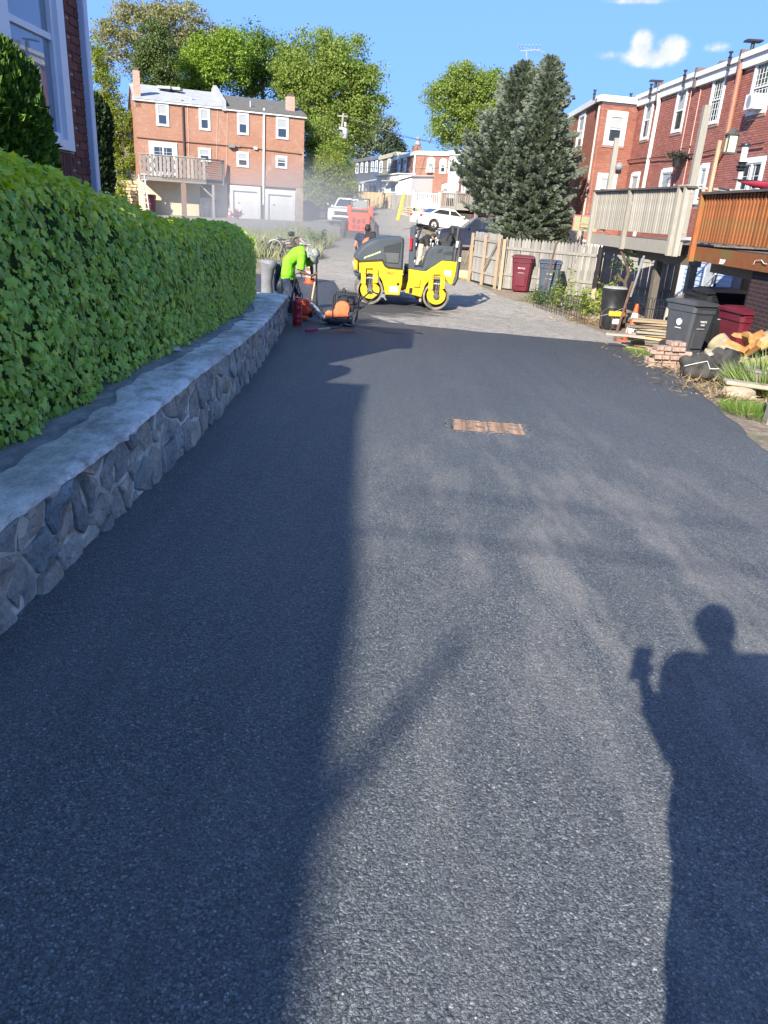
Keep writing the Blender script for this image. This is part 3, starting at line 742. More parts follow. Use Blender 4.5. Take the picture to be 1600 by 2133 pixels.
def ivy():
    t = thing('ivy_hedge', 'long thick ivy hedge covering a fence on top of the stone wall', 'hedge', (hx(4)-.2, 4, WTOP(4)))
    core = MB(); v = []; f = []
    for j in range(61):
        y = lerp(HY0, HY1-.1, j/60); zt = HT(y)-.07; zb = WTOP(y)-.02; x = hx(y)
        v += [(x-.05, y, zb), (x-.04, y, lerp(zb, zt, .6)), (x-.1, y, zt-.08), (x-.2, y, zt), (x-HW+.05, y, zt-.03), (x-HW+.03, y, zb)]
        if j: f += [(6*j-6+k, 6*j-5+k, 6*j+1+k, 6*j+k) for k in range(5)]
    f += [tuple(range(6)), tuple(range(360, 366))[::-1]]
    core.add(v, f).build('inner_growth', M('ivy_core', (.03, .065, .015), .95, .4, 20, .5), t)
    n = 31000
    u = rng.random(n); y = HY0+(HY1-HY0)*u**1.25; kind = rng.random(n)
    locs = np.zeros((n, 3)); nr = np.zeros((n, 3)); up = np.zeros((n, 3)); sc_ = rng.uniform(.030, .056, n)
    for i in range(n):
        yy = y[i]; zt = HT(yy); zb = WTOP(yy); x = hx(yy); H_ = zt-zb
        if kind[i] < .70:                       # street face, leaves hang tip down
            q = rng.random(); z = zb+.015+(H_-.03)*q
            bul = .035*mnoise.noise((yy*1.6, z*1.9, 4))+.035*mnoise.noise((yy*5, z*5, 4))+.055*math.sin(min(1, q*1.05)*PI)**.5
            if q > .88: bul -= ((q-.88)/.12)**2*.10
            if q < .12: bul += .03
            locs[i] = (x+bul+rng.uniform(-.025, .03), yy, z); nr[i] = (1, rng.normal(0, .42)-.15, .34+rng.normal(0, .38)); up[i] = (rng.normal(.25, .2), rng.normal(0, .45), -1)
            if q < .06: locs[i][2] -= rng.random()*.03
        elif kind[i] < .94:                     # top, humped and ragged
            q = rng.random(); locs[i] = (x+.04-HW*q*.95-.02, yy, zt-.06*(2*q-1)**4*2+.05*mnoise.noise((yy*2, q*3, 9))+.03*mnoise.noise((yy*7, q*6, 9))+rng.uniform(-.02, .035)-.03*(q < .1))
            nr[i] = (rng.normal(.25, .5), rng.normal(-.1, .5), 1); up[i] = (rng.normal(.5, .6), rng.normal(-.3, .8), -.2)
        else:                                   # the two ends
            q = rng.random(); z = zb+.02+H_*rng.random(); e = HY1 if rng.random() < .85 else HY0
            zt2 = HT(e); z = WTOP(e)+.02+(zt2-WTOP(e)-.03)*rng.random()
            locs[i] = (hx(e)+.05-HW*q, e+rng.uniform(-.05, .05), z); nr[i] = (rng.normal(0, .4), 1 if e == HY1 else -1, .3+rng.normal(0, .3)); up[i] = (rng.normal(0, .4), 0, -1)
    rot = frames(nr, up); sc_ *= np.where(rng.random(n) < .3, .62, 1.)
    mi = np.array([1 if (kind[i] < .94 and rng.random() < (.03+.85*sstep(HT(y[i])-.26, HT(y[i])-.06, locs[i][2])*(1 if y[i] < 8.2 else .35 if y[i] < 9.2 or y[i] > 10 else .8))) else 0 for i in range(n)])  # bright leaves crowd the stretches of the top that read as sunlit
    # the nearest leaves one can pick out are parts of their own
    vis = [i for i in range(n) if locs[i][1] > 2.4 and kind[i] < .94]
    vis.sort(key=lambda i: locs[i][1]*(1 if kind[i] < .7 else 1.02)); near = vis[:290]; ns = set(near)
    rest = np.array([i for i in range(n) if i not in ns])
    o = scatter('foliage', ivy_tv, ivy_tf, locs[rest], [ivy_m, ivy_new_sunlit], rot[rest], sc_[rest], parent=t, midx=mi[rest]); tag(o, kind='stuff')
    me = D.meshes.new('leaf'); me.from_pydata(ivy_tv, [], ivy_tf); me.materials.append(ivy_m)
    me_new = me.copy(); me_new.name = 'leaf'; me_new.materials[0] = ivy_new_sunlit
    og = ORG[t.name]
    for i in near:
        l = link('leaf', me_new if mi[i] else me, t)
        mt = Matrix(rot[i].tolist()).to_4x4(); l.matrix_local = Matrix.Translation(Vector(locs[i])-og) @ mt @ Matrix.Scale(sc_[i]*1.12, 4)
    # a few bare woody stems at the foot
    s = MB()
    for k in range(70):
        yy = random.uniform(2, 13.6); a = Vector((hx(yy)-.03, yy, WTOP(yy))); pts = [a]
        for q in range(4): pts.append(pts[-1]+Vector((random.uniform(-.01, .03), random.uniform(-.06, .06), .1)))
        s.tube(pts, .004, 4, False)
    for k in range(70):
        yy = random.uniform(2, 13.6); z = lerp(WTOP(yy)+.1, HT(yy)-.08, random.random()); a = Vector((hx(yy)+.02, yy, z)); s.tube([a, a+Vector((.05, random.uniform(-.06, .06), -.04)), a+Vector((.06, random.uniform(-.1, .1), -.15))], .003, 4, False)
    s.build('stems', M('ivy_stem', (.12, .08, .05), .8), t)['kind'] = 'stuff'
ivy()

# ================================================================ clipped evergreen between hedge and house
def needle_shrub(name, label, c, rx, ry, z0, z1, n, mat, seed, ln=.085):
    t = thing(name, label, 'shrub', (c[0], c[1], z0))
    MB().lathe([(rx*.3, z0), (rx*.78, z0+.3), (rx*.84, lerp(z0, z1, .7)), (rx*.66, z1-.26), (rx*.3, z1-.12), (.02, z1-.1)], (c[0], c[1], 0), 16).build('inner_growth', M('yew_core', (.008, .016, .006), .95), t)
    MB().tube([(c[0], c[1], z0-.3), (c[0]+.02, c[1], z0+.5)], [.06, .04], 7).build('trunk', M('bark_dark', (.09, .065, .045), .9, .3, 12, .6), t)
    R_ = np.random.default_rng(seed); tuft = [(0, 0, 0), (.28, .45, .08), (0, 1, 0), (-.28, .45, .08), (.1, .5, -.25), (-.1, .5, .3)]
    tf = [(0, 1, 2), (0, 2, 3), (0, 4, 2), (0, 2, 5)]
    a = R_.uniform(0, 2*PI, n); h = R_.random(n)**.85
    z = z0+.02+(z1-z0)*h; k = np.where(h > .74, np.sqrt(np.clip(1-(np.clip(h-.74, 0, 1)/.26)**2.2, 0, 1)), 1-.12*(1-h/.74))
    bump = np.array([.09*mnoise.noise((math.cos(b)*2.4+seed, math.sin(b)*2.4, q*3.2))+.05*mnoise.noise((math.cos(b)*7, math.sin(b)*7, q*8)) for b, q in zip(a, z)])
    rr = k*(1+bump*1.3)+R_.uniform(-.16, .04, n)
    locs = np.stack([c[0]+rx*rr*np.cos(a), c[1]+ry*rr*np.sin(a), z+bump*.3*(h > .8)], 1)
    nr = R_.normal(0, 1, (n, 3)); up = np.stack([np.cos(a)*.75, np.sin(a)*.75, np.full(n, .75)+.8*(h > .8)], 1)+R_.normal(0, .3, (n, 3))
    o = scatter('foliage', tuft, tf, locs, mat, frames(np.cross(up, nr), up), R_.uniform(.5, 1.1, n)*ln, parent=t); tag(o, kind='stuff')
    return t
yew = leafm('yew_leaf', (.03, .07, .01), (.06, .13, .016), (.15, .25, .03), .2, .5)
needle_shrub('clipped_shrub', 'tall rounded clipped evergreen shrub behind the ivy, in front of the bay window', (-2.62, 4.9), .44, .44, .45, 2.40, 36000, yew, 3, .065)
needle_shrub('dark_shrub', 'dark leafy evergreen shrub seen between the near house corner and the leaning tree', (at(184, 260, 30).x, 30.0), .72, .7, at(200, 335, 30).z-1.2, at(200, 198, 30).z, 7000, leafm('dark_leaf', (.01, .022, .01), (.022, .045, .018), (.05, .085, .03), .12, .4), 4, .22)

# ================================================================ near house with the bay
mort = M('brick_mortar', (.36, .34, .32), .9, .12, 20, .4)
def brick_mat(name, cols):
    m, nt, out = newmat(name); N = NT(nt)
    g = N.n('ShaderNodeNewGeometry'); o = N.n('ShaderNodeObjectInfo').outputs['Random']
    r = N.math('FRACT', N.math('ADD', g.outputs['Random Per Island'], o))
    c = N.ramp(r, [(i/(len(cols)-1), k) for i, k in enumerate(cols)])
    n = N.noise(g.outputs['Position'], 60, 4, .7); n2 = N.noise(g.outputs['Position'], .6, 4, .6)
    c = N.mix(N.mr(n, .45, .7, 0, .5), c, c4(scl3(cols[0], .55))); c = N.mix(N.mr(n2, .45, .7, 0, .35), c, c4(scl3(cols[-1], 1.3)))
    bm = N.n('ShaderNodeBump', {'Height': n, 'Strength': .5, 'Distance': .004})
    p = N.n('ShaderNodeBsdfPrincipled', {'Base Color': c, 'Roughness': .85, 'Normal': bm.outputs[0], 'Specular IOR Level': .3})
    nt.links.new(p.outputs[0], out.inputs[0]); MATS[name] = m; return m
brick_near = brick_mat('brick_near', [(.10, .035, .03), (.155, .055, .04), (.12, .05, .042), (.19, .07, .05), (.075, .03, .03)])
brick_row = brick_mat('brick_row', [(.26, .09, .068), (.33, .12, .09), (.28, .1, .075), (.37, .155, .12), (.23, .08, .064)])
brick_row2 = brick_mat('brick_row_far', [(.24, .085, .055), (.3, .12, .08), (.26, .1, .07), (.34, .15, .1)])
FB = Plane((-2.85, 0), (0, 1))         # bay front: s = y, out = +x
def sash(mb_frame, mb_pane, P, s0, s1, z0, z1, fw, o, mid=True, mid_z=.5):
    mb_frame.pbox(P, s0, s0+fw, z0, z1, o-.06, o); mb_frame.pbox(P, s1-fw, s1, z0, z1, o-.06, o)
    mb_frame.pbox(P, s0+fw, s1-fw, z1-fw, z1, o-.062, o-.002); mb_frame.pbox(P, s0+fw, s1-fw, z0, z0+fw, o-.062, o-.002)
    if mid: zm = lerp(z0, z1, mid_z); mb_frame.pbox(P, s0+fw, s1-fw, zm-fw*.45, zm+fw*.45, o-.055, o-.008)
def house_near():
    P = FB; loc = P.pt(6, .5)
    t = thing('brick_house', 'near dark brick house corner with a white bay window behind the ivy', 'house', loc)
    yc = 7.36; z0, z1 = .35, 3.95; y0 = 4.75
    wf = [P.sz(150, 300), P.sz(138, 0)]; wy1 = 6.98; wz0 = 1.90; wz1 = 3.75; wy0 = 5.0
    # masonry (mortar colour) with the window opening left out
    m = MB()
    m.pbox(P, y0, wy0, z0, z1, -.2, -.008); m.pbox(P, wy1, yc, z0, z1, -.2, -.008); m.pbox(P, wy0, wy1, z0, wz0-.005, -.2, -.008); m.pbox(P, wy0, wy1, wz1, z1, -.2, -.008)
    m.bb((-9, yc-.2, z0), (-3.05, yc-.012, z1)); m.bb((-9, y0+.01, z0), (-3.05, y0+.2, z1)); m.bb((-9, y0+.2, z0), (-8.8, yc-.2, z1))
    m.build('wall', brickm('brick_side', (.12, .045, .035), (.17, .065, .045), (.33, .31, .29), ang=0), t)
    r = MB(); r.bb((-9.1, y0-.1, z1+.002), (-2.72, yc+.02, z1+.1)); r.build('roof', roof_dark, t)
    MB().bb((-8.7, y0+.3, z0), (-3.2, yc-.3, z0+.1)).build('floor', wd_dark, t)
    # brick courses: each brick a part
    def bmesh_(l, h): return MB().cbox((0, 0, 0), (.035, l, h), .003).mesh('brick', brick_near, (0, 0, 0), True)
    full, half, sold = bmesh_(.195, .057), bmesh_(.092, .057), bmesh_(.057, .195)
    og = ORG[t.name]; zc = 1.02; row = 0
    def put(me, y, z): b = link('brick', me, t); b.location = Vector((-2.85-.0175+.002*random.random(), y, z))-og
    while zc < 3.9:
        ys = yc-.10-(.105 if row % 2 else 0)
        if row % 2: put(half, yc-.048, zc)
        y = yc-.1 if not row % 2 else yc-.205
        while True:
            lo = y-.0975
            lim = wy1+.006 if zc > wz0-.23 else y0+.6
            if zc > wz0-.235 and zc < wz0: lim = wy1+.006
            if zc < 1.35: lim = 5.6
            if lo < lim:
                if y+.0975-lim > .1: put(half, lim+.05, zc)
                break
            if lo < 4.9: break
            put(full, y, zc); y -= .205
        zc += .067; row += 1
    y = wy1-.035
    while y > wy0+.7: put(sold, y, wz0-.115); y -= .067
    # window: wide white casing round two tall sashes
    fr = MB(); o = .03
    fr.pbox(P, wy1-.13, wy1, wz0-.0, wz1, -.1, o); fr.pbox(P, wy0, wy0+.13, wz0, wz1, -.1, o)
    fr.pbox(P, wy0+.13, wy1-.13, wz0, wz0+.075, -.1, o+.012); fr.pbox(P, wy0+.13, wy1-.13, wz1-.12, wz1, -.1, o)
    win = fr.build('window', white_trim, t)
    mulls = (5.95,)
    for q in mulls: MB().pbox(P, q-.09, q+.09, wz0+.075, wz1-.12, -.1, o-.006).build('mullion', white_trim, win)
    for a, b in ((wy0+.13, 5.86), (6.04, wy1-.13)):
        s = MB(); sash(s, None, P, a, b, wz0+.075, wz1-.12, .05, -.005, True, .44); s.build('sash', white_trim, win)
        MB().pbox(P, a+.05, b-.05, wz0+.12, wz1-.17, -.045, -.038).build('pane', glass_sky, win)
        c = MB(); n = 26; v = []; f = []
        for k in range(n+1):
            yy = lerp(a+.02, b-.02, k/n); xx = -2.85-.16+.02*math.sin(k*1.7)+.012*math.sin(k*4.1); v += [(xx, yy, wz0+.03), (xx, yy, wz1-.1)]
            if k: f.append((2*k-2, 2*k-1, 2*k+1, 2*k))
        MB().add(v, f).build('curtain', curtain, win, True)
    # ragged caulk line beside the casing, corner board
    cm = []
    for k in range(60): cm.append((-2.848+.004, wy1+.008+.006*mnoise.noise((k*.7, 3, 3)), lerp(wz0, wz1, k/59)))
    MB().tube(cm, [.010+.006*mnoise.noise((k*.9, 1, 1)) for k in range(60)], 5).build('caulk', white_paint, t)
    cb = MB(); cb.cbox((-2.85+.02, yc+.03, (z0+z1)/2), (.07, .085, z1-z0), .008); cb.cbox((-2.85-.05, yc+.045, (z0+z1)/2), (.06, .07, z1-z0), .008)
    cb.build('corner_board', M('corner_board', (.50, .56, .68), .45, .05, 2), t, True)
    MB().bb((-3.0, 5.1, z1-.1), (-2.7, yc+.0, z1-.004)).build('eave_board', white_trim, t)
house_near()
# taller house of the same terrace behind the viewer: its roof edge throws the long shadow on the alley
def house_behind():
    t = thing('brick_house', 'tall brick terrace house standing beside the viewer, its shadow falling over the alley', 'house', (-4.5, -6, .3))
    bm_ = brickm('brick_behind', (.2, .06, .045), (.27, .09, .06), (.4, .37, .34), ang=PI/2)
    m = MB(); m.bb((-11, -16, -.5), (-4.55, -2.1, 5.95)); m.build('wall', bm_, t)
    c = MB(); rp = [(-16, 6.5), (-9.5, 6.48), (-7.7, 6.48), (-6.45, 6.33), (-5, 6.2), (-3.8, 6.07), (-2.05, 5.98)]; c.add([(x, y, z) for x, (y, z) in [(-4.43, q) for q in rp+[(-2.05, 5.952), (-16, 5.952)]]]+[(-11.2, y, z) for y, z in rp+[(-2.05, 5.952), (-16, 5.952)]], [tuple(range(9)), tuple(range(17, 8, -1))]+[(i, (i+1) % 9, 9+(i+1) % 9, 9+i) for i in range(9)]); c.build('roof', roof_dark, t)
    fr = MB(); pn = MB()
    P = Plane((-4.55, 0), (0, 1))
    for y in (-13, -9.5, -6.2, -3.4):
        for z in (1.2, 3.9):
            w_ = MB(); sash(w_, None, P, y-.5, y+.5, z, z+1.45, .09, .03); wo_ = w_.build('window', white_trim, t)
            MB().pbox(P, y-.42, y+.42, z+.08, z+1.37, .0, .006).build('pane', glass, wo_)
    a = thing('roof_antenna', 'leaning mast on the roof beside the viewer whose thin shadow crosses the alley', 'antenna', (-4.75, -9.75, 6.5))
    MB().tube([(-4.78, -9.8, 6.4), (-4.6, -9.55, 7.36)], [.055, .028], 6).build('mast', gal, a)
house_behind()
def service_cable(name, x0, y, z, dy, lab):
    pts = [(lerp(x0, 13, k/12), y+dy*k/12, z-.45*math.sin(PI*k/12)) for k in range(13)]
    o = MB().tube(pts, .012, 5).build(name, rubber, None, org=(x0, y, z)); tag(o, lab, 'cable')
service_cable('overhead_cable', -4.5, -6.2, 6.0, .3, 'overhead service cable crossing the alley behind the viewer, higher one')
service_cable('overhead_cable', -4.5, -6.9, 6.8, .2, 'overhead service cable crossing the alley behind the viewer, lower one')
# ================================================================ trees
bark = M('bark', (.16, .135, .11), .9, .3, 8, .7); bark_l = M('bark_light', (.3, .27, .23), .9, .25, 8, .6)
def ell_pts(R_, n, e):
    """cluster centres spread through an ellipsoid, denser near its skin"""
    d = R_.normal(0, 1, (n, 3)); d /= np.linalg.norm(d, axis=1, keepdims=True); r = R_.uniform(.25, 1, n)**.45
    return np.array(e[0])+d*r[:, None]*np.array(e[1])
CARD = [(0, -.5, 0), (.3, -.15, .06), (.26, .3, .0), (0, .6, -.05), (-.28, .28, .04), (-.3, -.16, 0)]
def tree(name, label, base, trunk_pts, tr, ells, leaf, nclump, nleaf, csize, lsize, seed, bark_=None, up=.4, branch_r=.05, limbs=8, cat='tree', bare=0.0, squash=.7):
    """trunk_pts: axis of the trunk. ells: [(centre, radii, weight)]. Leaves sit in clumps carried by limbs."""
    R_ = np.random.default_rng(seed); rd = random.Random(seed); bk = bark_ or bark
    t = thing(name, label, cat, base)
    W_ = sum(e[2] for e in ells); C = []
    for e in ells: C.append(ell_pts(R_, max(2, int(nclump*e[2]/W_)), e))
    C = np.concatenate(C)
    tp = [Vector(p) for p in trunk_pts]
    mb = MB(); mb.tube(tp, [lerp(tr, tr*.35, i/(len(tp)-1)) for i in range(len(tp))], 9)
    # flare
    mb.tube([tp[0]-Vector((0, 0, .4)), tp[0]+Vector((0, 0, .3))], [tr*1.5, tr*1.02], 9)
    br = MB(); cs = [Vector(c) for c in C]; rd.shuffle(cs)
    hubs = []
    for e in ells:
        c = Vector(e[0]); tgt = min(tp, key=lambda p: (p-c).length+max(0, p.z-c.z)*2)
        mid = tgt.lerp(c, .5)+Vector((rd.uniform(-.3, .3), rd.uniform(-.3, .3), rd.uniform(-.1, .4)))*.6
        low = c-Vector((0, 0, e[1][2]*.35))
        br.tube([tgt, mid, low], [tr*.42, tr*.3, tr*.2], 6); hubs += [(low, tr*.2), (mid, tr*.28)]
    for c in cs[:int(len(cs)*.85)]:
        h, r0 = min(hubs, key=lambda q: (q[0]-c).length+max(0, q[0].z-c.z)*1.5)
        r0 = min(r0, branch_r); m1 = h.lerp(c, .45)+Vector((rd.uniform(-1, 1), rd.uniform(-1, 1), rd.uniform(-.4, .8)))*(h-c).length*.12
        br.tube([h, m1, c], [r0, r0*.55, r0*.18], 5)
        if rd.random() < .35: hubs.append((m1, r0*.6))
    trk = mb.build('trunk', bk, t, True); b_ = br.build('branches', bk, t, True); tag(b_, kind='stuff')
    nleaf = int(nleaf*2.3); lsize *= .66; N_ = len(C)*nleaf; ci = np.repeat(np.arange(len(C)), nleaf)
    size = R_.uniform(.6, 1.35, len(C))*csize
    off = R_.normal(0, 1, (N_, 3)); off /= np.linalg.norm(off, axis=1, keepdims=True); off *= (R_.random(N_)**.5)[:, None]; off[:, 2] *= squash
    L_ = C[ci]+off*size[ci][:, None]
    nr = R_.normal(0, .7, (N_, 3))+off*.9; nr[:, 2] += up; u = R_.normal(0, 1, (N_, 3)); u[:, 2] -= .3
    o = scatter('foliage', CARD, [(0, 1, 2, 3, 4, 5)], L_, leaf, frames(nr, u), R_.uniform(.6, 1.25, N_)*lsize, parent=t); tag(o, kind='stuff')
    return t
lf_olive = leafm('leaf_olive', (.15, .15, .065), (.22, .21, .095), (.32, .3, .15), .355, .6)
lf_bright = leafm('leaf_bright', (.11, .18, .02), (.19, .28, .035), (.29, .38, .06), .4, .5)
lf_mid = leafm('leaf_mid', (.12, .17, .035), (.20, .26, .055), (.30, .37, .095), .46, .55)
lf_yel = leafm('leaf_yellowgreen', (.11, .15, .02), (.18, .22, .03), (.27, .31, .06), .4, .5)
lf_haze = leafm('leaf_pale', (.1, .13, .08), (.16, .19, .12), (.23, .26, .18), .3, .7)
def el(px, py, Y, rx, rz, ry=None, wgt=1.):     # crown lobe seen at a pixel, radii given in photo pixels
    p = at(px, py, Y); k = (Y*.93)/FPX*.97; return (tuple(p), (rx*k, (ry or rx)*k, rz*k), wgt*rx*rz)
def trunk(px, Y, pxt, pyt, n=5, wob=.15, seed=1):
    rd = random.Random(seed); b = at(px, 430, Y); b.z = gz(b.x, Y)-.1; tp = at(pxt, pyt, Y)
    return [b.lerp(tp, i/(n-1))+Vector((rd.uniform(-wob, wob), rd.uniform(-wob, wob), 0))*(i > 0) for i in range(n)]
Yb = 74
tk = trunk(330, Yb, 335, 150, seed=2)
tree('sparse_tree', 'tall sparse olive-brown tree with bare branches behind the left chimney', tk[0], tk, .42,
     [el(300, 55, Yb, 75, 45), el(375, 55, Yb, 75, 42), el(240, 95, Yb, 50, 50), el(425, 95, Yb, 50, 40), el(330, 110, Yb, 70, 50, wgt=.5), el(335, 25, Yb, 60, 20)], lf_olive, 300, 34, .85, .26, 11, squash=.55)
tk = trunk(300, 66, 300, 120, seed=3)
tree('ivy_clad_tree', 'tree trunk wrapped in green ivy rising behind the left chimney', tk[0], tk, .35,
     [el(318, 95, 66, 24, 60), el(338, 130, 66, 30, 60), el(298, 150, 66, 18, 70)], leafm('leaf_ivyclad', (.045, .07, .018), (.08, .115, .03), (.13, .17, .05), .25, .5), 110, 80, .8, .2, 12)
tk = [at(300, 420, 60), at(268, 330, 60), at(240, 240, 60), at(212, 165, 60), at(195, 110, 60)]
tree('leaning_tree', 'yellow-green tree leaning left between the near house and the double house', tk[0], tk, .3,
     [el(200, 125, 60, 16, 40), el(222, 190, 60, 24, 48), el(246, 262, 60, 40, 52), el(262, 325, 60, 34, 42), el(228, 330, 60, 30, 60), el(245, 390, 60, 30, 30)], lf_yel, 190, 60, .62, .19, 13)
tk = trunk(450, 72, 440, 150, seed=5)
tree('bright_tree', 'bright spring-green tree above the grey roof of the double house', tk[0], tk, .35,
     [el(400, 165, 72, 60, 45), el(470, 120, 72, 60, 50), el(430, 140, 72, 50, 45), el(360, 185, 72, 40, 30)], lf_bright, 190, 70, 1.0, .26, 14)
tk = trunk(555, 76, 545, 150, seed=6)
tree('bright_tree', 'airy green tree above the dark roof of the double house', tk[0], tk, .35,
     [el(520, 105, 76, 50, 45), el(565, 120, 76, 45, 45), el(545, 165, 76, 55, 40), el(500, 160, 76, 40, 40)], leafm('leaf_airy', (.06, .115, .02), (.11, .18, .035), (.18, .26, .06), .38, .5), 170, 42, .95, .27, 15)
tk = trunk(690, 70, 690, 130, seed=7)
tree('tall_tree', 'tall full olive-green tree right of the double house', tk[0], tk, .5,
     [el(660, 130, 70, 65, 60), el(720, 125, 70, 60, 50), el(755, 185, 70, 48, 55), el(640, 195, 70, 55, 60), el(700, 200, 70, 70, 60), el(690, 265, 70, 60, 45), el(610, 140, 70, 38, 50), el(745, 250, 70, 40, 40)], lf_mid, 430, 60, 1.0, .27, 16, up=.5)
tk = trunk(690, 62, 690, 330, 4, seed=8)
tree('bushy_tree', 'low dense bushy tree beside the right end wall of the double house', tk[0], tk, .25,
     [el(672, 345, 62, 40, 55), el(700, 370, 62, 38, 50), el(655, 290, 62, 26, 45), el(700, 320, 62, 34, 36), el(715, 400, 62, 22, 32)], lf_mid, 200, 62, .8, .2, 17)
tk = trunk(690, 57, 690, 370, 4, .05, seed=9)
tree('young_tree', 'small light green tree in front of the bushy tree by the parked van', tk[0], tk, .12,
     [el(688, 352, 57, 34, 32), el(672, 392, 57, 30, 30), el(712, 380, 57, 24, 26)], lf_yel, 90, 60, .55, .17, 18)
tk = trunk(800, 120, 800, 300, 4, seed=10)
tree('distant_tree', 'thin hazy tree in the distance above the grey row houses', tk[0], tk, .3,
     [el(775, 275, 120, 42, 40), el(745, 300, 120, 36, 36), el(808, 262, 120, 16, 18)], lf_haze, 150, 30, 1.5, .42, 19, squash=.6)
tk = trunk(820, 118, 822, 300, 4, .05, seed=11)
tree('distant_conifer', 'small dark conifer in the distance beside the chimney', tk[0], tk, .3,
     [el(822, 318, 118, 22, 16), el(822, 302, 118, 14, 14), el(820, 290, 118, 7, 9)], leafm('leaf_conifer', (.02, .035, .02), (.04, .06, .035), (.07, .09, .05), .1, .7), 60, 60, 1.2, .4, 20)
tk = trunk(975, 92, 975, 220, seed=12)
tree('broad_tree', 'broad green tree standing behind the brick row, left of the spruces', tk[0], tk, .55,
     [el(975, 185, 92, 55, 45), el(930, 205, 92, 38, 42), el(1020, 195, 92, 40, 50), el(940, 260, 92, 45, 45), el(1000, 255, 92, 55, 50), el(1035, 250, 92, 40, 50), el(960, 165, 92, 30, 22)], lf_mid, 330, 62, 1.15, .32, 21, up=.5)
# woods closing the view behind the houses, too far to tell apart
def far_wood():
    R_ = np.random.default_rng(5); n = 26000; x = R_.uniform(-75, 60, n); y = R_.uniform(108, 125, n)
    top = np.array([5.5+1.5*mnoise.noise((a*.09, 1, 0))+1.0*mnoise.noise((a*.4, 1, 0)) for a in x]); z = 1+R_.random(n)**.7*top
    nr = R_.normal(0, 1, (n, 3)); u = R_.normal(0, 1, (n, 3))
    o = scatter('far_wood', CARD, [(0, 1, 2, 3, 4, 5)], np.stack([x, y, z], 1), lf_mid, frames(nr, u), R_.uniform(.5, 1.2, n)*.9, org=(0, 115, 1))
    tag(o, 'distant belt of green trees beyond the houses', 'woodland', kind='stuff')
    k = MB(); v = []; f = []
    for i in range(70):
        a = -80+2.1*i; v += [(a, 122, 0), (a, 122, 3.6+1.3*mnoise.noise((a*.09, 1, 0)))]
        if i: f.append((2*i-2, 2*i-1, 2*i+1, 2*i))
    v2 = [(a, b+1.5, c) for a, b, c in v]; n = len(v); f2 = [tuple(q+n for q in g) for g in f]
    MB().add(v+v2, f+f2).build('wooded_bank', M('bank_green', (.03, .045, .015), .95, .4, 3), None).__setitem__('kind', 'structure')
far_wood()

# ================================================================ spruces
spr_m = leafm('spruce_needles', (.14, .175, .135), (.23, .27, .215), (.3, .34, .28), .25, .6)
def spruce(label, px, Y, ytop, hw, seed, clear=.55, droop=-.32):
    top = at(px, ytop, Y); base = Vector((top.x, Y, gz(top.x, Y))); H_ = top.z-base.z; R_ = np.random.default_rng(seed); rd = random.Random(seed)
    t = thing('blue_spruce', label, 'tree', base, group='blue spruces beyond the picket fence')
    tp = [base-Vector((0, 0, .3)), base+Vector((0, 0, H_*.5)), top-Vector((0, 0, .1))]
    MB().tube(tp, [.2, .12, .015], 8).build('trunk', bark, t, True)
    br = MB(); cl = []; ups = []; nn = 46
    rad = hw*Y*.93/FPX
    for i in range(nn):
        q = i/nn; z = base.z+clear+(H_-clear-.05)*q; 
        r0 = rad*min(1, 1.28*(1-q)**.74)*(.9+.22*mnoise.noise((q*7, seed, 0))); nb = int(7+9*(1-q))
        for b in range(nb):
            a = 2*PI*b/nb+i*1.3+rd.uniform(-.25, .25); r = r0*rd.uniform(.68, 1.1)*(1+.3*mnoise.noise((math.cos(a)*1.5, math.sin(a)*1.5+seed, z*.9)))
            d = Vector((math.cos(a), math.sin(a), 0)); slope = lerp(droop, .55, q)
            p0 = Vector((base.x, base.y, z)); pts = [p0+d*r*s+Vector((0, 0, r*(slope*s+.16*s*s*s))) for s in (0, .35, .7, 1)]
            if r > .5: br.tube(pts, [.03, .02, .012, .004], 4, False)
            ns = max(3, int(r/.09)); side = Vector((-d.y, d.x, 0))
            for k in range(ns):
                s = .22+.78*(k+rd.random())/ns; i0 = min(2, int(s*3)); p = pts[0]+d*r*s+Vector((0, 0, r*(slope*s+.16*s**3)))
                wd = min(.5, .13+.42*(1-s)*r*.6)
                for sd_ in (-1, 1, 0):
                    for m_ in range(4):
                        l = rd.uniform(.2, 1)*wd*abs(sd_); e = p+side*sd_*l+d*l*.6+Vector((0, 0, rd.uniform(-.06, .04)-.15*l))
                        cl.append(e); ups.append(d*.9+side*sd_*.7+Vector((0, 0, .25+rd.uniform(-.2, .2))))
    b_ = br.build('branches', bark, t); tag(b_, kind='stuff')
    C = np.array([tuple(c) for c in cl]); U = np.array([tuple(u) for u in ups]); n = len(C)
    spray = []; sf = []
    for k in range(5):                       # a sprig: five needle blades fanned round the twig
        a = 2*PI*k/5; c_, s_ = math.cos(a), math.sin(a); b0 = len(spray)
        spray += [(0, -.1, 0), (.24*c_, .3, .24*s_), (.12*c_, .9, .12*s_), (.08*c_-.08*s_, .4, .08*s_+.08*c_)]; sf += [(b0, b0+1, b0+2), (b0, b0+2, b0+3)]
    nr = R_.normal(0, 1, (n, 3))
    o = scatter('needles', spray, sf, C, spr_m, frames(np.cross(U, nr), U), R_.uniform(.07, .17, n), parent=t); tag(o, kind='stuff')
    print('spruce sprigs', n)
spruce('left blue spruce of the pair, slightly lower top, behind the picket fence', 1096, 36.5, 124, 118, 31, 2.1, -.02)
spruce('right blue spruce of the pair with the higher pointed top, behind the picket fence', 1150, 35, 112, 94, 32, 1.3, -.15)
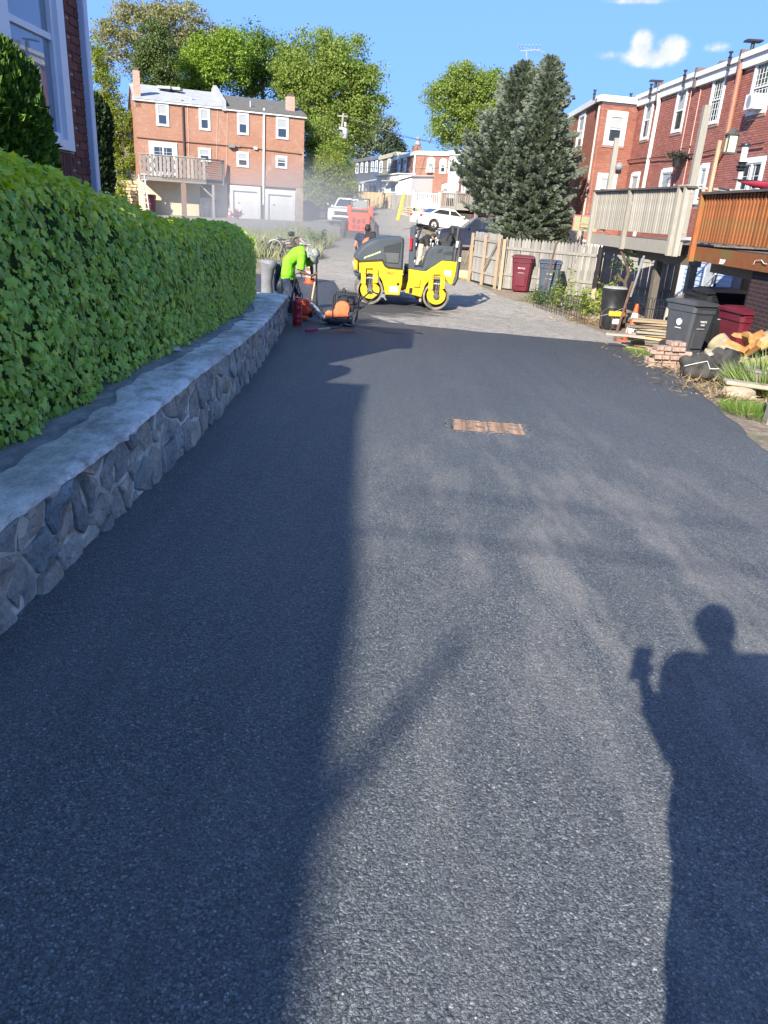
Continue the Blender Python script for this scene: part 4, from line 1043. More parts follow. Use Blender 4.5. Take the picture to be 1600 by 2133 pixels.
# ================================================================ building helpers
trim_dirty = M('trim_dirty', (.70, .70, .68), .6, .08, 4, .08)
def zq(zx, zy, ox, oy, k): return ox+zx/k, oy+zy/k
def window(P, rect, parent, fw=.11, o=.05, blind_=.6, mid=True, trim=None, pane=None, bars=0, sill=None, mh=.5, mull=0):
    """a proud casing with sashes, glass behind it and a half drawn blind; rect = (s0, s1, z0, z1)"""
    s0, s1, z0, z1 = rect; trim = trim or white_paint
    c = MB(); c.pbox(P, s0, s0+fw, z0, z1, .004, o); c.pbox(P, s1-fw, s1, z0, z1, .004, o)
    c.pbox(P, s0+fw, s1-fw, z1-fw, z1, .004, o); c.pbox(P, s0+fw, s1-fw, z0, z0+fw*.8, .004, o+.012)
    w_ = c.build('window', trim, parent)
    a, b, d, e = s0+fw, s1-fw, z0+fw*.8, z1-fw; f2 = .038
    s = MB(); s.pbox(P, a, a+f2, d, e, .006, o-.02); s.pbox(P, b-f2, b, d, e, .006, o-.02); s.pbox(P, a+f2, b-f2, e-f2, e, .006, o-.02); s.pbox(P, a+f2, b-f2, d, d+f2, .006, o-.02)
    if mid: zm = lerp(d, e, mh); s.pbox(P, a+f2, b-f2, zm-f2*.6, zm+f2*.6, .006, o-.018)
    for k in range(mull): q = lerp(a, b, (k+1)/(mull+1)); s.pbox(P, q-.045, q+.045, d+f2, e-f2, .006, o-.012)
    s.build('sash', trim, w_)
    if bars:
        g = MB()
        for k in range(1, bars+1): q = lerp(a, b, k/(bars+1)); g.pbox(P, q-.009, q+.009, d+f2, e-f2, .012, .02)
        for k in range(1, 2*bars+1): q = lerp(d, e, k/(2*bars+1)); g.pbox(P, a+f2, b-f2, q-.008, q+.008, .013, .019)
        g.build('glazing_bars', trim, w_)
    MB().pbox(P, a+f2, b-f2, d+f2, e-f2, .005, .011).build('pane', pane or glass, w_)
    if blind_ > 0:
        MB().pbox(P, a+f2+.01, b-f2-.01, lerp(e, d, blind_), e-f2, .0112, .0125).build('blind', blind, w_)
    if sill is not None: MB().pbox(P, s0-.04, s1+.04, z0-.085, z0-.003, .0, .05).build('sill', sill, w_)
    return w_
def prect(P, lt, rb):
    s0, z1 = P.sz(*lt); s1, z0 = P.sz(*rb); return (min(s0, s1), max(s0, s1), min(z0, z1), max(z0, z1))
def pipe(P, pts, r, mat, parent, name='downspout', o=.06):
    q = [P.pt(*P.sz(*p), o) for p in pts]
    return MB().tube(q, r, 8).build(name, mat, parent, True)

# ================================================================ double brick house on the left
def double_house():
    a0 = at(281, 200, 55); P = Plane((a0.x, a0.y), (math.cos(R(21)), math.sin(R(21))))
    Z1 = lambda zx, zy: (160+zx/3.2, zy/3.2)
    sR, zR = P.sz(*Z1(1518, 790)); s0, zE = P.sz(*Z1(392, 660)); zE = (zE+zR)/2
    g0 = .42
    t = thing('brick_house', 'double brick house with two white garage doors and half grey, half dark roof', 'house', P.pt(0, g0))
    wb = brickm('brick_double', (.25, .10, .055), (.35, .165, .10), (.33, .27, .215), ang=R(21), effl=.4)
    sm = P.sz(*Z1(970, 700))[0]; zb = P.sz(*Z1(1240, 1240))[1]       # brick stops above the garages
    m = MB(); m.pbox(P, 0, sR, zb, zE, -9, 0); m.build('wall', wb, t)
    stucco = M('stucco_yellow', (.55, .47, .30), .9, .08, 2, .2, 20)
    b = MB(); sg = P.sz(*Z1(1005, 1300))[0]
    b.pbox(P, .03, sg-.02, g0-.6, zb-.003, -9, -.03); b.build('basement_wall', stucco, t)
    b = MB(); b.pbox(P, sg-.018, sR-.05, g0-.6, zb-.003, -9, -.2); b.build('garage_wall', M('brick_shade', (.2, .09, .06), .9), t)
    # rubble stone pier right of the garages
    sq0 = P.sz(*Z1(1460, 1300))[0]; pier = MB().pbox(P, sq0+.02, sR+.01, g0-.6, zb-.006, -.12, .0).build('stone_pier', MATS['mortar'], t)
    stn = M('pier_stone', (.42, .32, .2), .9, .3, 5, .4); rd = random.Random(4); z = g0
    while z < zb-.12:
        h = rd.uniform(.16, .3); h = min(h, zb-.02-z); s = sq0+.03
        while s < sR-.05:
            l = min(rd.uniform(.14, .36), sR-.01-s); MB().pbox(P, s+.012, s+l-.012, z+.012, z+h-.012, -.02, .028).build('stone', stn, t); s += l
        z += h
    # garage doors
    for (x0, y0, x1, y1) in ((1018, 1232, 1225, 1448), (1255, 1258, 1455, 1465)):
        r = prect(P, Z1(x0, y0), Z1(x1, y1)); f = MB(); fw = .24
        f.pbox(P, r[0], r[0]+fw, g0-.05, r[3], -.09, .03); f.pbox(P, r[1]-fw, r[1], g0-.05, r[3], -.09, .03); f.pbox(P, r[0]+fw, r[1]-fw, r[3]-.34, r[3], -.09, .03)
        gd = f.build('garage_door', white_paint, t)
        a, b_, top = r[0]+fw, r[1]-fw, r[3]-.34; n = 4; hh = (top-g0)/n
        for k in range(n):
            MB().pbox(P, a, b_, g0+hh*k+.006, g0+hh*(k+1)-.006, -.14, -.10).build('panel', white_paint, gd)
            for j in range(4):
                w_ = (b_-a)/4; q = MB(); q.pbox(P, a+w_*j+.07, a+w_*(j+1)-.07, g0+hh*k+.1, g0+hh*(k+1)-.1, -.101, -.09); q.build('panel', white_paint, gd)
        MB().pbox(P, a+.02, b_-.02, g0-.02, top, -.13, -.103).build('backing', white_trim, gd)
        MB().pbox(P, lerp(a, b_, .25)-.05, lerp(a, b_, .25)+.05, g0+1.0, g0+1.05, -.085, -.05).build('handle', black_metal, gd)
    # windows
    for lt, rb, kw in (((525, 680), (617, 845), {}), ((812, 715), (891, 873), {}), ((1068, 745), (1146, 903), {}), ((1328, 777), (1410, 932), {}),
                   ((808, 982), (895, 1085), dict(blind_=.45)), ((1065, 1008), (1148, 1118), dict(blind_=.5)), ((1326, 1035), (1402, 1126), dict(blind_=.3))):
        window(P, prect(P, Z1(*lt), Z1(*rb)), t, .12, .06, **({'blind_': .5} | kw))
    r = prect(P, Z1(478, 938), Z1(672, 1075)); window(P, (r[0], r[1], r[2]-1.0, r[3]), t, .3, .07, blind_=.0, mid=False, mull=1, bars=2)
    # stains of bare mortar below the sills are part of the wall; cables and meter gear
    pipe(P, [Z1(704, 668), Z1(718, 1040)], .07, M('pipe_dark', (.05, .035, .03), .6), t)
    pipe(P, [Z1(1248, 722), Z1(1243, 1365)], .075, white_paint, t)
    for x in ((738, 690, 748, 1030), (938, 735, 934, 1060), (1004, 745, 1000, 1200)): pipe(P, [Z1(x[0], x[1]), Z1(x[2], x[3])], .022, M('conduit', (.5, .35, .28), .7), t, 'conduit', .02)
    pipe(P, [Z1(400, 915), Z1(600, 935), Z1(900, 962), Z1(1160, 985), Z1(1260, 1000), Z1(1500, 1028)], .03, M('cable_brown', (.12, .06, .045), .8), t, 'cable', .05)
    gbox = MB(); s, z = P.sz(*Z1(1040, 975)); gbox.pbox(P, s-.3, s+.1, z-.1, z+.1, .0, .3); gbox.pbox(P, s+.1, s+.5, z-.02, z+.06, .02, .12); gbox.build('service_bracket', M('bracket_grey', (.2, .19, .18), .7), t)
    s, z = P.sz(*Z1(1190, 990)); MB().pbox(P, s-.12, s+.12, z-.06, z+.1, .0, .15).build('junction_box', trim_dirty, t)
    # fascia and gutters, roofs
    MB().pbox(P, -.15, sm-.0, zE-.02, zE+.2, -.3, .16).build('fascia', white_paint, t); MB().pbox(P, sm+.004, sR+.12, zE-.06, zE+.16, -.3, .16).build('fascia', white_paint, t)
    PRd = Plane(P.pt(0, 0, -4.2).xy, P.d.xy); zr = PRd.sz(*Z1(600, 580))[1]; zr2 = PRd.sz(*Z1(1300, 668))[1]
    def roof(sa, sb, z0, z1, mt, nm):
        m = MB(); v = [P.pt(sa, z0, .2), P.pt(sb, z0, .2), P.pt(sb, z1, -4.2), P.pt(sa, z1, -4.2), P.pt(sb, z0, -9.1), P.pt(sa, z0, -9.1)]
        dz = Vector((0, 0, -.1)); n = 6
        m.add(v+[q+dz for q in v], [(0, 1, 2, 3), (3, 2, 4, 5), (6, 9, 8, 7), (9, 11, 10, 8), (0, 6, 7, 1), (5, 4, 10, 11), (0, 3, 9, 6), (3, 5, 11, 9), (1, 7, 8, 2), (2, 8, 10, 4)])
        return m.build(nm, mt, t)
    roof(-.12, sm-.02, zE+.19, zr, roof_grey, 'roof'); roof(sm+.25, sR+.1, zE+.15, zr2, roof_dark, 'roof')
    gb = MB()
    for sa, zt in ((.001, zr), (sR-.001, zr2)):
        for k in (0,): gb.add([P.pt(sa, zE-.05, -.01), P.pt(sa, zE-.05, -8.9), P.pt(sa, zt-.14, -4.2), P.pt(sa+.12*(1 if sa < 1 else -1), zE-.05, -.01), P.pt(sa+.12*(1 if sa < 1 else -1), zE-.05, -8.9), P.pt(sa+.12*(1 if sa < 1 else -1), zt-.14, -4.2)], [(0, 1, 2), (3, 5, 4), (0, 3, 4, 1), (1, 4, 5, 2), (2, 5, 3, 0)])
    gb.build('gable', wb, t)
    pw = MB(); pw.add([P.pt(sm-.02, zE-.1, .18), P.pt(sm+.23, zE-.1, .18), P.pt(sm+.23, zE-.1, -9), P.pt(sm-.02, zE-.1, -9), P.pt(sm-.02, zE+.5, .18), P.pt(sm+.23, zE+.5, .18), P.pt(sm+.23, zE+.5, -9), P.pt(sm-.02, zE+.5, -9),
                       P.pt(sm-.02, zr+.45, -4.2), P.pt(sm+.23, zr+.45, -4.2)], [(0, 1, 2, 3), (0, 4, 5, 1), (3, 2, 6, 7), (0, 3, 7, 8, 4), (1, 5, 9, 6, 2), (4, 8, 9, 5), (8, 7, 6, 9)]); pw.build('parapet', roof_grey, t)
    brc = brickm('brick_chimney', (.34, .15, .1), (.45, .24, .17), (.5, .45, .4), ang=R(21))
    def chim(zx0, zx1, ztop, o0, lean=0):
        s0_, z1_ = P.sz(*Z1(zx0, ztop)); s1_ = P.sz(*Z1(zx1, ztop))[0]
        c = MB().pbox(P, s0_, s1_, zE-.4, z1_-.1, o0-.5, o0).build('chimney', brc, t); MB().pbox(P, s0_+.06, s1_-.06, z1_-.098, z1_+.08, o0-.42, o0-.08).build('chimney_pot', M('pot', (.1, .07, .06), .8), c)
    chim(372, 416, 455, .0); chim(1420, 1472, 622, -.8)
    sk = MB(); s, z = PRd.sz(*Z1(610, 590))
    for (x, y) in ((612, 598), (680, 592)):
        s, z = P.sz(*Z1(x, y)); v = P.pt(s, zE+.2+(zr-zE)*.62, -2.6); MB().box(v+Vector((0, 0, .1)), (.9, .7, .16)).build('skylight', roof_grey, t)
    for (x, y) in ((770, 660), (1168, 705)):
        s, z = P.sz(*Z1(x, y)); MB().cyl(P.pt(s, zE+.2, -.6), P.pt(s, zE+.75, -.6), .06).build('vent_pipe', gal, t)
    # ---- balcony deck
    d = thing('balcony_deck', 'grey wooden balcony with latticed corner on the double house', 'deck', P.pt(1, 3))
    PD = Plane(P.pt(0, 0, 1.7).xy, P.d.xy)
    a = PD.sz(*Z1(415, 1020)); b = PD.sz(*Z1(855, 1052)); lo = PD.sz(*Z1(425, 1165)); zt = (a[1]+b[1])/2; zl = lo[1]
    zl = (zl+PD.sz(*Z1(855, 1195))[1])/2
    n = 17
    for i in range(n):
        s = lerp(a[0]+.05, b[0]-.1, i/(n-1)); w_ = .17 if i not in (0,) else .1
        MB().pbox(PD, s-w_/2, s+w_/2, zl-.03, zt-.06, .0, .03).build('board', wd_deck2, d)
    l = MB(); 
    for i in range(26):
        s = lerp(a[0], b[0], i/26); l.hexa([PD.pt(s, zl+.1, -.06), PD.pt(s+.04, zl+.1, -.06), PD.pt(s+.04, zl+.1, -.05), PD.pt(s, zl+.1, -.05), PD.pt(s+.35, zt-.1, -.06), PD.pt(s+.39, zt-.1, -.06), PD.pt(s+.39, zt-.1, -.05), PD.pt(s+.35, zt-.1, -.05)])
        l.hexa([PD.pt(s+.35, zl+.1, -.075), PD.pt(s+.39, zl+.1, -.075), PD.pt(s+.39, zl+.1, -.065), PD.pt(s+.35, zl+.1, -.065), PD.pt(s, zt-.1, -.075), PD.pt(s+.04, zt-.1, -.075), PD.pt(s+.04, zt-.1, -.065), PD.pt(s, zt-.1, -.065)])
    tag(l.build('lattice', wd_deck2, d), kind='stuff')
    MB().pbox(PD, a[0]-.1, b[0]+.05, zt-.058, zt+.0, -.1, .08).build('rail', wd_deck2, d)
    MB().pbox(PD, a[0]-.1, b[0]+.05, zl-.3, zl-.0, -.14, -.02).build('fascia', wd_deck2, d)
    # angled latticed corner
    c0 = PD.pt(b[0], 0); c1 = P.pt(b[0]+1.35, 0, .5); PL = Plane(c0.xy, (c1-c0).xy); L_ = (c1-c0).length
    lt = MB()
    for i in range(13):
        s = L_*i/12; lt.pbox(PL, s, s+.035, zl-.05, zt-.06, .01, .02)
    for i in range(10):
        z = lerp(zl, zt-.1, i/9); lt.pbox(PL, 0, L_, z, z+.035, .022, .03)
    tag(lt.build('lattice', wd_deck2, d), kind='stuff')
    MB().pbox(PL, 0, L_, zt-.058, zt+.0, -.06, .06).build('rail', wd_deck2, d); MB().pbox(PL, 0, L_, zl-.3, zl-.0, -.1, -.0).build('fascia', wd_deck2, d)
    MB().pbox(PL, L_-.05, L_+.08, zl-.3, zt+.05, -.07, .07).build('post', wd_deck2, d)
    fl = MB(); q = [PD.pt(a[0]-.05, zl-.05, -.03), c0+Vector((0, 0, zl-.05)), c1+Vector((0, 0, zl-.05)), P.pt(b[0]+1.35, zl-.05, .02), P.pt(a[0]-.05, zl-.05, .02)]
    fl.add(q+[k-Vector((0, 0, .12)) for k in q], [(0, 1, 2, 3, 4), (9, 8, 7, 6, 5)]+[(i, (i+1) % 5, 5+(i+1) % 5, 5+i) for i in range(5)]); fl.build('floor', wd_dark, d)
    for (zx0, zx1, y1) in ((455, 472, 1345),):
        s = PD.sz(*Z1(463, 1300))[0]; MB().pbox(PD, s-.07, s+.07, g0-.2, zl-.3, -.2, -.06).build('post', wd_deck2, d)
    s = PD.sz(*Z1(715, 1300))[0]; MB().pbox(PD, s-.16, s+.16, g0-.2, zl-.3, -.3, -.05).build('post', M('post_brown', (.2, .13, .09), .8), d)
    s = PD.sz(*Z1(915, 1300))[0]; MB().pbox(PD, s-.08, s+.08, g0-.2, zl-.3, -.5, -.35).build('post', wd_deck2, d)
    MB().tube([PD.pt(s-.9, zl-.32, -.4), PD.pt(s, zl-1.1, -.42)], .06, 4).build('brace', wd_deck2, d)
    ld = MB(); 
    for dx in (0, .35): ld.tube([PD.pt(a[0]+.08+dx, g0, .3), PD.pt(a[0]-.1+dx, zl, .0)], .03, 5)
    for k in range(7): ld.tube([PD.pt(a[0]+.05+.0*k, g0+.3+.35*k, .26-.035*k), PD.pt(a[0]+.4, g0+.3+.35*k, .26-.035*k)], .02, 5)
    lo_ = ld.build('ladder', trim_dirty, None, org=PD.pt(a[0], g0, .3)); tag(lo_, 'pale ladder leaning at the left end of the balcony of the double house', 'ladder')
    # dark opening behind the bins
    r = prect(P, Z1(820, 1228), Z1(912, 1345)); MB().pbox(P, r[0], r[1], r[2], r[3], -.028, -.018).build('basement_opening', dark_void, t)
    return P, g0, Z1
PH, G0, ZH1 = double_house()

# ================================================================ row houses in the distance
Z3 = lambda zx, zy: (700+zx/2.857, 220+zy/2.857)
def at_xy(px, py, Y): p = at(px, py, Y); return (p.x, p.y)
far_b = brickm('brick_far', (.19, .075, .05), (.26, .12, .085), (.32, .28, .24), ang=0, bw=.3, bh=.1)
def far_block(label, pA, pB, ztop, mat, wins, depth=7, zbot=.2, cornice=white_paint, ch=.35, fw=.13, grp='row houses at the far end of the alley', **kw):
    d = (pB[0]-pA[0], pB[1]-pA[1]); L_ = math.hypot(*d); P = Plane(pA, d)
    t = thing('row_house', label, 'house', P.pt(0, zbot), group=grp)
    MB().pbox(P, 0, L_, zbot-1, ztop-ch, -depth, 0).build('wall', mat, t)
    MB().pbox(P, -.0, L_-.01, ztop-ch+.002, ztop, -depth, .14).build('cornice', cornice, t)
    MB().pbox(P, .05, L_-.05, ztop+.002, ztop+.06, -depth, -.05).build('roof', roof_grey, t)
    for lt, rb in wins:
        r = prect(P, Z3(*lt), Z3(*rb)); w_ = window(P, r, t, fw, .06, blind_=.35)
        arc = MB(); n = 7; s0, s1, _, z1 = r; top = [(lerp(s0, s1, i/n), z1+.002+.16*math.sin(PI*i/n)) for i in range(n+1)]
        vs = [P.pt(s, z, .05) for s, z in top]+[P.pt(s, z, .006) for s, z in top]
        m_ = n+1; arc.add(vs, [tuple(range(m_)), tuple(range(m_, 2*m_))[::-1]]+[(i, i+1, m_+i+1, m_+i) for i in range(n)]+[(0, m_, 2*m_-1, n)]); arc.build('arched_head', white_paint, w_)
    return t, P, L_
Yr = 74
pF0 = at_xy(*Z3(464, 400), Yr); pF1 = at_xy(*Z3(668, 400), Yr-1.5); pF2 = at_xy(*Z3(738, 400), Yr-2.2); pF3 = at_xy(*Z3(830, 400), 60); pF4 = at_xy(1075, 380, 45)
zt = at(*Z3(470, 272), Yr).z
t1, P1, L1 = far_block('brick row house with arched windows and a window air conditioner at the far end', pF0, pF1, zt, far_b, [((545, 318), (585, 400)), ((620, 325), (655, 405)), ((502, 462), (540, 522)), ((632, 472), (712, 520))], ch=.3)
s, z = P1.sz(*Z3(563, 383)); MB().pbox(P1, s-.28, s+.28, z-.2, z+.18, .06, .4).build('air_conditioner', trim_dirty, t1)
MB().tube([P1.pt(.05, zt-.3, .1), P1.pt(.0, 1, .1)], .09, 7).build('downspout', white_paint, t1)
tt, Pb, Lb = far_block('grey sided bay of the far row house between brick walls', pF1, pF2, at(*Z3(700, 268), Yr-2).z, M('siding_grey', (.36, .37, .38), .8, .08, 4), [((672, 325), (718, 405))], depth=5, zbot=3.9)
t2, P2, L2 = far_block('brick row house seen edge-on beside the left spruce', pF2, pF3, at(*Z3(745, 275), Yr-2).z, far_b, [((750, 300), (766, 400)), ((778, 292), (795, 395)), ((808, 282), (823, 390)), ((752, 462), (768, 520)), ((785, 455), (800, 520))], ch=.45)
t2b, _, _ = far_block('brick row house mostly hidden behind the blue spruces', pF3, pF4, at(*Z3(830, 245), 60).z, far_b, [], ch=.45)
pA0 = at_xy(*Z3(346, 400), 84)
t3, P3, L3 = far_block('brick row house wing with two narrow windows and white cornice left of the downspout', pA0, pF0, zt-.0, far_b, [((370, 322), (385, 400)), ((404, 316), (420, 394))], ch=.3)
pA1 = at_xy(*Z3(256, 400), 92)
far_block('tan row house between the blue-grey houses and the brick wing', pA1, pA0, at(*Z3(300, 290), 88).z, M('siding_tan', (.2, .17, .12), .85, .1, 4), [((262, 335), (275, 400)), ((310, 320), (322, 390))], cornice=M('cornice_tan', (.4, .38, .27), .8), ch=.4)
pA2 = at_xy(*Z3(205, 400), 97)
far_block('blue row house at the far end', pA2, pA1, at(*Z3(225, 305), 95).z, M('siding_blue', (.07, .1, .15), .85, .1, 4), [((212, 330), (222, 395)), ((236, 328), (246, 395))], cornice=M('cornice_blue', (.12, .15, .2), .8))
pA3 = at_xy(*Z3(100, 400), 106)
far_block('slate grey row house half hidden by trees at the far end', pA3, pA2, at(*Z3(150, 318), 102).z, M('siding_slate', (.07, .08, .09), .85, .1, 4), [((120, 345), (132, 405)), ((150, 340), (160, 400)), ((178, 338), (188, 400))], cornice=M('cornice_slate', (.12, .13, .14), .8))
# white additions in front
def addition(label, ax, ay, bx, by, Y0, Y1, ztl, ztr, mat, depth):
    pa, pb = at_xy(*Z3(ax, ay), Y0), at_xy(*Z3(bx, by), Y1); P = Plane(pa, (pb[0]-pa[0], pb[1]-pa[1])); L_ = math.hypot(pb[0]-pa[0], pb[1]-pa[1])
    t = thing('house_extension', label, 'house', P.pt(0, 1))
    MB().hexa([P.pt(0, 0, -depth), P.pt(L_, 0, -depth), P.pt(L_, 0, 0), P.pt(0, 0, 0), P.pt(0, ztl+.2, -depth), P.pt(L_, ztr+.2, -depth), P.pt(L_, ztr, 0), P.pt(0, ztl, 0)]).build('wall', mat, t)
    MB().hexa([P.pt(-.1, ztl+.21, -depth), P.pt(L_+.1, ztr+.21, -depth), P.pt(L_+.1, ztr+.01, .2), P.pt(-.1, ztl+.01, .2), P.pt(-.1, ztl+.3, -depth), P.pt(L_+.1, ztr+.3, -depth), P.pt(L_+.1, ztr+.1, .2), P.pt(-.1, ztl+.1, .2)]).build('roof', white_paint, t)
    return t, P, L_
ex, Pe, Le = addition('white rendered extension behind the wooden fence, with a side door', 240, 470, 372, 470, 76, 73, at(*Z3(240, 425), 76).z, at(*Z3(372, 408), 73).z, white_paint, 4)
window(Pe, prect(Pe, Z3(262, 455), Z3(276, 500)), ex, .1, .05)
ex2, Pe2, Le2 = addition('white rendered extension with a sloping roof beside the white deck', 372, 470, 448, 470, 72, 71, at(*Z3(372, 448), 72).z, at(*Z3(448, 422), 71).z, white_paint, 3)
r = prect(Pe, Z3(326, 455), Z3(362, 520)); dd = MB().pbox(Pe, r[0], r[1], r[2], r[3], .004, .09).build('porch_door', trim_dirty, ex)
MB().pbox(Pe, r[0]+.2, r[1]-.15, r[2]+.1, r[3]-.2, .092, .1).build('pane', glass, dd)
MB().pbox(Pe, r[0]-.2, r[1]+.2, r[3]+.01, r[3]+.12, .0, .9).build('canopy', M('canopy_grey', (.3, .3, .3), .7), ex)
def porch():
    t = thing('covered_porch', 'dark covered back porch with posts and pale roof behind the wooden fence', 'porch', at(*Z3(150, 500), 86))
    pa, pb = at_xy(*Z3(98, 480), 92), at_xy(*Z3(240, 480), 82); P = Plane(pa, (pb[0]-pa[0], pb[1]-pa[1])); L_ = math.hypot(pb[0]-pa[0], pb[1]-pa[1]); z = at(*Z3(180, 462), 86).z
    MB().pbox(P, 0, L_, -.2, z-.05, -3, -2).build('wall', M('porch_dark', (.06, .065, .07), .9), t)
    MB().hexa([P.pt(0, z, 0), P.pt(L_, z, 0), P.pt(L_, z+.6, -3), P.pt(0, z+.6, -3), P.pt(0, z+.15, 0), P.pt(L_, z+.15, 0), P.pt(L_, z+.75, -3), P.pt(0, z+.75, -3)]).build('roof', M('porch_roof', (.4, .4, .38), .8), t)
    for k in range(8): s = L_*k/7.05; MB().pbox(P, s, s+.14, .5, z-.01, -.14, 0).build('post', trim_dirty, t)
    for k in range(3): s = L_*(k+.3)/3; MB().pbox(P, s, s+.9, z-2.2, z-.3, -1.99, -1.9).build('door', trim_dirty, t)
porch()
def far_chimney():
    c = at(*Z3(484, 262), 76); t = thing('brick_chimney', 'small chimney with a pale pot on the roof of the far brick row house', 'chimney', (c.x, c.y, zt))
    MB().bb((c.x-.5, c.y-.4, zt-.3), (c.x+.4, c.y+.4, zt+.55)).build('stack', far_b, t); MB().lathe([(.2, zt+.55), (.3, zt+.7), (.16, zt+1.0), (.26, zt+1.2), (.05, zt+1.35)], (c.x, c.y, 0), 10).build('pot', M('pot_dull', (.25, .25, .26), .8), t)
far_chimney()

# ================================================================ right-hand brick terrace
PR = Plane((12.06-.0677*26, 26), (.0677, -1))      # s grows towards the viewer, out = towards the alley
Z4 = lambda zx, zy: (1180+zx/3.81, 60+zy/3.81)
mort_row = M('mortar_row', (.74, .63, .57), .9, .12, 12, .3, world=True)
def brick_veneer(P, s0, s1, z0, z1, holes, parent, mat, nparts, near_high=True, key=None):
    """real bricks laid in stretcher bond; the largest seen ones are parts, the rest one part"""
    cand = []; r = 0; z = z0
    bl, bh = .213, .0685
    while z+bh <= z1+.001:
        s = s0-(bl/2 if r % 2 else 0)
        while s < s1:
            a, b = max(s+.005, s0), min(s+bl-.005, s1)
            segs = [(a, b)]
            for (ha, hb, hz0, hz1) in holes:
                if z+bh > hz0 and z < hz1:
                    n_ = []
                    for (p, q) in segs:
                        if q <= ha or p >= hb: n_.append((p, q))
                        else:
                            if p < ha-.02: n_.append((p, ha))
                            if q > hb+.02: n_.append((hb, q))
                    segs = n_
            for (p, q) in segs:
                if q-p > .03: cand.append((p, q, z+.007, z+bh-.007))
            s += bl
        z += bh; r += 1
    def seen(c): return 0 if key is None else key(c)
    cand.sort(key=seen); full = [c for c in cand if abs(c[1]-c[0]-.203) < .003][:nparts]; fs_ = set(full)
    og = ORG[parent.name]; me = None
    for c in full:
        sm_, zm = (c[0]+c[1])/2, (c[2]+c[3])/2
        if me is None:
            m = MB(); m.cbox((0, 0, 0), (.201, .02, .0545), .004); me = m.mesh('brick', mat)
        b = link('brick', me, parent); p = P.pt(sm_, zm, .0+random.uniform(0, .003))
        b.matrix_local = Matrix.Translation(p-og) @ Matrix.Rotation(math.atan2(P.d.y, P.d.x), 4, 'Z')
    rest = [c for c in cand if c not in fs_]; vs = []; fs = []
    for c in rest:
        k = len(vs); o = .010+random.uniform(0, .003)
        vs += [P.pt(c[0], c[2], 0), P.pt(c[1], c[2], 0), P.pt(c[1], c[3], 0), P.pt(c[0], c[3], 0), P.pt(c[0], c[2], o), P.pt(c[1], c[2], o), P.pt(c[1], c[3], o), P.pt(c[0], c[3], o)]
        fs += [(k+4, k+5, k+6, k+7), (k, k+1, k+5, k+4), (k+1, k+2, k+6, k+5), (k+2, k+3, k+7, k+6), (k+3, k, k+4, k+7)]
    me2 = D.meshes.new('brickwork'); me2.from_pydata([tuple(v-og) for v in vs], [], fs); me2.materials.append(mat)
    tag(link('brickwork', me2, parent), kind='stuff'); print('bricks', len(full), len(rest))
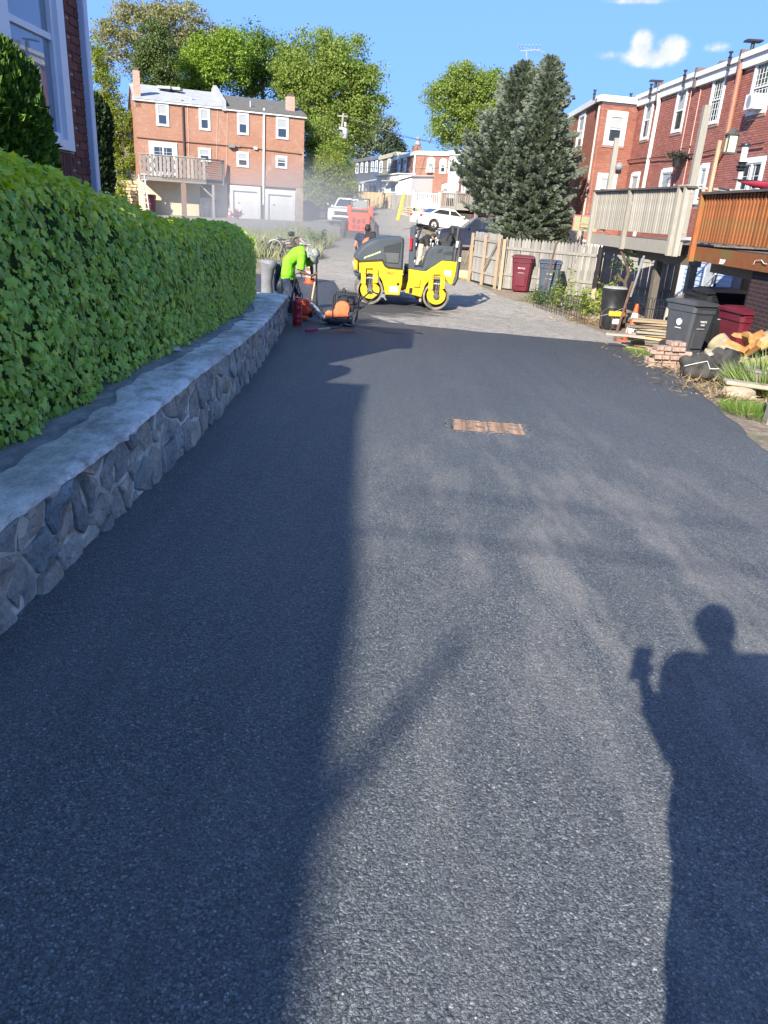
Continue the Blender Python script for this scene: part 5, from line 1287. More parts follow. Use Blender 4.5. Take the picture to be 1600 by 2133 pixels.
def terrace():
    s_far = PR.sz(1318, 300)[0]; s_near = 8.5
    zP = PR.sz(*Z4(1450, 215))[1]; zP2 = PR.sz(*Z4(785, 470))[1]; zP = (zP+zP2)/2
    t = thing('brick_terrace', 'right-hand red brick terrace with white windows and white roof edge behind the decks', 'house', PR.pt(0, -.5))
    w_sp = [((640, 573), (652, 884)), ((905, 465), (912, 806)), ((1185, 385), (1207, 748))]
    rects = []
    def wr(lt, lb, rt):       # left-top, left-bottom, right-top in zoom pixels
        s0, z1 = PR.sz(*Z4(*lt)); _, z0 = PR.sz(*Z4(*lb)); s1, _z = PR.sz(*Z4(*rt)); return (min(s0, s1), max(s0, s1), z0, (z1+_z)/2)
    up = [wr((643, 570), (572, 898), (708, 552)), wr((903, 462), (822, 827), (985, 436)), wr((1185, 384), (1140, 772), (1287, 355)), wr((1527, 245), (1430, 697), (1640, 205))]
    W0 = (up[0][1]-up[0][0]+up[1][1]-up[1][0]+up[2][1]-up[2][0])/3; zu0 = sum(u[2] for u in up[:3])/3; zu1 = sum(u[3] for u in up[:3])/3
    print('upper windows', [[round(v, 2) for v in u] for u in up], zP)
    lowr = [wr((527, 1142), (505, 1275), (592, 1130)), wr((768, 1103), (745, 1235), (850, 1083)), wr((1068, 1122), (1050, 1210), (1135, 1105)), wr((1402, 1062), (1345, 1240), (1592, 1022))]
    print('lower windows', [[round(v, 2) for v in u] for u in lowr])
    zl1 = sum(u[3] for u in lowr[:3])/3
    holes = []
    def addw(r, **kw): holes.append((r[0]-.01, r[1]+.01, r[2]-.09, r[3]+.01)); return kw
    P = PR; z0 = -.8
    ur = [(u[0], u[1], zu0, zu1) for u in up]; ur[3] = (up[3][0], up[3][0]+1.15, zu0, zu1)
    lr = [(l[0], l[1], zl1-1.25, zl1) for l in lowr[:3]]+[(lowr[3][0], lowr[3][1], zl1-2.0, zl1)]
    for r in ur+lr: addw(r)
    MB().pbox(P, s_far, s_near, z0, zP-.38, -8, -.012).build('wall', mort_row, t)
    # nearest visible bricks become parts (largest in the picture)
    def key(c):
        q = P.pt((c[0]+c[1])/2, c[2]); return q.y+(100 if q.y < 22.6 or c[2] < 2.5 else 0)
    brick_veneer(P, s_far, 5.0, 1.0, zP-.39, holes, t, brick_row, 296, key=key)
    kws = [dict(blind_=.5), dict(blind_=.5), dict(blind_=0, bars=3), dict(blind_=0, bars=4)]
    sillm = M('stone_sill', (.3, .17, .13), .85)
    for r, kw in zip(ur, kws): window(P, r, t, .10, .06, sill=sillm, **kw)
    for i, r in enumerate(lr[:3]): window(P, r, t, .12, .06, blind_=.5)
    window(P, lr[3], t, .12, .07, blind_=0, mid=False, mull=1, bars=2)
    # box air conditioner in the last upper window
    ac = MB().pbox(P, ur[3][1]-.62, ur[3][1]-.12, ur[3][2]+.1, ur[3][2]+.5, .05, .4).build('air_conditioner', trim_dirty, t)
    MB().lathe([(.17, 0), (.17, .02), (.1, .025)], P.pt(ur[3][1]-.37, ur[3][2]+.3, .41), 14, 'X').build('fan_guard', gal, ac)
    # stepped white roof edge with dark flashing
    segs = [(s_far-.02, PR.sz(*Z4(785, 450))[0]), (PR.sz(*Z4(785, 450))[0], PR.sz(*Z4(1070, 330))[0]), (PR.sz(*Z4(1070, 330))[0], PR.sz(*Z4(1440, 200))[0]), (PR.sz(*Z4(1440, 200))[0], s_near)]
    for k, (a, b) in enumerate(segs):
        dz = (.0, .03, -.02, .02)[k]
        MB().pbox(P, a, b-.01, zP-.37+dz, zP-.1+dz, -.4, .13).build('fascia', white_paint, t)
        MB().pbox(P, a, b-.01, zP-.098+dz, zP+.05+dz, -.5, .2).build('gutter', trim_dirty, t)
    MB().pbox(P, s_far, s_near, zP-.3, zP+.03, -8, -.52).build('roof', roof_dark, t)
    hump = MB(); sa, sb = PR.sz(*Z4(1080, 270))[0], PR.sz(*Z4(1290, 215))[0]; hump.hexa([P.pt(sa, zP+.06, -2.5), P.pt(sb, zP+.06, -2.5), P.pt(sb, zP+.06, -.3), P.pt(sa, zP+.06, -.3), P.pt(sa+.2, zP+.5, -2.3), P.pt(sb, zP+.22, -2.3), P.pt(sb, zP+.22, -.5), P.pt(sa+.2, zP+.42, -.5)]); hump.build('raised_roof', roof_dark, t)
    for (x, y) in ((775, 410), (1080, 285), (1440, 160)):
        s = PR.sz(*Z4(x, y))[0]; MB().pbox(P, s-.07, s+.07, zP-.42, zP+.2, -.45, .2).build('party_wall_cap', M('cap_brown', (.13, .1, .085), .85), t)
    for (x, y) in ((728, 460), (1008, 330), (1372, 210)):
        s = PR.sz(*Z4(x, y))[0]; v = MB(); c = P.pt(s, zP, .28); v.lathe([(.045, -.3), (.045, -.16), (.07, -.15), (.045, -.1), (.045, .03), (.075, .05), (.04, .09), (.04, .17), (.075, .19), (.06, .23)], c, 10); v.build('vent_stack', black_metal, t)
    for (x, y) in ((1372, 165), (628, 470)):
        s, z = PR.sz(*Z4(x, y)); v = MB(); c = P.pt(s, zP, -.4); v.cyl(c, c+Vector((0, 0, .5)), .06); v.box(c+Vector((0, 0, .56)), (.5, .34, .05)); v.build('roof_vent', black_metal, t)
    MB().tube([P.pt(PR.sz(*Z4(778, 430))[0], zP-.2, .14), P.pt(PR.sz(*Z4(776, 470))[0], zP-.6, .1), P.pt(PR.sz(*Z4(630, 1250))[0]-.05, 1.2, .1)], .075, 8).build('downspout', M('spout_cream', (.62, .60, .54), .6), t, True)
    brn = M('spout_brown', (.3, .13, .08), .6, .15)
    sB = PR.sz(*Z4(1432, 240))[0]
    MB().tube([P.pt(sB, zP-.2, .14), P.pt(sB, zu0-.8, .12), P.pt(sB-.45, zu0-1.25, .12), P.pt(sB-.45, 1.2, .12)], .08, 8).build('downspout', brn, t, True)
    for (x, y) in ((1000, 500), (1085, 430)):
        s = PR.sz(*Z4(x, y))[0]; MB().tube([P.pt(s, zP-.4, .03), P.pt(s, 2.6, .03)], .018, 5).build('conduit', M('conduit_row', (.45, .3, .25), .7), t)
    # cable looped along the wall
    pts = [P.pt(*P.sz(*Z4(x, y)), .12) for x, y in ((430, 1052), (640, 1030), (900, 1012), (1090, 988), (1250, 950), (1420, 935), (1600, 905))]
    MB().tube(pts, .022, 5).build('cable', rubber, t)
    # ground-floor: blue sided lean-to wall with white door, dark brick pier
    sid = M('siding_ltblue', (.40, .50, .66), .6, .06, 3, .05)
    PS = Plane(PR.pt(0, 0, .6).xy, PR.d.xy); sa, sb = PS.sz(1404, 600)[0], PS.sz(1522, 600)[0]; zt_ = 1.35
    ss = thing('sided_lean_to', 'pale blue sided ground floor wall under the orange deck', 'wall', PS.pt(sa, -.5))
    z = -.75; k = 0
    da, db = PS.sz(1462, 600)[0], PS.sz(1488, 600)[0]; wa, wb_ = PS.sz(1404, 600)[0], PS.sz(1419, 600)[0]
    while z < zt_-.05:
        for (a, b) in ((wb_, da-.02), (db+.02, sb)):
            MB().hexa([PS.pt(a, z, -.02), PS.pt(b, z, -.02), PS.pt(b, z, .03), PS.pt(a, z, .03), PS.pt(a, z+.135, -.02), PS.pt(b, z+.135, -.02), PS.pt(b, z+.135, .006), PS.pt(a, z+.135, .006)]).build('siding_board', sid, ss)
        z += .138
    MB().pbox(PS, sa-.4, sb+.1, -.8, zt_, -.4, -.021).build('wall', M('siding_back', (.2, .25, .33), .8), ss)
    dr = MB().pbox(PS, da, db, -.7, zt_-.1, -.02, .04).build('door', trim_dirty, ss)
    MB().pbox(PS, da+.12, db-.12, .0, zt_-.3, .042, .05).build('door_panel', M('door_grey', (.45, .48, .5), .6), dr)
    MB().pbox(PS, db+.002, db+.07, -.7, zt_-.1, -.01, .06).build('door_edge', dark_void, dr)
    MB().pbox(PS, wa-.35, wb_-.0, -.75, zt_, -.02, .05).build('corner_post', white_paint, ss)
    MB().tube([PS.pt(da+.1, -.4, .25), PS.pt(db+.4, .4, .25)], .03, 6).build('handrail', white_paint, ss)
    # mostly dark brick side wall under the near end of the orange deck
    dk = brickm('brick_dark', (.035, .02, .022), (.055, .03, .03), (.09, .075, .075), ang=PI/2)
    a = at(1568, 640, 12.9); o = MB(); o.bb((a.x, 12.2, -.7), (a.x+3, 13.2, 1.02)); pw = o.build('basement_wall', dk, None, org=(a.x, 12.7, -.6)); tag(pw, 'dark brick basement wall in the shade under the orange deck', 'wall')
    # second, set-forward house with its side turned to the viewer
    t2 = thing('brick_house', 'brick house set forward of the right-hand terrace, next to the spruces', 'house', (9, 37, -.4))
    c0 = PR.pt(s_far, 0); d0 = raydir(1241, 300); 
    fx = Vector((c0.x, c0.y, 0)); lx = at(1241, 300, fx.y-.35); P2 = Plane((lx.x, lx.y), (fx.x-lx.x, fx.y-lx.y)); L_ = math.hypot(fx.x-lx.x, fx.y-lx.y)
    zc = (P2.sz(*Z4(232, 605))[1]+P2.sz(*Z4(528, 568))[1])/2
    P3 = Plane((lx.x+.0677*14-.9, lx.y+14), (-.0677*14+.9, -14)); L3 = math.hypot(.0677*14-.9, 14)
    MB().pbox(P2, .013, L_-.005, -.8, zc-.01, -.3, -.012).build('wall', mort_row, t2)
    MB().pbox(P3, 0, L3-.3, -.8, zc-.012, -.3, -.012).build('wall', mort_row, t2); MB().pbox(P3, L3-.298, L3-.02, -.8, zc-.011, -.1, -.012).build('wall', mort_row, t2)
    r1 = prect(P2, Z4(312, 648), Z4(455, 925)); r1 = (P2.sz(*Z4(308, 780))[0], P2.sz(*Z4(470, 780))[0], P2.sz(*Z4(290, 922))[1], P2.sz(*Z4(330, 650))[1])
    r2 = (P2.sz(*Z4(232, 1260))[0], P2.sz(*Z4(385, 1260))[0], P2.sz(*Z4(215, 1375))[1], P2.sz(*Z4(250, 1142))[1])
    brick_veneer(P2, .0, L_, .9, zc-.02, [(a-.01, b+.01, c-.01, d+.01) for a, b, c, d in (r1, r2)], t2, brick_row2, 0)
    s0_, z1_ = P3.sz(*Z4(112, 690)); s1_, _ = P3.sz(*Z4(160, 680)); r3 = (s0_, s1_, z1_-1.5, z1_)
    brick_veneer(P3, 0, L3, 1.5, zc-.02, [(r3[0]-.01, r3[1]+.01, r3[2]-.01, r3[3]+.01)], t2, brick_row2, 0)
    window(P2, r1, t2, .17, .07, blind_=.45, sill=sillm); window(P2, r2, t2, .17, .07, blind_=.5); window(P3, r3, t2, .12, .06, blind_=.4)
    MB().pbox(P2, -.12, L_+.1, zc+.002, zc+.24, -.4, .16).build('fascia', white_paint, t2); MB().pbox(P3, 0, L3-.2, zc+.004, zc+.236, -.4, .16).build('fascia', white_paint, t2)
    MB().pbox(P3, 0, L3-.4, zc-.3, zc+.15, -7, -.31).build('roof', roof_grey, t2)
    for (P_, x, y) in ((P2, 500, 545), (P2, 205, 585)):
        s = P_.sz(*Z4(x, y))[0]; c = P_.pt(s, zc+.2, .1); MB().lathe([(.045, -.2), (.045, 0), (.07, .02), (.045, .07), (.045, .13), (.07, .16), (.06, .2)], c, 9).build('vent_stack', black_metal, t2)
terrace()
# ================================================================ text helper
LATER = []
def text(name, s, size, mtx, mat, parent=None, ext=.002, sx=1.):
    c = D.curves.new(name, 'FONT'); c.body = s; c.size = size; c.extrude = ext; c.align_x = 'CENTER'; c.align_y = 'CENTER'; c.resolution_u = 3
    o = D.objects.new(name, c); COL.objects.link(o)
    m = mtx @ Matrix.Scale(sx, 4, (1, 0, 0))
    if parent is not None: m = Matrix.Translation(-ORG[parent.name]) @ m
    LATER.append((o, mat, (m, parent, name)))
def onplane(P, s, z, o):          # matrix that stands text up on a facade plane
    m = Matrix.Identity(4); x = P.d; zc_ = P.n; y = Vector((0, 0, 1))
    for i in range(3): m[i][0] = x[i]; m[i][1] = y[i]; m[i][2] = zc_[i]
    p = P.pt(s, z, o)
    for i in range(3): m[i][3] = p[i]
    return m

# ================================================================ decks on the right
def deck(label, P, s0, s1, depth, ztop, zrail, zlow, fasc, mat, step, bw, posts, legs, spos, second=None, lowgap=.0):
    """zrail = underside of the balusters, zlow = bottom of the fascia"""
    t = thing('wooden_deck', label, 'deck', P.pt(s0, zlow))
    MB().pbox(P, s0-.05, s1+.05, ztop-.04, ztop, -.12, .10).build('rail', M('rail_weathered', (.09, .08, .07), .85, .3, 20), t)
    s = s0+step*.6; me = None; og = ORG[t.name]; an = math.atan2(P.d.y, P.d.x)
    while s < s1-.03:
        if not any(abs(s-q) < .07 for q in posts):
            h = ztop-.05-zrail
            if me is None:
                m = MB(); w2 = bw/2; m.add([(-w2, -.018, -h/2), (w2, -.018, -h/2), (w2, .018, -h/2+.02), (-w2, .018, -h/2+.02), (-w2, -.018, h/2), (w2, -.018, h/2), (w2, .018, h/2), (-w2, .018, h/2)], [(0, 1, 2, 3), (7, 6, 5, 4), (0, 4, 5, 1), (1, 5, 6, 2), (2, 6, 7, 3), (3, 7, 4, 0)]); me = m.mesh('baluster', mat)
            b = link('baluster', me, t); b.matrix_local = Matrix.Translation(P.pt(s+random.uniform(-.006, .006), (ztop-.05+zrail)/2, .02)-og) @ Matrix.Rotation(an+random.uniform(-.03, .03), 4, 'Z') @ Matrix.Rotation(random.uniform(-.006, .006), 4, 'Y')
        s += step
    if second:                          # slats of the inner face
        s = s0+step*1.1; k = 0
        me2 = None
        while s < s1-.03:
            h = ztop-.06-zrail
            if me2 is None: me2 = MB().box((0, 0, 0), (bw*.9, .02, h)).mesh('baluster', mat)
            b = link('baluster', me2, t); b.matrix_local = Matrix.Translation(P.pt(s, (ztop-.06+zrail)/2, -.09)-og) @ Matrix.Rotation(an, 4, 'Z')
            s += step
    MB().pbox(P, s0, s1, ztop-.14, ztop-.045, -.045, -.005).build('top_stringer', mat, t)
    MB().pbox(P, s0, s1, zrail+.03, zrail+.11, -.045, -.005).build('bottom_stringer', mat, t)
    MB().pbox(P, s0, s1, zlow, zlow+fasc, -.05, -.004).build('fascia', mat, t)
    zf = zlow+fasc-.02
    n = max(2, int((s1-s0)/.145)); 
    fl = MB()
    # floor boards run from the house out; those one can see from below are few, so the floor is one part
    for k in range(int(depth/.145)): fl.pbox(P, s0+.01, s1-.01, zf-.03, zf, -.06-.145*(k+1)+.006, -.06-.145*k)
    tag(fl.build('floor_boards', wd_dark, t), kind='stuff')
    for q in posts: MB().pbox(P, q-.05, q+.05, zlow-.02, ztop+(.02 if q not in (s0,) else .0), .002, .10).build('post', mat, t)
    for k in range(int((s1-s0)/.6)+1): MB().pbox(P, s0+.05+.6*k, s0+.09+.6*k, zlow+.01, zf-.032, -depth, -.06).build('joist', wd_dark, t)
    MB().pbox(P, s0+.0, s1, zlow-.2, zlow-.003, -.55, -.40).build('beam', wd_dark, t)
    for q, o in legs:
        b_ = P.pt(q, 0, o); zb = gz(b_.x, b_.y)-.1
        MB().pbox(P, q-.075, q+.075, zb, zlow-.2, o-.075, o+.075).build('leg', wd_dark if spos else wd_grey, t)
    return t
pa = at(1443, 376, 16.6); pb = at(1243, 405, 21.8)
PG = Plane((pb.x, pb.y), (pa.x-pb.x, pa.y-pb.y)); LG = math.hypot(pa.x-pb.x, pa.y-pb.y)
zGt = (pa.z+pb.z)/2; zGl = (at(1443, 526, 16.6).z+at(1239, 515, 21.8).z)/2; zGr = (at(1450, 484, 16.6).z+at(1241, 480, 21.8).z)/2-.02
print('grey deck', pa, pb, zGt, zGl, zGr)
dg_ = deck('weathered grey wooden deck raised on posts, left of the orange deck', PG, 0, LG, 4.9, zGt, zGr, zGl, .27, wd_pale, .118, .062, [.05, PG.sz(1310, 450)[0], PG.sz(1412, 450)[0], LG-.06],
     [(PG.sz(1330, 580)[0], -.42), (PG.sz(1395, 600)[0], -.42), (.6, -4.4)], True)
# return railing at the far end, seen through the slats, and stored goods behind the kick gap
for k in range(9): MB().pbox(PG, .02, .06, zGr, zGt-.05, -.5-.4*k-.06, -.5-.4*k).build('baluster', wd_pale, dg_)
MB().pbox(PG, .0, .1, zGt-.04, zGt, -4.3, -.13).build('rail', wd_pale, dg_)
# right-hand return rail of the grey deck against the orange one
for k in range(8): MB().pbox(PG, LG-.06, LG-.02, zGr, zGt-.05, -.6-.35*k-.06, -.6-.35*k).build('baluster', wd_pale, dg_)
MB().pbox(PG, LG-.08, LG+.02, zGt-.05, zGt-.005, -4.2, -.13).build('rail', wd_pale, dg_)
# tall awning posts standing on the deck
for (bx, by, tx, ty, Y, r) in ((1270, 402, 1293, 287, 21.0, .06), (1447, 380, 1486, 218, 16.55, .065)):
    b0 = at(bx, by, Y); z1 = at(tx, ty, Y).z; MB().bb((b0.x-r, Y-r+.13, zGt-1.0), (b0.x+r, Y+r+.13, z1)).build('tall_post', wd_pale, dg_)
b0 = at(1482, 395, 15.9); z1 = at(1508, 292, 15.9).z
po = at(1480, 401, 15.5); PO = Plane((po.x-.02, 15.7), (.012, -1)); LO = 5.6
zOt = at(1480, 401, 15.5).z; zOr = at(1462, 503, 15.5).z; zOl = at(1444, 543, 15.5).z
print('orange deck', po, zOt, zOr, zOl)
do_ = deck('orange-brown stained wooden deck with house numbers, raised on posts', PO, 0, LO, 4.6, zOt, zOr, zOl, .26, wd_orange, .135, .068, [.05], [(PO.sz(1500, 600)[0], -.6), (PO.sz(1562, 620)[0], -.6), (PO.sz(1500, 600)[0]+.2, -2.6), (5.2, -.6)], True, second=True)
MB().bb((b0.x-.03, 15.95, zGt-1), (b0.x+.03, 16.01, z1)).build('tall_post', wd_tan, do_)
text('house_number', '3237', .12, onplane(PO, PO.sz(1504, 546)[0], (PO.sz(1504, 546)[1]), .002), M('number_white', (.8, .8, .78), .5), do_, .004)
# white loop of cord on the fascia
pts = [PO.pt(*PO.sz(x, y), .02) for x, y in ((1572, 551), (1576, 543), (1589, 542), (1594, 549), (1600, 550))]
MB().tube(pts, .006, 5).build('cord', white_paint, do_)
def lantern():
    c = at(1513, 297, 15.9); c.x += .05; t = thing('post_lantern', 'square lantern with a yellowish pane on the tall post of the deck', 'lantern', (c.x, c.y-.1, c.z-.18))
    x, y, z = c.x, c.y-.1, c.z
    mt = M('lantern_bronze', (.09, .085, .07), .5, .15, 6, .1, metal=.3)
    f = MB()
    for a in (-.085, .085):
        for b in (-.085, .085): f.bb((x+a-.012, y+b-.012, z-.17), (x+a+.012, y+b+.012, z+.12))
    f.bb((x-.11, y-.11, z-.2), (x+.11, y+.11, z-.17)); f.bb((x-.11, y-.11, z+.12), (x+.11, y+.11, z+.14)); f.build('frame', mt, t)
    MB().lathe([(.13, z+.141), (.05, z+.22), (.02, z+.24)], (x, y, 0), 4).build('roof', mt, t)
    MB().bb((x-.075, y-.075, z-.168), (x+.075, y+.075, z+.118)).build('pane', M('lantern_pane', (.75, .72, .42), .4, .05), t)
lantern()
def chime():          # glass tube feeder on the deck rail
    c = at(1545, 345, 15.0); t = thing('bird_feeder', 'clear tube bird feeder with black base hanging above the orange deck rail', 'bird feeder', c)
    d = raydir(1545, 345); x, y = c.x, 15.0; zt_ = at(1552, 305, 15).z; zb = at(1538, 357, 15).z
    MB().lathe([(.055, zb+.16), (.055, zt_)], (x, y, 0), 14).build('tube', M('feeder_clear', (.6, .62, .66), .15, .03), t, True)
    MB().lathe([(.03, zt_+.002), (.10, zt_+.01), (.09, zt_+.04), (.02, zt_+.06)], (x, y, 0), 14).build('lid', black_plastic, t, True)
    MB().lathe([(.05, zb), (.09, zb+.02), (.06, zb+.05), (.1, zb+.08), (.06, zb+.12), (.09, zb+.155)], (x, y, 0), 14).build('tray', black_plastic, t, True)
    MB().tube([(x, y, zt_+.06), (x, y, zt_+.2), (x+.1, y+.9, zt_+.35)], .006, 4).build('hanger', black_metal, t)
chime()
def red_shade():
    c = at(1580, 376, 14.3); t = thing('folded_parasol', 'folded dark pink garden parasol lying over the orange deck rail', 'parasol', c)
    pts = [Vector((c.x-.33, 14.35, zOt+.16)), Vector((c.x-.1, 14.3, zOt+.13)), Vector((c.x+.2, 14.2, zOt+.1)), Vector((c.x+.6, 14.1, zOt+.12)), Vector((c.x+1, 14, zOt+.15))]
    MB().tube(pts, [(.01, .01), (.03, .06), (.04, .08), (.05, .09), (.05, .08)], 10).build('canopy', M('pink_cloth', (.28, .015, .04), .7, .25, 5, .4), t, True)
    MB().tube([pts[0]-Vector((.1, 0, -.02)), pts[4]], .014, 6).build('shaft', black_metal, t)
    MB().tube([(c.x-.05, 14.3, zOt+.08), (c.x-.05, 14.28, zOt-.12)], .006, 4).build('strap', black_plastic, t)
red_shade()
def black_basket():
    s, z = PR.sz(1433, 330); c = PR.pt(s, z, .35)
    t = thing('hanging_basket', 'black hanging basket with dried plant on the wall of the terrace', 'planter', c)
    MB().lathe([(.02, -.34), (.15, -.3), (.2, -.02), (.17, 0)], c, 12).build('pot', black_plastic, t, True)
    R_ = np.random.default_rng(3); n = 420; d = R_.normal(0, 1, (n, 3)); d[:, 2] = np.abs(d[:, 2])*.5; L_ = np.array(tuple(c))+d*np.array([.19, .19, .2])
    tag(scatter('foliage', CARD, [(0, 1, 2, 3, 4, 5)], L_, leafm('leaf_dry', (.02, .022, .02), (.04, .04, .035), (.08, .075, .06), .1), frames(R_.normal(0, 1, (n, 3)), R_.normal(0, 1, (n, 3))), R_.uniform(.05, .1, n), parent=t), kind='stuff')
    MB().tube([c+Vector((.35, 0, .3)), c+Vector((0, 0, .3)), c], .012, 5).build('bracket', black_metal, t)
black_basket()
def deck_lamp():
    c = at(1288, 352, 21); t = thing('globe_lamp', 'clear globe lamp fixed to the tall post at the far end of the grey deck', 'lamp', c)
    MB().ball(c+Vector((0, -.05, .05)), .1, 14, 9).build('globe', M('globe_clear', (.22, .22, .21), .1, .05), t, True); MB().lathe([(.06, -.12), (.08, -.04), (.05, -.03)], c+Vector((0, -.05, 0)), 10).build('base', black_plastic, t)
deck_lamp()

# ================================================================ picket fence with open gate
pk_m = wood('wood_picket', (.19, .18, .158), (.3, .285, .25))
def fence_run(t, pts, h, w_, gap, topf, mat, rails=(.28, 1.05), postevery=2.3, postw=.1, pointed=True, postm=None, back=1, tilt=.0):
    og = ORG[t.name]; meshes = []
    for v in range(3):
        a = w_/2; hh = h+(-.01, .0, .012)[v]; tp = .05 if pointed else .0
        prof_ = [(-a, 0), (a, 0), (a, hh-tp-.04), (a*.45, hh-.015), (0, hh), (-a*.45, hh-.015), (-a, hh-tp-.04)] if pointed else [(-a, 0), (a, 0), (a, hh-.02), (a-.02, hh), (-a+.02, hh), (-a, hh-.02)]
        meshes.append(MB().prism(prof_, -.009, .009).mesh('picket', mat))
    for (p0, p1) in zip(pts, pts[1:]):
        p0, p1 = Vector((*p0, 0)), Vector((*p1, 0)); d = (p1-p0); L_ = d.length; d.normalize(); nrm = Vector((d.y, -d.x, 0)); an = math.atan2(d.y, d.x)
        n = int(L_/(w_+gap))
        for i in range(n):
            q = p0+d*((i+.5)*L_/n); z = gz(q.x, q.y)+.03
            b = link('picket', random.choice(meshes), t); b.matrix_local = Matrix.Translation(Vector((q.x, q.y, z+topf(q)))-og) @ Matrix.Rotation(an, 4, 'Z') @ Matrix.Rotation(random.uniform(-.008, .008)+tilt, 4, 'Y')
        for rz in rails:
            a, b = p0, p1; o = nrm*.028*back
            va, vb = gz(a.x, a.y)+rz+topf(a), gz(b.x, b.y)+rz+topf(b)
            m = MB(); e = nrm*.018
            m.hexa([a+o-e+Vector((0, 0, va)), b+o-e+Vector((0, 0, vb)), b+o+e+Vector((0, 0, vb)), a+o+e+Vector((0, 0, va)), a+o-e+Vector((0, 0, va+.085)), b+o-e+Vector((0, 0, vb+.085)), b+o+e+Vector((0, 0, vb+.085)), a+o+e+Vector((0, 0, va+.085))]); m.build('rail', mat, t)
        k = max(1, int(L_/postevery+.5))
        for i in range(k+1):
            q = p0+d*(L_*i/k)+nrm*.1*back; zb = gz(q.x, q.y); m = MB().box((q.x, q.y, zb+h/2-.05+topf(q)), (postw, postw, h+.05), Matrix.Rotation(an, 3, 'Z')); m.build('post', postm or wd_tan, t)
fY = 24.9
f0 = at(1047, 560, fY); f1 = at(1240, 600, 24.0); f2 = at(1405, 600, 23.0)
fh = at(1050, 494, fY).z-gz(f0.x, fY)-.03; print('fence h', fh, f0, f1, f2)
tF = thing('picket_fence', 'long weathered grey picket fence with pointed tops across the side yard', 'fence', (f1.x, f1.y, gz(f1.x, f1.y)))
fence_run(tF, [(f0.x, f0.y), (f1.x, f1.y), (f2.x, f2.y)], fh, .095, .004, lambda q: 0, pk_m, rails=(.42, fh-.32))
# gate leaf swung open, flat-topped boards, with braces
g0_ = at(1040, 560, fY+.05); g1_ = at(987, 530, 26.6)
tG = thing('gate', 'grey board gate standing open beside the picket fence, red pole leaning on it', 'gate', (g0_.x, g0_.y, gz(g0_.x, g0_.y)))
fence_run(tG, [(g1_.x, g1_.y), (g0_.x, g0_.y)], fh+.02, .125, .012, lambda q: .04, wd_grey, rails=(.3, .8, fh-.22), postevery=1.0, postw=.07, pointed=False)
m = MB(); dgd = Vector((g0_.x-g1_.x, g0_.y-g1_.y, 0)); nn = Vector((dgd.y, -dgd.x, 0)).normalized()*.07
m.tube([Vector((g1_.x, g1_.y, gz(g1_.x, g1_.y)+.3))+dgd*.45+nn, Vector((g1_.x, g1_.y, gz(g1_.x, g1_.y)+fh-.15))+dgd*.92+nn], .04, 4); m.build('brace', wd_grey, tG)
# things leaning on and near the gate
def rod(name, label, cat, p0, p1, r, mat, n=7):
    o = MB().tube([p0, p1], r, n).build(name, mat, None, True, org=p0); tag(o, label, cat); return o
def rodpx(name, label, cat, a, Ya, b, Yb, r, mat):
    p0 = at(*a, Ya) if Ya else ground(*a); return rod(name, label, cat, p0, at(*b, Yb), r, mat)
rodpx('pole', 'long red pole leaning diagonally against the open gate', 'pole', (999, 585), None, (1041, 490), 25.4, .022, M('red_paint', (.55, .06, .04), .5))
rodpx('pole', 'dark metal rod leaning near the gate behind the roller', 'pole', (957, 560), 28, (967, 476), 28.6, .014, black_metal)
rodpx('broom_handle', 'light wooden handle leaning against the end of the gate', 'tool handle', (968, 548), 28, (988, 494), 27.0, .016, wd_new)
rodpx('metal_stake', 'thin brown metal stake standing in front of the grey wheeled bin', 'stake', (1137, 596), 22.6, (1159, 505), 22.6, .028, M('stake_brown', (.11, .06, .045), .7))
# fat rusty post and grey pipe leaning at the edge of the asphalt
b = ground(1277, 711); p = at(1336, 535, 15.3)
rod('leaning_post', 'rusty brown post leaning at the asphalt edge beside the orange cone', 'post', b-Vector((0, 0, .1)), b.lerp(p, .72), .027, rust)
rod('leaning_pipe', 'grey pipe lashed to the upper half of the leaning rusty post', 'pipe', b.lerp(p, .55)+Vector((.05, 0, 0)), p+Vector((.05, 0, .02)), .022, gal)

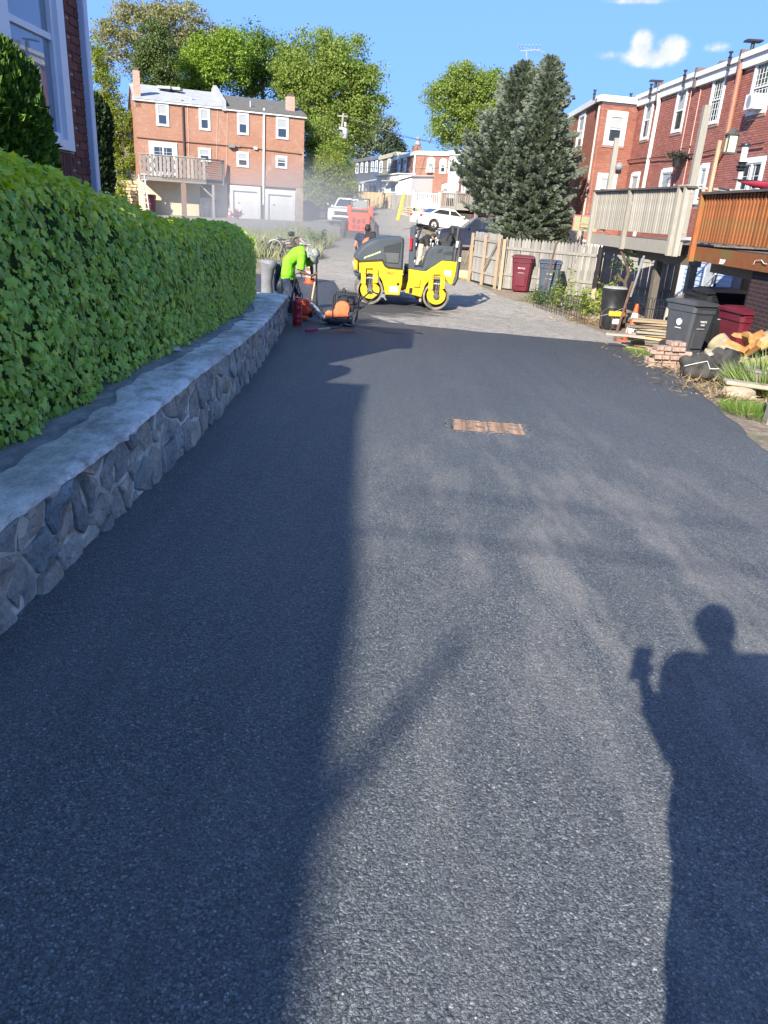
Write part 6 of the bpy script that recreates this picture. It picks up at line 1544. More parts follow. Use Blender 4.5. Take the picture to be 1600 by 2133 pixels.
# ================================================================ wheeled bins
def wheelie(name, label, col, sc=1., mark=False):
    t = thing(name, label, 'wheeled bin', (0, 0, 0)); w0, w1, d0, d1, h = .24, .31, .27, .37, 1.0
    body = MB(); rings = []
    for (q, z) in ((0, .02), (.08, .05), (.5, .5), (.9, .86), (.93, .865), (1.0, 1.0)):
        ww, dd = lerp(w0, w1, q), lerp(d0, d1, q)
        if q == .9: ww, dd = ww-.005, dd-.005
        if q > .9: ww, dd = ww+.012, dd+.012
        c = .05; rings.append([(x, y, z) for x, y in ((-ww+c, -dd), (ww-c, -dd), (ww, -dd+c), (ww, dd-c), (ww-c, dd), (-ww+c, dd), (-ww, dd-c), (-ww, -dd+c))])
    vs = sum(rings, []); fs = [(r*8+i, r*8+(i+1) % 8, (r+1)*8+(i+1) % 8, (r+1)*8+i) for r in range(5) for i in range(8)]+[tuple(range(8))[::-1], tuple(range(40, 48))]
    body.add(vs, fs)
    body.hexa([(-.14, -.33, .18), (.14, -.33, .18), (.14, -.25, .18), (-.14, -.25, .18), (-.16, -.352, .5), (.16, -.352, .5), (.16, -.29, .5), (-.16, -.29, .5)])
    body.build('body', M('bin_'+col[0], col[1], .45, .12, 4, .08), t, 40)
    rb = MB()
    for i in range(7): rb.box((-.2+.067*i, -.385, .9), (.012, .02, .09))
    rb.box((0, -.388, .955), (.5, .02, .012)); rb.build('ribs', M('bin_'+col[0], col[1]), t)
    MB().tube([(-.1, -.335, .56), (.1, -.335, .56)], .012, 6).build('catch_bar', gal, t)
    lid = MB(); lid.add([(-.35, -.42, 1.0), (.35, -.42, 1.0), (.35, .36, 1.0), (-.35, .36, 1.0), (-.35, -.42, 1.035), (.35, -.42, 1.035), (.35, .36, 1.05), (-.35, .36, 1.05), (-.27, -.3, 1.075), (.27, -.3, 1.075), (.27, .24, 1.09), (-.27, .24, 1.09)],
        [(3, 2, 1, 0), (0, 1, 5, 4), (1, 2, 6, 5), (2, 3, 7, 6), (3, 0, 4, 7), (4, 5, 9, 8), (5, 6, 10, 9), (6, 7, 11, 10), (7, 4, 8, 11), (8, 9, 10, 11)]); lid.tube([(-.28, .4, 1.0), (.28, .4, 1.0)], .02, 6); lid.build('lid', M('bin_'+col[0], col[1]), t, 30)
    for sx in (-1, 1): MB().lathe([(.03, sx*.25-.03), (.12, sx*.25-.03), (.13, sx*.25-.015), (.13, sx*.25+.015), (.12, sx*.25+.03), (.03, sx*.25+.03)], (0, .27, .13), 16, 'X').build('wheel', rubber, t, 40)
    if mark:
        wm = M('print_white', (.72, .72, .72), .5); m4 = Matrix.Translation((0, -.372, .70)) @ Matrix.Rotation(R(82), 4, 'X')
        text('lettering', mark[0], .055, m4, wm, t); 
        if len(mark) > 1: text('lettering', mark[1], .045, Matrix.Translation((0, -.365, .64)) @ Matrix.Rotation(R(82), 4, 'X'), wm, t)
    return t
maroon = ('maroon', (.115, .012, .022)); greyb = ('grey', (.055, .06, .068)); blk = ('black', (.012, .013, .015)); blueg = ('bluegrey', (.06, .075, .10))
b1 = wheelie('wheeled_bin', 'maroon wheeled bin standing in front of the picket fence', maroon, mark=('RECYCLE',)); q = ground(1083, 606); place(b1, q, R(-14), sc=(.98, .98, 1.0))
b2 = wheelie('wheeled_bin', 'blue-grey wheeled bin by the picket fence, behind the weeds', blueg, mark=('TRASH',)); q = at(1141, 595, 23.5); place(b2, (q.x, q.y, gz(q.x, q.y)), R(-10))
q = ground(1430, 742); q = Vector((5.25, 13.9, 0)); q.z = gz(q.x, q.y)+.01
b3 = wheelie('wheeled_bin', 'dark grey wheeled bin with white emblem between the lumber and the logs', greyb, mark=('WASTE', 'ONLY')); place(b3, q, R(28), rx=0, ry=R(2), sc=.9)
# white emblem: wheel-shaped mark on the bin's side
em = MB(); em.tube([(-.272-.024*0, -.02+.06*math.cos(a), .66+.085*math.sin(a)) for a in [2*PI*k/16 for k in range(17)]], .011, 5)
em.tube([(-.272, -.02+.03*math.cos(a), .65+.04*math.sin(a)) for a in [2*PI*k/8 for k in range(9)]], .02, 5); em.box((-.272, -.02, .79), (.008, .13, .014)); em.box((-.27, -.02, .52), (.008, .15, .012))
em.xf(Matrix.Rotation(R(4.0), 4, 'Y') @ Matrix.Translation((-.055, 0, .0))); eo = em.build('emblem', M('print_white', (.72, .72, .72), .5), b3)
q = at(1462, 652, 16.2); b4 = wheelie('wheeled_bin', 'black wheeled bin in the shade right behind the dark grey bin', blk); place(b4, (q.x, 16.0, gz(q.x, 16)), R(10), sc=(1.15, 1, 1.02))
q = at(1540, 690, 13.4); b5 = wheelie('wheeled_bin', 'maroon wheeled bin half hidden behind the pile of logs', maroon); place(b5, (q.x, 13.2, gz(q.x, 13.2)-.12), R(8), sc=(1.05, 1, .98))
q = at(1515, 640, 15.2); b6 = wheelie('wheeled_bin', 'black wheeled bin deep under the orange deck between two posts', blk); place(b6, (q.x, 15.6, gz(q.x, 15.6)+.02), R(3), sc=(1.3, 1, 1.08))
# bins at the double house
for (zx, zy, nm, lab, c_) in ((846, 1400, 0, 'grey wheeled bin under the balcony, left one of the pair beside the garage', greyb), (905, 1400, 0, 'grey wheeled bin under the balcony, right one of the pair beside the garage', greyb), (490, 1365, 0, 'maroon wheeled bin at the left end of the double house', maroon)):
    s = PH.sz(*ZH1(zx, 1380))[0]; c = PH.pt(s, 0, .75); b = wheelie('wheeled_bin', lab, c_); place(b, (c.x, c.y, G0-.02), R(20), sc=(1.1, 1.1, 1.12))
for k, (px, c_) in enumerate(((641, maroon), (657, greyb))):
    c = at(px, 455, 63); b = wheelie('wheeled_bin', ('dark maroon wheeled bin beside the stone corner of the double house', 'grey wheeled bin right of the maroon one, in front of the bushes')[k], c_); place(b, (c.x, c.y, gz(c.x, c.y)), R(15), sc=(1.15, 1.1, 1.3))

# ================================================================ traffic cones
cone_o = M('cone_orange', (.78, .10, .025), .5, .08, 6); cone_w = M('cone_white', (.72, .72, .70), .5, .1, 6)
def cone(label, loc, h=.74, rx=0, ry=0):
    t = thing('traffic_cone', label, 'traffic cone', (0, 0, 0), group='orange traffic cones')
    MB().cbox((0, 0, .02), (.36, .36, .04), .012).build('base', cone_o, t)
    r = lambda z: lerp(.135, .028, (z-.04)/(h-.04)); z_ = [(.04, .20, 0), (.20, .36, 1), (.36, .46, 0), (.46, .60, 1), (.60, h, 0)]
    for a, b, k in z_: MB().lathe([(r(a), a), (r(a)+.002*k, a+.002), (r(b)+.002*k, b-.002), (r(b), b)], (0, 0, 0), 18).build('band' if k else 'sleeve', cone_w if k else cone_o, t, 40)
    return place(t, loc, .4, rx=rx, ry=ry)
q = ground(1310, 714); cone('orange and white cone at the edge of the grass by the leaning rusty post', q+Vector((0, 0, .0)), .78, 0, R(3))
q = at(648, 560, 21.3); q.x = at(650, 500, 22.5).x; cone('orange and white cone standing behind the bending worker', (q.x-.05, 22.6, gz(q.x, 22.6)+.0), .95)
s = PH.sz(*ZH1(1008, 1400))[0]; c = PH.pt(s, 0, .7); cone('small orange cone beside the left garage door of the double house', (c.x, c.y, G0), .8)

# ================================================================ yard clutter on the right
def barrel():
    b = at(1272, 660, 18.6); z = gz(b.x, 18.6); r = .275; h = at(1278, 600, 18.6).z-z
    t = thing('barrel', 'tall black plastic barrel with a pale lid beside the pruned tree', 'barrel', (b.x, 18.6, z))
    MB().lathe([(.80*r, z), (.86*r, z+.03), (.96*r, z+h*.52), (1.04*r, z+h*.54), (1.0*r, z+h*.6), (1.04*r, z+h*.92), (1.08*r, z+h*.94), (1.08*r, z+h)], (b.x, 18.6, 0), 28).build('body', black_plastic, t, 40)
    MB().lathe([(1.06*r, z+h+.001), (.9*r, z+h+.03), (.3*r, z+h+.045)], (b.x, 18.6, 0), 28).build('lid', M('lid_grey', (.3, .3, .28), .7, .2), t, 40)
barrel()
def reel_box():
    b = ground(1288, 690); x, y, z = b.x, b.y+.4, gz(b.x, b.y+.4)
    t = thing('fence_charger', 'small black box with yellow top and orange knob beside the barrel', 'box', (x, y, z))
    MB().cbox((x, y, z+.16), (.26, .22, .3), .02).build('body', black_plastic, t); MB().cbox((x-.05, y, z+.37), (.3, .2, .12), .02).build('top', M('yellow_plastic', (.8, .5, .02), .45), t)
    MB().ball((x+.16, y-.02, z+.36), (.04, .04, .07)).build('knob', cone_o, t, True); MB().box((x-.02, y-.113, z+.2), (.15, .004, .12)).build('sticker', trim_dirty, t)
reel_box()
def wire_wheel():
    b = at(1262, 655, 18.0); c = Vector((b.x-.05, 18.0, gz(b.x, 18)+.26))
    t = thing('wire_coil', 'loose loops of bare wire in front of the black barrel', 'wire', (c.x, c.y, c.z-.25))
    for k, (dx, r, q) in enumerate(((-.1, .22, .5), (.12, .26, 1.1), (.3, .2, .8))):
        MB().tube([c+Vector((dx+r*q*.6*math.cos(a), .05*math.sin(a), r*math.sin(a))) for a in [2*PI*i/18 for i in range(19)]], .004, 4).build('loop', rust, t)
    MB().tube([c+Vector((-.3, 0, .0)), c+Vector((.1, -.02, .12)), c+Vector((.5, 0, .3))], .006, 4).build('strand', gal, t)
wire_wheel()
def pruned_tree():
    Y = 19.0; P_ = lambda x, y: at(x, y, Y)
    b = P_(1306, 640); b.z = gz(b.x, Y)-.05; t = thing('pruned_tree', 'small hard-pruned dark tree with a few leaves beside the black barrel', 'tree', (b.x, Y, b.z))
    tr = MB(); tr.tube([b, P_(1300, 625), P_(1303, 600), P_(1302, 590)], [.07, .055, .05, .045], 8); tr.build('trunk', M('bark_dark', (.09, .065, .045)), t, True)
    for pts, rs in (([(1302, 590), (1290, 578), (1286, 570)], [.04, .03, .024]), ([(1302, 590), (1309, 570), (1306, 552), (1297, 530), (1293, 524)], [.045, .04, .036, .03, .024]), ([(1308, 566), (1316, 556), (1318, 545)], [.02, .014, .008]), ([(1290, 580), (1283, 590), (1281, 600)], [.015, .01, .006]), ([(1306, 556), (1298, 550), (1288, 545)], [.014, .01, .006]), ([(1304, 596), (1290, 598), (1282, 592)], [.014, .01, .005]), ([(1309, 568), (1318, 570), (1322, 566)], [.012, .008, .005])):
        MB().tube([P_(*q) for q in pts], rs, 6).build('branch', M('bark_dark', (.09, .065, .045)), t, True)
    R_ = np.random.default_rng(9); L_ = []
    for (x, y, n) in ((1280, 546, 14), (1288, 560, 8), (1308, 545, 16), (1316, 552, 20), (1312, 540, 12), (1322, 562, 14), (1296, 552, 8), (1272, 560, 8), (1318, 524, 12)):
        for k in range(n): p = P_(x+R_.normal(0, 3), y+R_.normal(0, 3)); L_.append((p.x, p.y+R_.normal(0, .08), p.z))
    n = len(L_); tag(scatter('foliage', CARD, [(0, 1, 2, 3, 4, 5)], np.array(L_), leafm('leaf_green_dark', (.025, .045, .02), (.05, .09, .03), (.1, .16, .05), .25), frames(R_.normal(0, 1, (n, 3)), R_.normal(0, 1, (n, 3))), R_.uniform(.05, .09, n), parent=t), kind='stuff')
pruned_tree()
def iron_fence(label, pts, h, n, grp='low black hooped iron fences'):
    p0, p1 = [Vector((*p, 0)) for p in pts]; d = p1-p0; L_ = d.length; d.normalize()
    t = thing('iron_fence', label, 'fence', (p0.x, p0.y, gz(p0.x, p0.y)), group=grp)
    pt = lambda s, z: Vector((p0+d*s).xy.to_3d())+Vector((0, 0, gz((p0+d*s).x, (p0+d*s).y)+z))
    for z in (.12, h*.72): MB().tube([pt(0, z), pt(L_, z)], .009, 5).build('rail', black_metal, t)
    for i in range(n):
        s = L_*i/n; w_ = L_/n*.62; r = w_/2
        MB().tube([pt(s, 0), pt(s, h-r)]+[pt(s+r-r*math.cos(a), h-r+r*math.sin(a)) for a in (.5, 1.05, 1.57, 2.1, 2.64)]+[pt(s+w_, h-r), pt(s+w_, 0)], .0075, 5).build('hoop', black_metal, t)
pL0 = ground(1118, 655); pL1 = ground(1250, 690)
iron_fence('low hooped iron fence among the weeds left of the black barrel', ((pL0.x+.1, pL0.y+1.2), (pL1.x, pL1.y+1.4)), .62, 11)
q0 = at(1318, 660, 17.4); q1 = at(1440, 660, 16.3); iron_fence('low hooped iron fence behind the lumber stack', ((q0.x, 17.4), (q1.x, 16.3)), .85, 12)
q0 = ground(1288, 716); iron_fence('low hooped iron fence in front of the orange cone', ((q0.x+.2, q0.y+.2), (q0.x+1.5, q0.y+.55)), .5, 7)
# lumber stack
def lumber():
    c = Vector((4.95, 14.4, 0)); base = gz(c.x, c.y); t = thing('lumber_stack', 'untidy stack of old boards left of the dark grey bin', 'lumber', (c.x, c.y, base)); rd = random.Random(8)
    mats = [wd_tan, wd_grey, wd_pale, wd_new, wd_dark]
    for k in range(11):
        z = base+.03+k*.052; l = rd.uniform(.8, 1.35); a = rd.uniform(-.14, .12)-.18
        for j in range(2):
            MB().box((c.x+rd.uniform(-.16, .14), c.y+.16*j+rd.uniform(-.03, .03)-.1, z+rd.uniform(0, .01)), (l, .14, .038), Matrix.Rotation(a+rd.uniform(-.05, .05), 3, 'Z') @ Matrix.Rotation(rd.uniform(-.015, .03), 3, 'Y')).build('board', mats[rd.choice((0, 0, 1, 2, 3, 0, 4))], t)
    for x in (.18, .3): MB().box((c.x+x, c.y+.35, base+.55), (.05, .04, .45), Matrix.Rotation(.05, 3, 'Y')).build('board', wd_pale, t)
    MB().box((c.x-.72, c.y-.3, base+.30), (.7, .13, .035), Matrix.Rotation(-.12, 3, 'Z')).build('board', wd_grey, t)
lumber()
def pavers():
    c = ground(1403, 776); c = Vector((c.x+.16, c.y+.75, 0)); c.z = gz(c.x, c.y)
    t = thing('paver_stack', 'stack of pinkish concrete paving bricks at the edge of the asphalt', 'pavers', c); rd = random.Random(2)
    pm = M('paver_pink', (.33, .21, .16), .9, .25, 20, .4, col2=(.45, .33, .26)); me = MB().cbox((0, 0, 0), (.105, .21, .062), .006).mesh('paver', pm); me2 = MB().cbox((0, 0, 0), (.21, .105, .062), .006).mesh('paver', pm); og = ORG[t.name]
    for k in range(6):
        if k < 5:
            for i in range(5 if k < 3 else 4):
                b = link('paver', me if k in (2, 4) else me2, t); b.matrix_local = Matrix.Translation((-.24+(.118 if k in (2, 4) else .0)*i+(0 if k in (2, 4) else (.225*(i % 3)-.02)), -.12+(.14*(i//3) if k not in (2, 4) else 0)+rd.uniform(-.02, .02), .035+.066*k)) @ Matrix.Rotation(rd.uniform(-.1, .1), 4, 'Z')
        else:
            for i in range(2): b = link('paver', me, t); b.matrix_local = Matrix.Translation((.0+.13*i, 0, .035+.066*k)) @ Matrix.Rotation(rd.uniform(-.3, .3), 4, 'Z')
    for (dx, dy, r_) in ((.18, -.42, .3), (-.3, -.34, 1.0), (.42, -.2, .7)): b = link('paver', me, t); b.matrix_local = Matrix.Translation((dx, dy, .03)) @ Matrix.Rotation(r_, 4, 'Z')
pavers()
# crumpled black landscape fabric bag
def lump(name, label, cat, c, r, mat, seed, amp=.25, folds=9, n=40, m=22, flat=0.0, parent=None, rot=0):
    mb = MB(); mb.ball((0, 0, 0), (1, 1, 1), n, m)
    for i, v in enumerate(mb.v):
        k = 1+amp*mnoise.noise((v.x*1.4+seed, v.y*1.4, v.z*1.4))+amp*.5*abs(mnoise.noise((v.x*folds*.5, v.y*folds*.5+seed, v.z*folds*.3)))*2-amp*.35
        q = Vector((v.x*r[0]*k, v.y*r[1]*k, max(v.z*r[2]*k, -r[2]*(1-flat)))); q.rotate(Matrix.Rotation(rot, 3, 'Z')); mb.v[i] = q+Vector(c)
    if parent is not None: return mb.build(name, mat, parent, True)
    o = mb.build(name, mat, None, True, org=(c[0], c[1], c[2]-r[2])); return tag(o, label, cat)
fab = M('fabric_black', (.035, .034, .03), .85, .35, 5, .4, col2=(.075, .07, .06))
q = ground(1455, 792); q = Vector((4.32, 10.75, 0)); q.z = gz(q.x, q.y); tB = thing('fabric_bundle', 'crumpled bundle of black landscape fabric tied with white cord', 'bundle', q)
lump('fabric', '', '', (q.x+.02, q.y, q.z+.17), (.29, .22, .21), fab, 3, .3, 4, flat=.2, parent=tB); lump('fabric', '', '', (q.x+.44, q.y-.18, q.z+.14), (.3, .19, .16), fab, 8, .3, 4, flat=.15, parent=tB)
lump('fabric', '', '', (q.x+.38, q.y+.12, q.z+.28), (.26, .16, .16), fab, 12, .35, 4, parent=tB); lump('lining', '', '', (q.x+.12, q.y+.05, q.z+.36), (.1, .07, .03), wd_pale, 5, .4, parent=tB)
MB().tube([q+Vector((-.22, -.12, .2)), q+Vector((-.1, -.2, .26)), q+Vector((.05, -.2, .3)), q+Vector((.1, -.22, .2)), q+Vector((.2, -.28, .22))], .006, 5).build('cord', white_paint, tB)
MB().tube([q+Vector((.14, -.2, .31)), q+Vector((.13, -.26, .14)), q+Vector((.14, -.27, 0))], .005, 5).build('cord', black_plastic, tB)
# log pile with split orange wood
lg = M('log_bark', (.25, .215, .13), .9, .25, 9, .6, col2=(.36, .31, .2)); le = M('log_end', (.42, .25, .1), .8, .25, 12, .3, col2=(.5, .35, .17)); spl = M('split_wood', (.5, .2, .05), .8, .3, 10, .4, col2=(.58, .33, .12))
def logs():
    c = Vector((5.25, 11.9, 0)); c.z = gz(c.x, c.y); t = thing('log_pile', 'pile of cut logs and split orange wood behind the fabric bundle', 'logs', c)
    L_ = [((-.12, .30, .42), (.16, -.12, .10), .17), ((-.35, .1, .16), (.1, -.2, .10), .17), ((.12, .35, .12), (.75, .0, .14), .15), ((.42, .3, .38), (1.0, .2, .66), .145), ((.75, .1, .25), (1.35, -.15, .40), .16), ((.8, .4, .5), (1.5, .3, .55), .13), ((.3, .0, .1), (.9, -.3, .1), .15), ((-.05, -.05, .12), (.3, -.4, .1), .13)]
    for a, b, r in L_:
        a, b = c+Vector(a), c+Vector(b); pts = [a.lerp(b, k/4)+Vector((random.uniform(-.01, .01),)*3) for k in range(5)]
        lo = MB(); lo.tube(pts, [r*random.uniform(.95, 1.05) for _ in pts], 14); lo.build('log', lg, t, 50)
        d = (a-b).normalized(); MB().tube([a+d*.003, a+d*.012], [r*.93, r*.9], 14).build('cut_face', le, t); MB().tube([b-d*.003, b-d*.012], [r*.93, r*.9], 14).build('cut_face', le, t)
    rd = random.Random(3)
    for k in range(16):
        p = c+Vector((rd.uniform(-.1, .75), rd.uniform(-.35, .1), rd.uniform(.1, .62))); rot = Matrix.Rotation(rd.uniform(0, 3), 3, 'Z') @ Matrix.Rotation(rd.uniform(-.7, .7), 3, 'Y') @ Matrix.Rotation(rd.uniform(0, 3), 3, 'X')
        w = MB(); l = rd.uniform(.2, .42); a, b_ = rd.uniform(.04, .09), rd.uniform(.05, .11)
        w.prism([(-l/2, -a/2), (l/2, -a/3), (l/2-.02, a/2), (0, a*.7), (-l/2+.03, a/3)], -b_/2, b_/2); w.xf(Matrix.Translation(p) @ rot.to_4x4()); w.build('split_piece', spl, t)
logs()
# wispy plants: blades and weeds
BL = [(-.02, 0, 0), (.02, 0, 0), (.019, .5, .06), (0, 1, .22), (-.019, .5, .06)]; BLf = [(0, 1, 2, 4), (4, 2, 3)]
def blades(name, label, cat, c, rx, ry, h, n, mat, seed, spread=.5, asg='plant', kind=None, parent=None):
    R_ = np.random.default_rng(seed); a = R_.uniform(0, 2*PI, n); r = np.sqrt(R_.random(n)); x = c[0]+rx*r*np.cos(a); y = c[1]+ry*r*np.sin(a)
    L_ = np.array([(p, q, gz(p, q)+.01+(c[2] if len(c) > 2 else 0)) for p, q in zip(x, y)])
    up = np.stack([np.cos(a)*spread*r+R_.normal(0, .25, n), np.sin(a)*spread*r+R_.normal(0, .25, n), np.ones(n)], 1); nr = R_.normal(0, 1, (n, 3)); nr[:, 2] *= .3
    S = h*R_.uniform(.45, 1.1, n)*(1-.35*r); wv = 1
    o = scatter(name, BL, BLf, L_, mat, frames(np.cross(up, nr), up), S, parent=parent, org=(c[0], c[1], gz(c[0], c[1])))
    if parent is None: tag(o, label, cat, kind=kind)
    elif kind: o['kind'] = kind
    return o
def leafy(label, c, rx, ry, h, n, mat, seed, lsize, name='weed_clump', cat='weeds'):
    R_ = np.random.default_rng(seed); t = thing(name, label, cat, (c[0], c[1], gz(c[0], c[1])))
    L_ = []; st = MB()
    for k in range(max(4, n//45)):
        a, r = R_.uniform(0, 6.28), math.sqrt(R_.random()); x, y = c[0]+rx*r*math.cos(a)*.8, c[1]+ry*r*math.sin(a)*.8; z = gz(x, y); hh = h*R_.uniform(.55, 1.1)*(1-.4*r); lx_, ly_ = R_.normal(0, .12, 2)
        st.tube([(x, y, z), (x+lx_*hh*.5, y+ly_*hh*.5, z+hh*.55), (x+lx_*hh, y+ly_*hh, z+hh)], [.007, .005, .002], 4, False)
        for j in range(45):
            q = R_.uniform(.08, 1.05); L_.append((x+lx_*hh*q+R_.normal(0, .07), y+ly_*hh*q+R_.normal(0, .07), z+hh*q+R_.normal(0, .02)))
    tag(st.build('stems', M('stem_green', (.12, .15, .05), .8), t), kind='stuff'); n = len(L_); nr = R_.normal(0, .6, (n, 3)); nr[:, 2] += .8
    tag(scatter('foliage', CARD, [(0, 1, 2, 3, 4, 5)], np.array(L_), mat, frames(nr, R_.normal(0, 1, (n, 3))), R_.uniform(.6, 1.3, n)*lsize, parent=t), kind='stuff')
gr_yel = leafm('grass_dry', (.16, .19, .05), (.3, .31, .12), (.45, .42, .22), .35, .6); gr_grn = leafm('grass_green', (.07, .14, .02), (.13, .22, .03), (.24, .33, .07), .35, .5)
wdl = leafm('weed_leaf', (.05, .09, .025), (.09, .15, .04), (.17, .25, .07), .35, .5); wdy = leafm('weed_yellow', (.14, .19, .03), (.22, .28, .04), (.32, .36, .08), .4, .5)
blades('grass_clump', 'large clump of arching green grass and weeds at the right edge by the logs', 'plant', (5.0, 9.7), .5, .5, .66, 1500, leafm('grass_pale', (.12, .18, .05), (.2, .28, .08), (.36, .4, .17), .35, .6), 1, 1.1)
blades('grass_clump', 'smaller dry tuft of grass below the log pile', 'plant', (4.62, 9.9), .2, .25, .4, 180, gr_yel, 2, 1.2)
blades('grass_patch', 'bright green grass between the cone and the paving bricks', 'grass', (4.55, 13.2), .45, 1.15, .13, 2600, gr_grn, 3, .6, kind='stuff')
blades('grass_patch', 'bright green grass below the stone slab at the right edge', 'grass', (3.98, 8.15), .28, .6, .16, 1300, gr_grn, 4, .6, kind='stuff')
blades('grass_patch', 'green grass behind the roller beside the gate', 'grass', (2.2, 28.4), .9, 2.0, .18, 2200, gr_grn, 5, .5, kind='stuff')
q = ground(1145, 640); leafy('low green weeds at the kerb in front of the grey wheeled bin', (q.x+.15, q.y+.8), .75, .7, .55, 1000, wdl, 6, .055)
q = ground(1190, 655); leafy('grey-green weeds along the low iron fence', (q.x+.3, q.y+.9), .7, .5, .4, 700, leafm('weed_grey', (.1, .13, .07), (.17, .2, .12), (.28, .3, .2), .3), 7, .05)
q = at(1180, 590, 21.5); leafy('tall thin yellow-green sapling in front of the picket fence, beside the blue-grey bin', (q.x, 21.5), .35, .3, 1.35, 260, wdy, 8, .085, 'sapling', 'plant')
q = at(1235, 620, 20.6); leafy('yellow-green bush left of the black barrel', (q.x, 20.6), .45, .35, .95, 450, wdy, 9, .085, 'small_bush', 'shrub')
q = at(1265, 590, 20.6); leafy('yellow-green sapling growing behind the black barrel', (q.x+.1, 20.8), .3, .3, 1.2, 220, wdy, 10, .08, 'sapling', 'plant')
def litter(c, rx, ry, n, seed, lab):
    R_ = np.random.default_rng(seed); x = c[0]+R_.normal(0, rx, n); y = c[1]+R_.normal(0, ry, n); L_ = np.array([(a, b, gz(a, b)+.02+abs(R_.normal(0, .03))) for a, b in zip(x, y)])
    nr = R_.normal(0, .4, (n, 3)); nr[:, 2] += 1; o = scatter('dry_twigs', [(-.06, 0, 0), (.06, 0, 0), (.03, 1, .1)], [(0, 1, 2)], L_, leafm('twig_dry', (.18, .12, .06), (.3, .21, .11), (.45, .34, .2), .1), frames(nr, R_.normal(0, 1, (n, 3))), R_.uniform(.06, .2, n), org=(c[0], c[1], gz(*c)))
    tag(o, lab, 'dry litter', kind='stuff')
q = ground(1215, 672); litter((q.x+.15, q.y+.1), .35, .3, 700, 1, 'dry brown clippings heaped in front of the barrel')
litter((4.3, 11.2), .3, 1.2, 500, 2, 'dry brown clippings along the asphalt edge by the fabric bundle')
litter((4.0, 9.2), .25, .6, 350, 3, 'dry brown litter beside the stone slab')
# stones, slab, pot and weathered post at the right edge
def slab():
    c = ground(1545, 838); c = Vector((c.x+.12, c.y+.35, 0)); c.z = gz(c.x, c.y)
    sm = M('sandstone', (.36, .3, .22), .9, .2, 6, .5)
    t = MB().cbox((c.x+.1, c.y, c.z+.17), (.62, .2, .05), .012, Matrix.Rotation(-.15, 3, 'Z') @ Matrix.Rotation(.05, 3, 'Y')).build('stone_slab', sm, None, True, org=c); tag(t, 'narrow pale stone slab lying on a rounded stone at the right edge', 'stone slab')
    lump('stone', 'rounded pale stone carrying the narrow slab at the right edge', 'stone', (c.x-.05, c.y-.02, c.z+.06), (.22, .17, .1), sm, 4, .3, 3, 20, 12)
    lump('stone', 'upright pale stone beside the weathered post at the right edge', 'stone', (c.x+.44, c.y+.02, c.z+.15), (.1, .1, .19), sm, 9, .3, 3, 20, 12)
    p = Vector((c.x+.42, c.y+.45, c.z)); o = MB().lathe([(.16, 0), (.2, .26), (.215, .27), (.215, .3), (.19, .3)], p, 22).build('plant_pot', M('pot_grey', (.2, .18, .16), .8, .2, 6), None, 40, org=p); tag(o, 'grey-brown plant pot behind the stone slab', 'plant pot')
slab()
def old_post():
    b = ground(1592, 884); t = thing('weathered_post', 'weathered grey wooden post with boards at the right edge of the picture', 'post', b)
    MB().cbox((b.x+.12, b.y+.1, b.z+.24), (.12, .12, .62), .01, Matrix.Rotation(.06, 3, 'Y')).build('post', wd_grey, t)
    for k in range(5): MB().cbox((b.x+.45, b.y+.0+.01*k, b.z+.06+.11*k), (.6, .03, .095), .004, Matrix.Rotation(-.25, 3, 'Z')).build('board', wd_dark, t)
old_post()
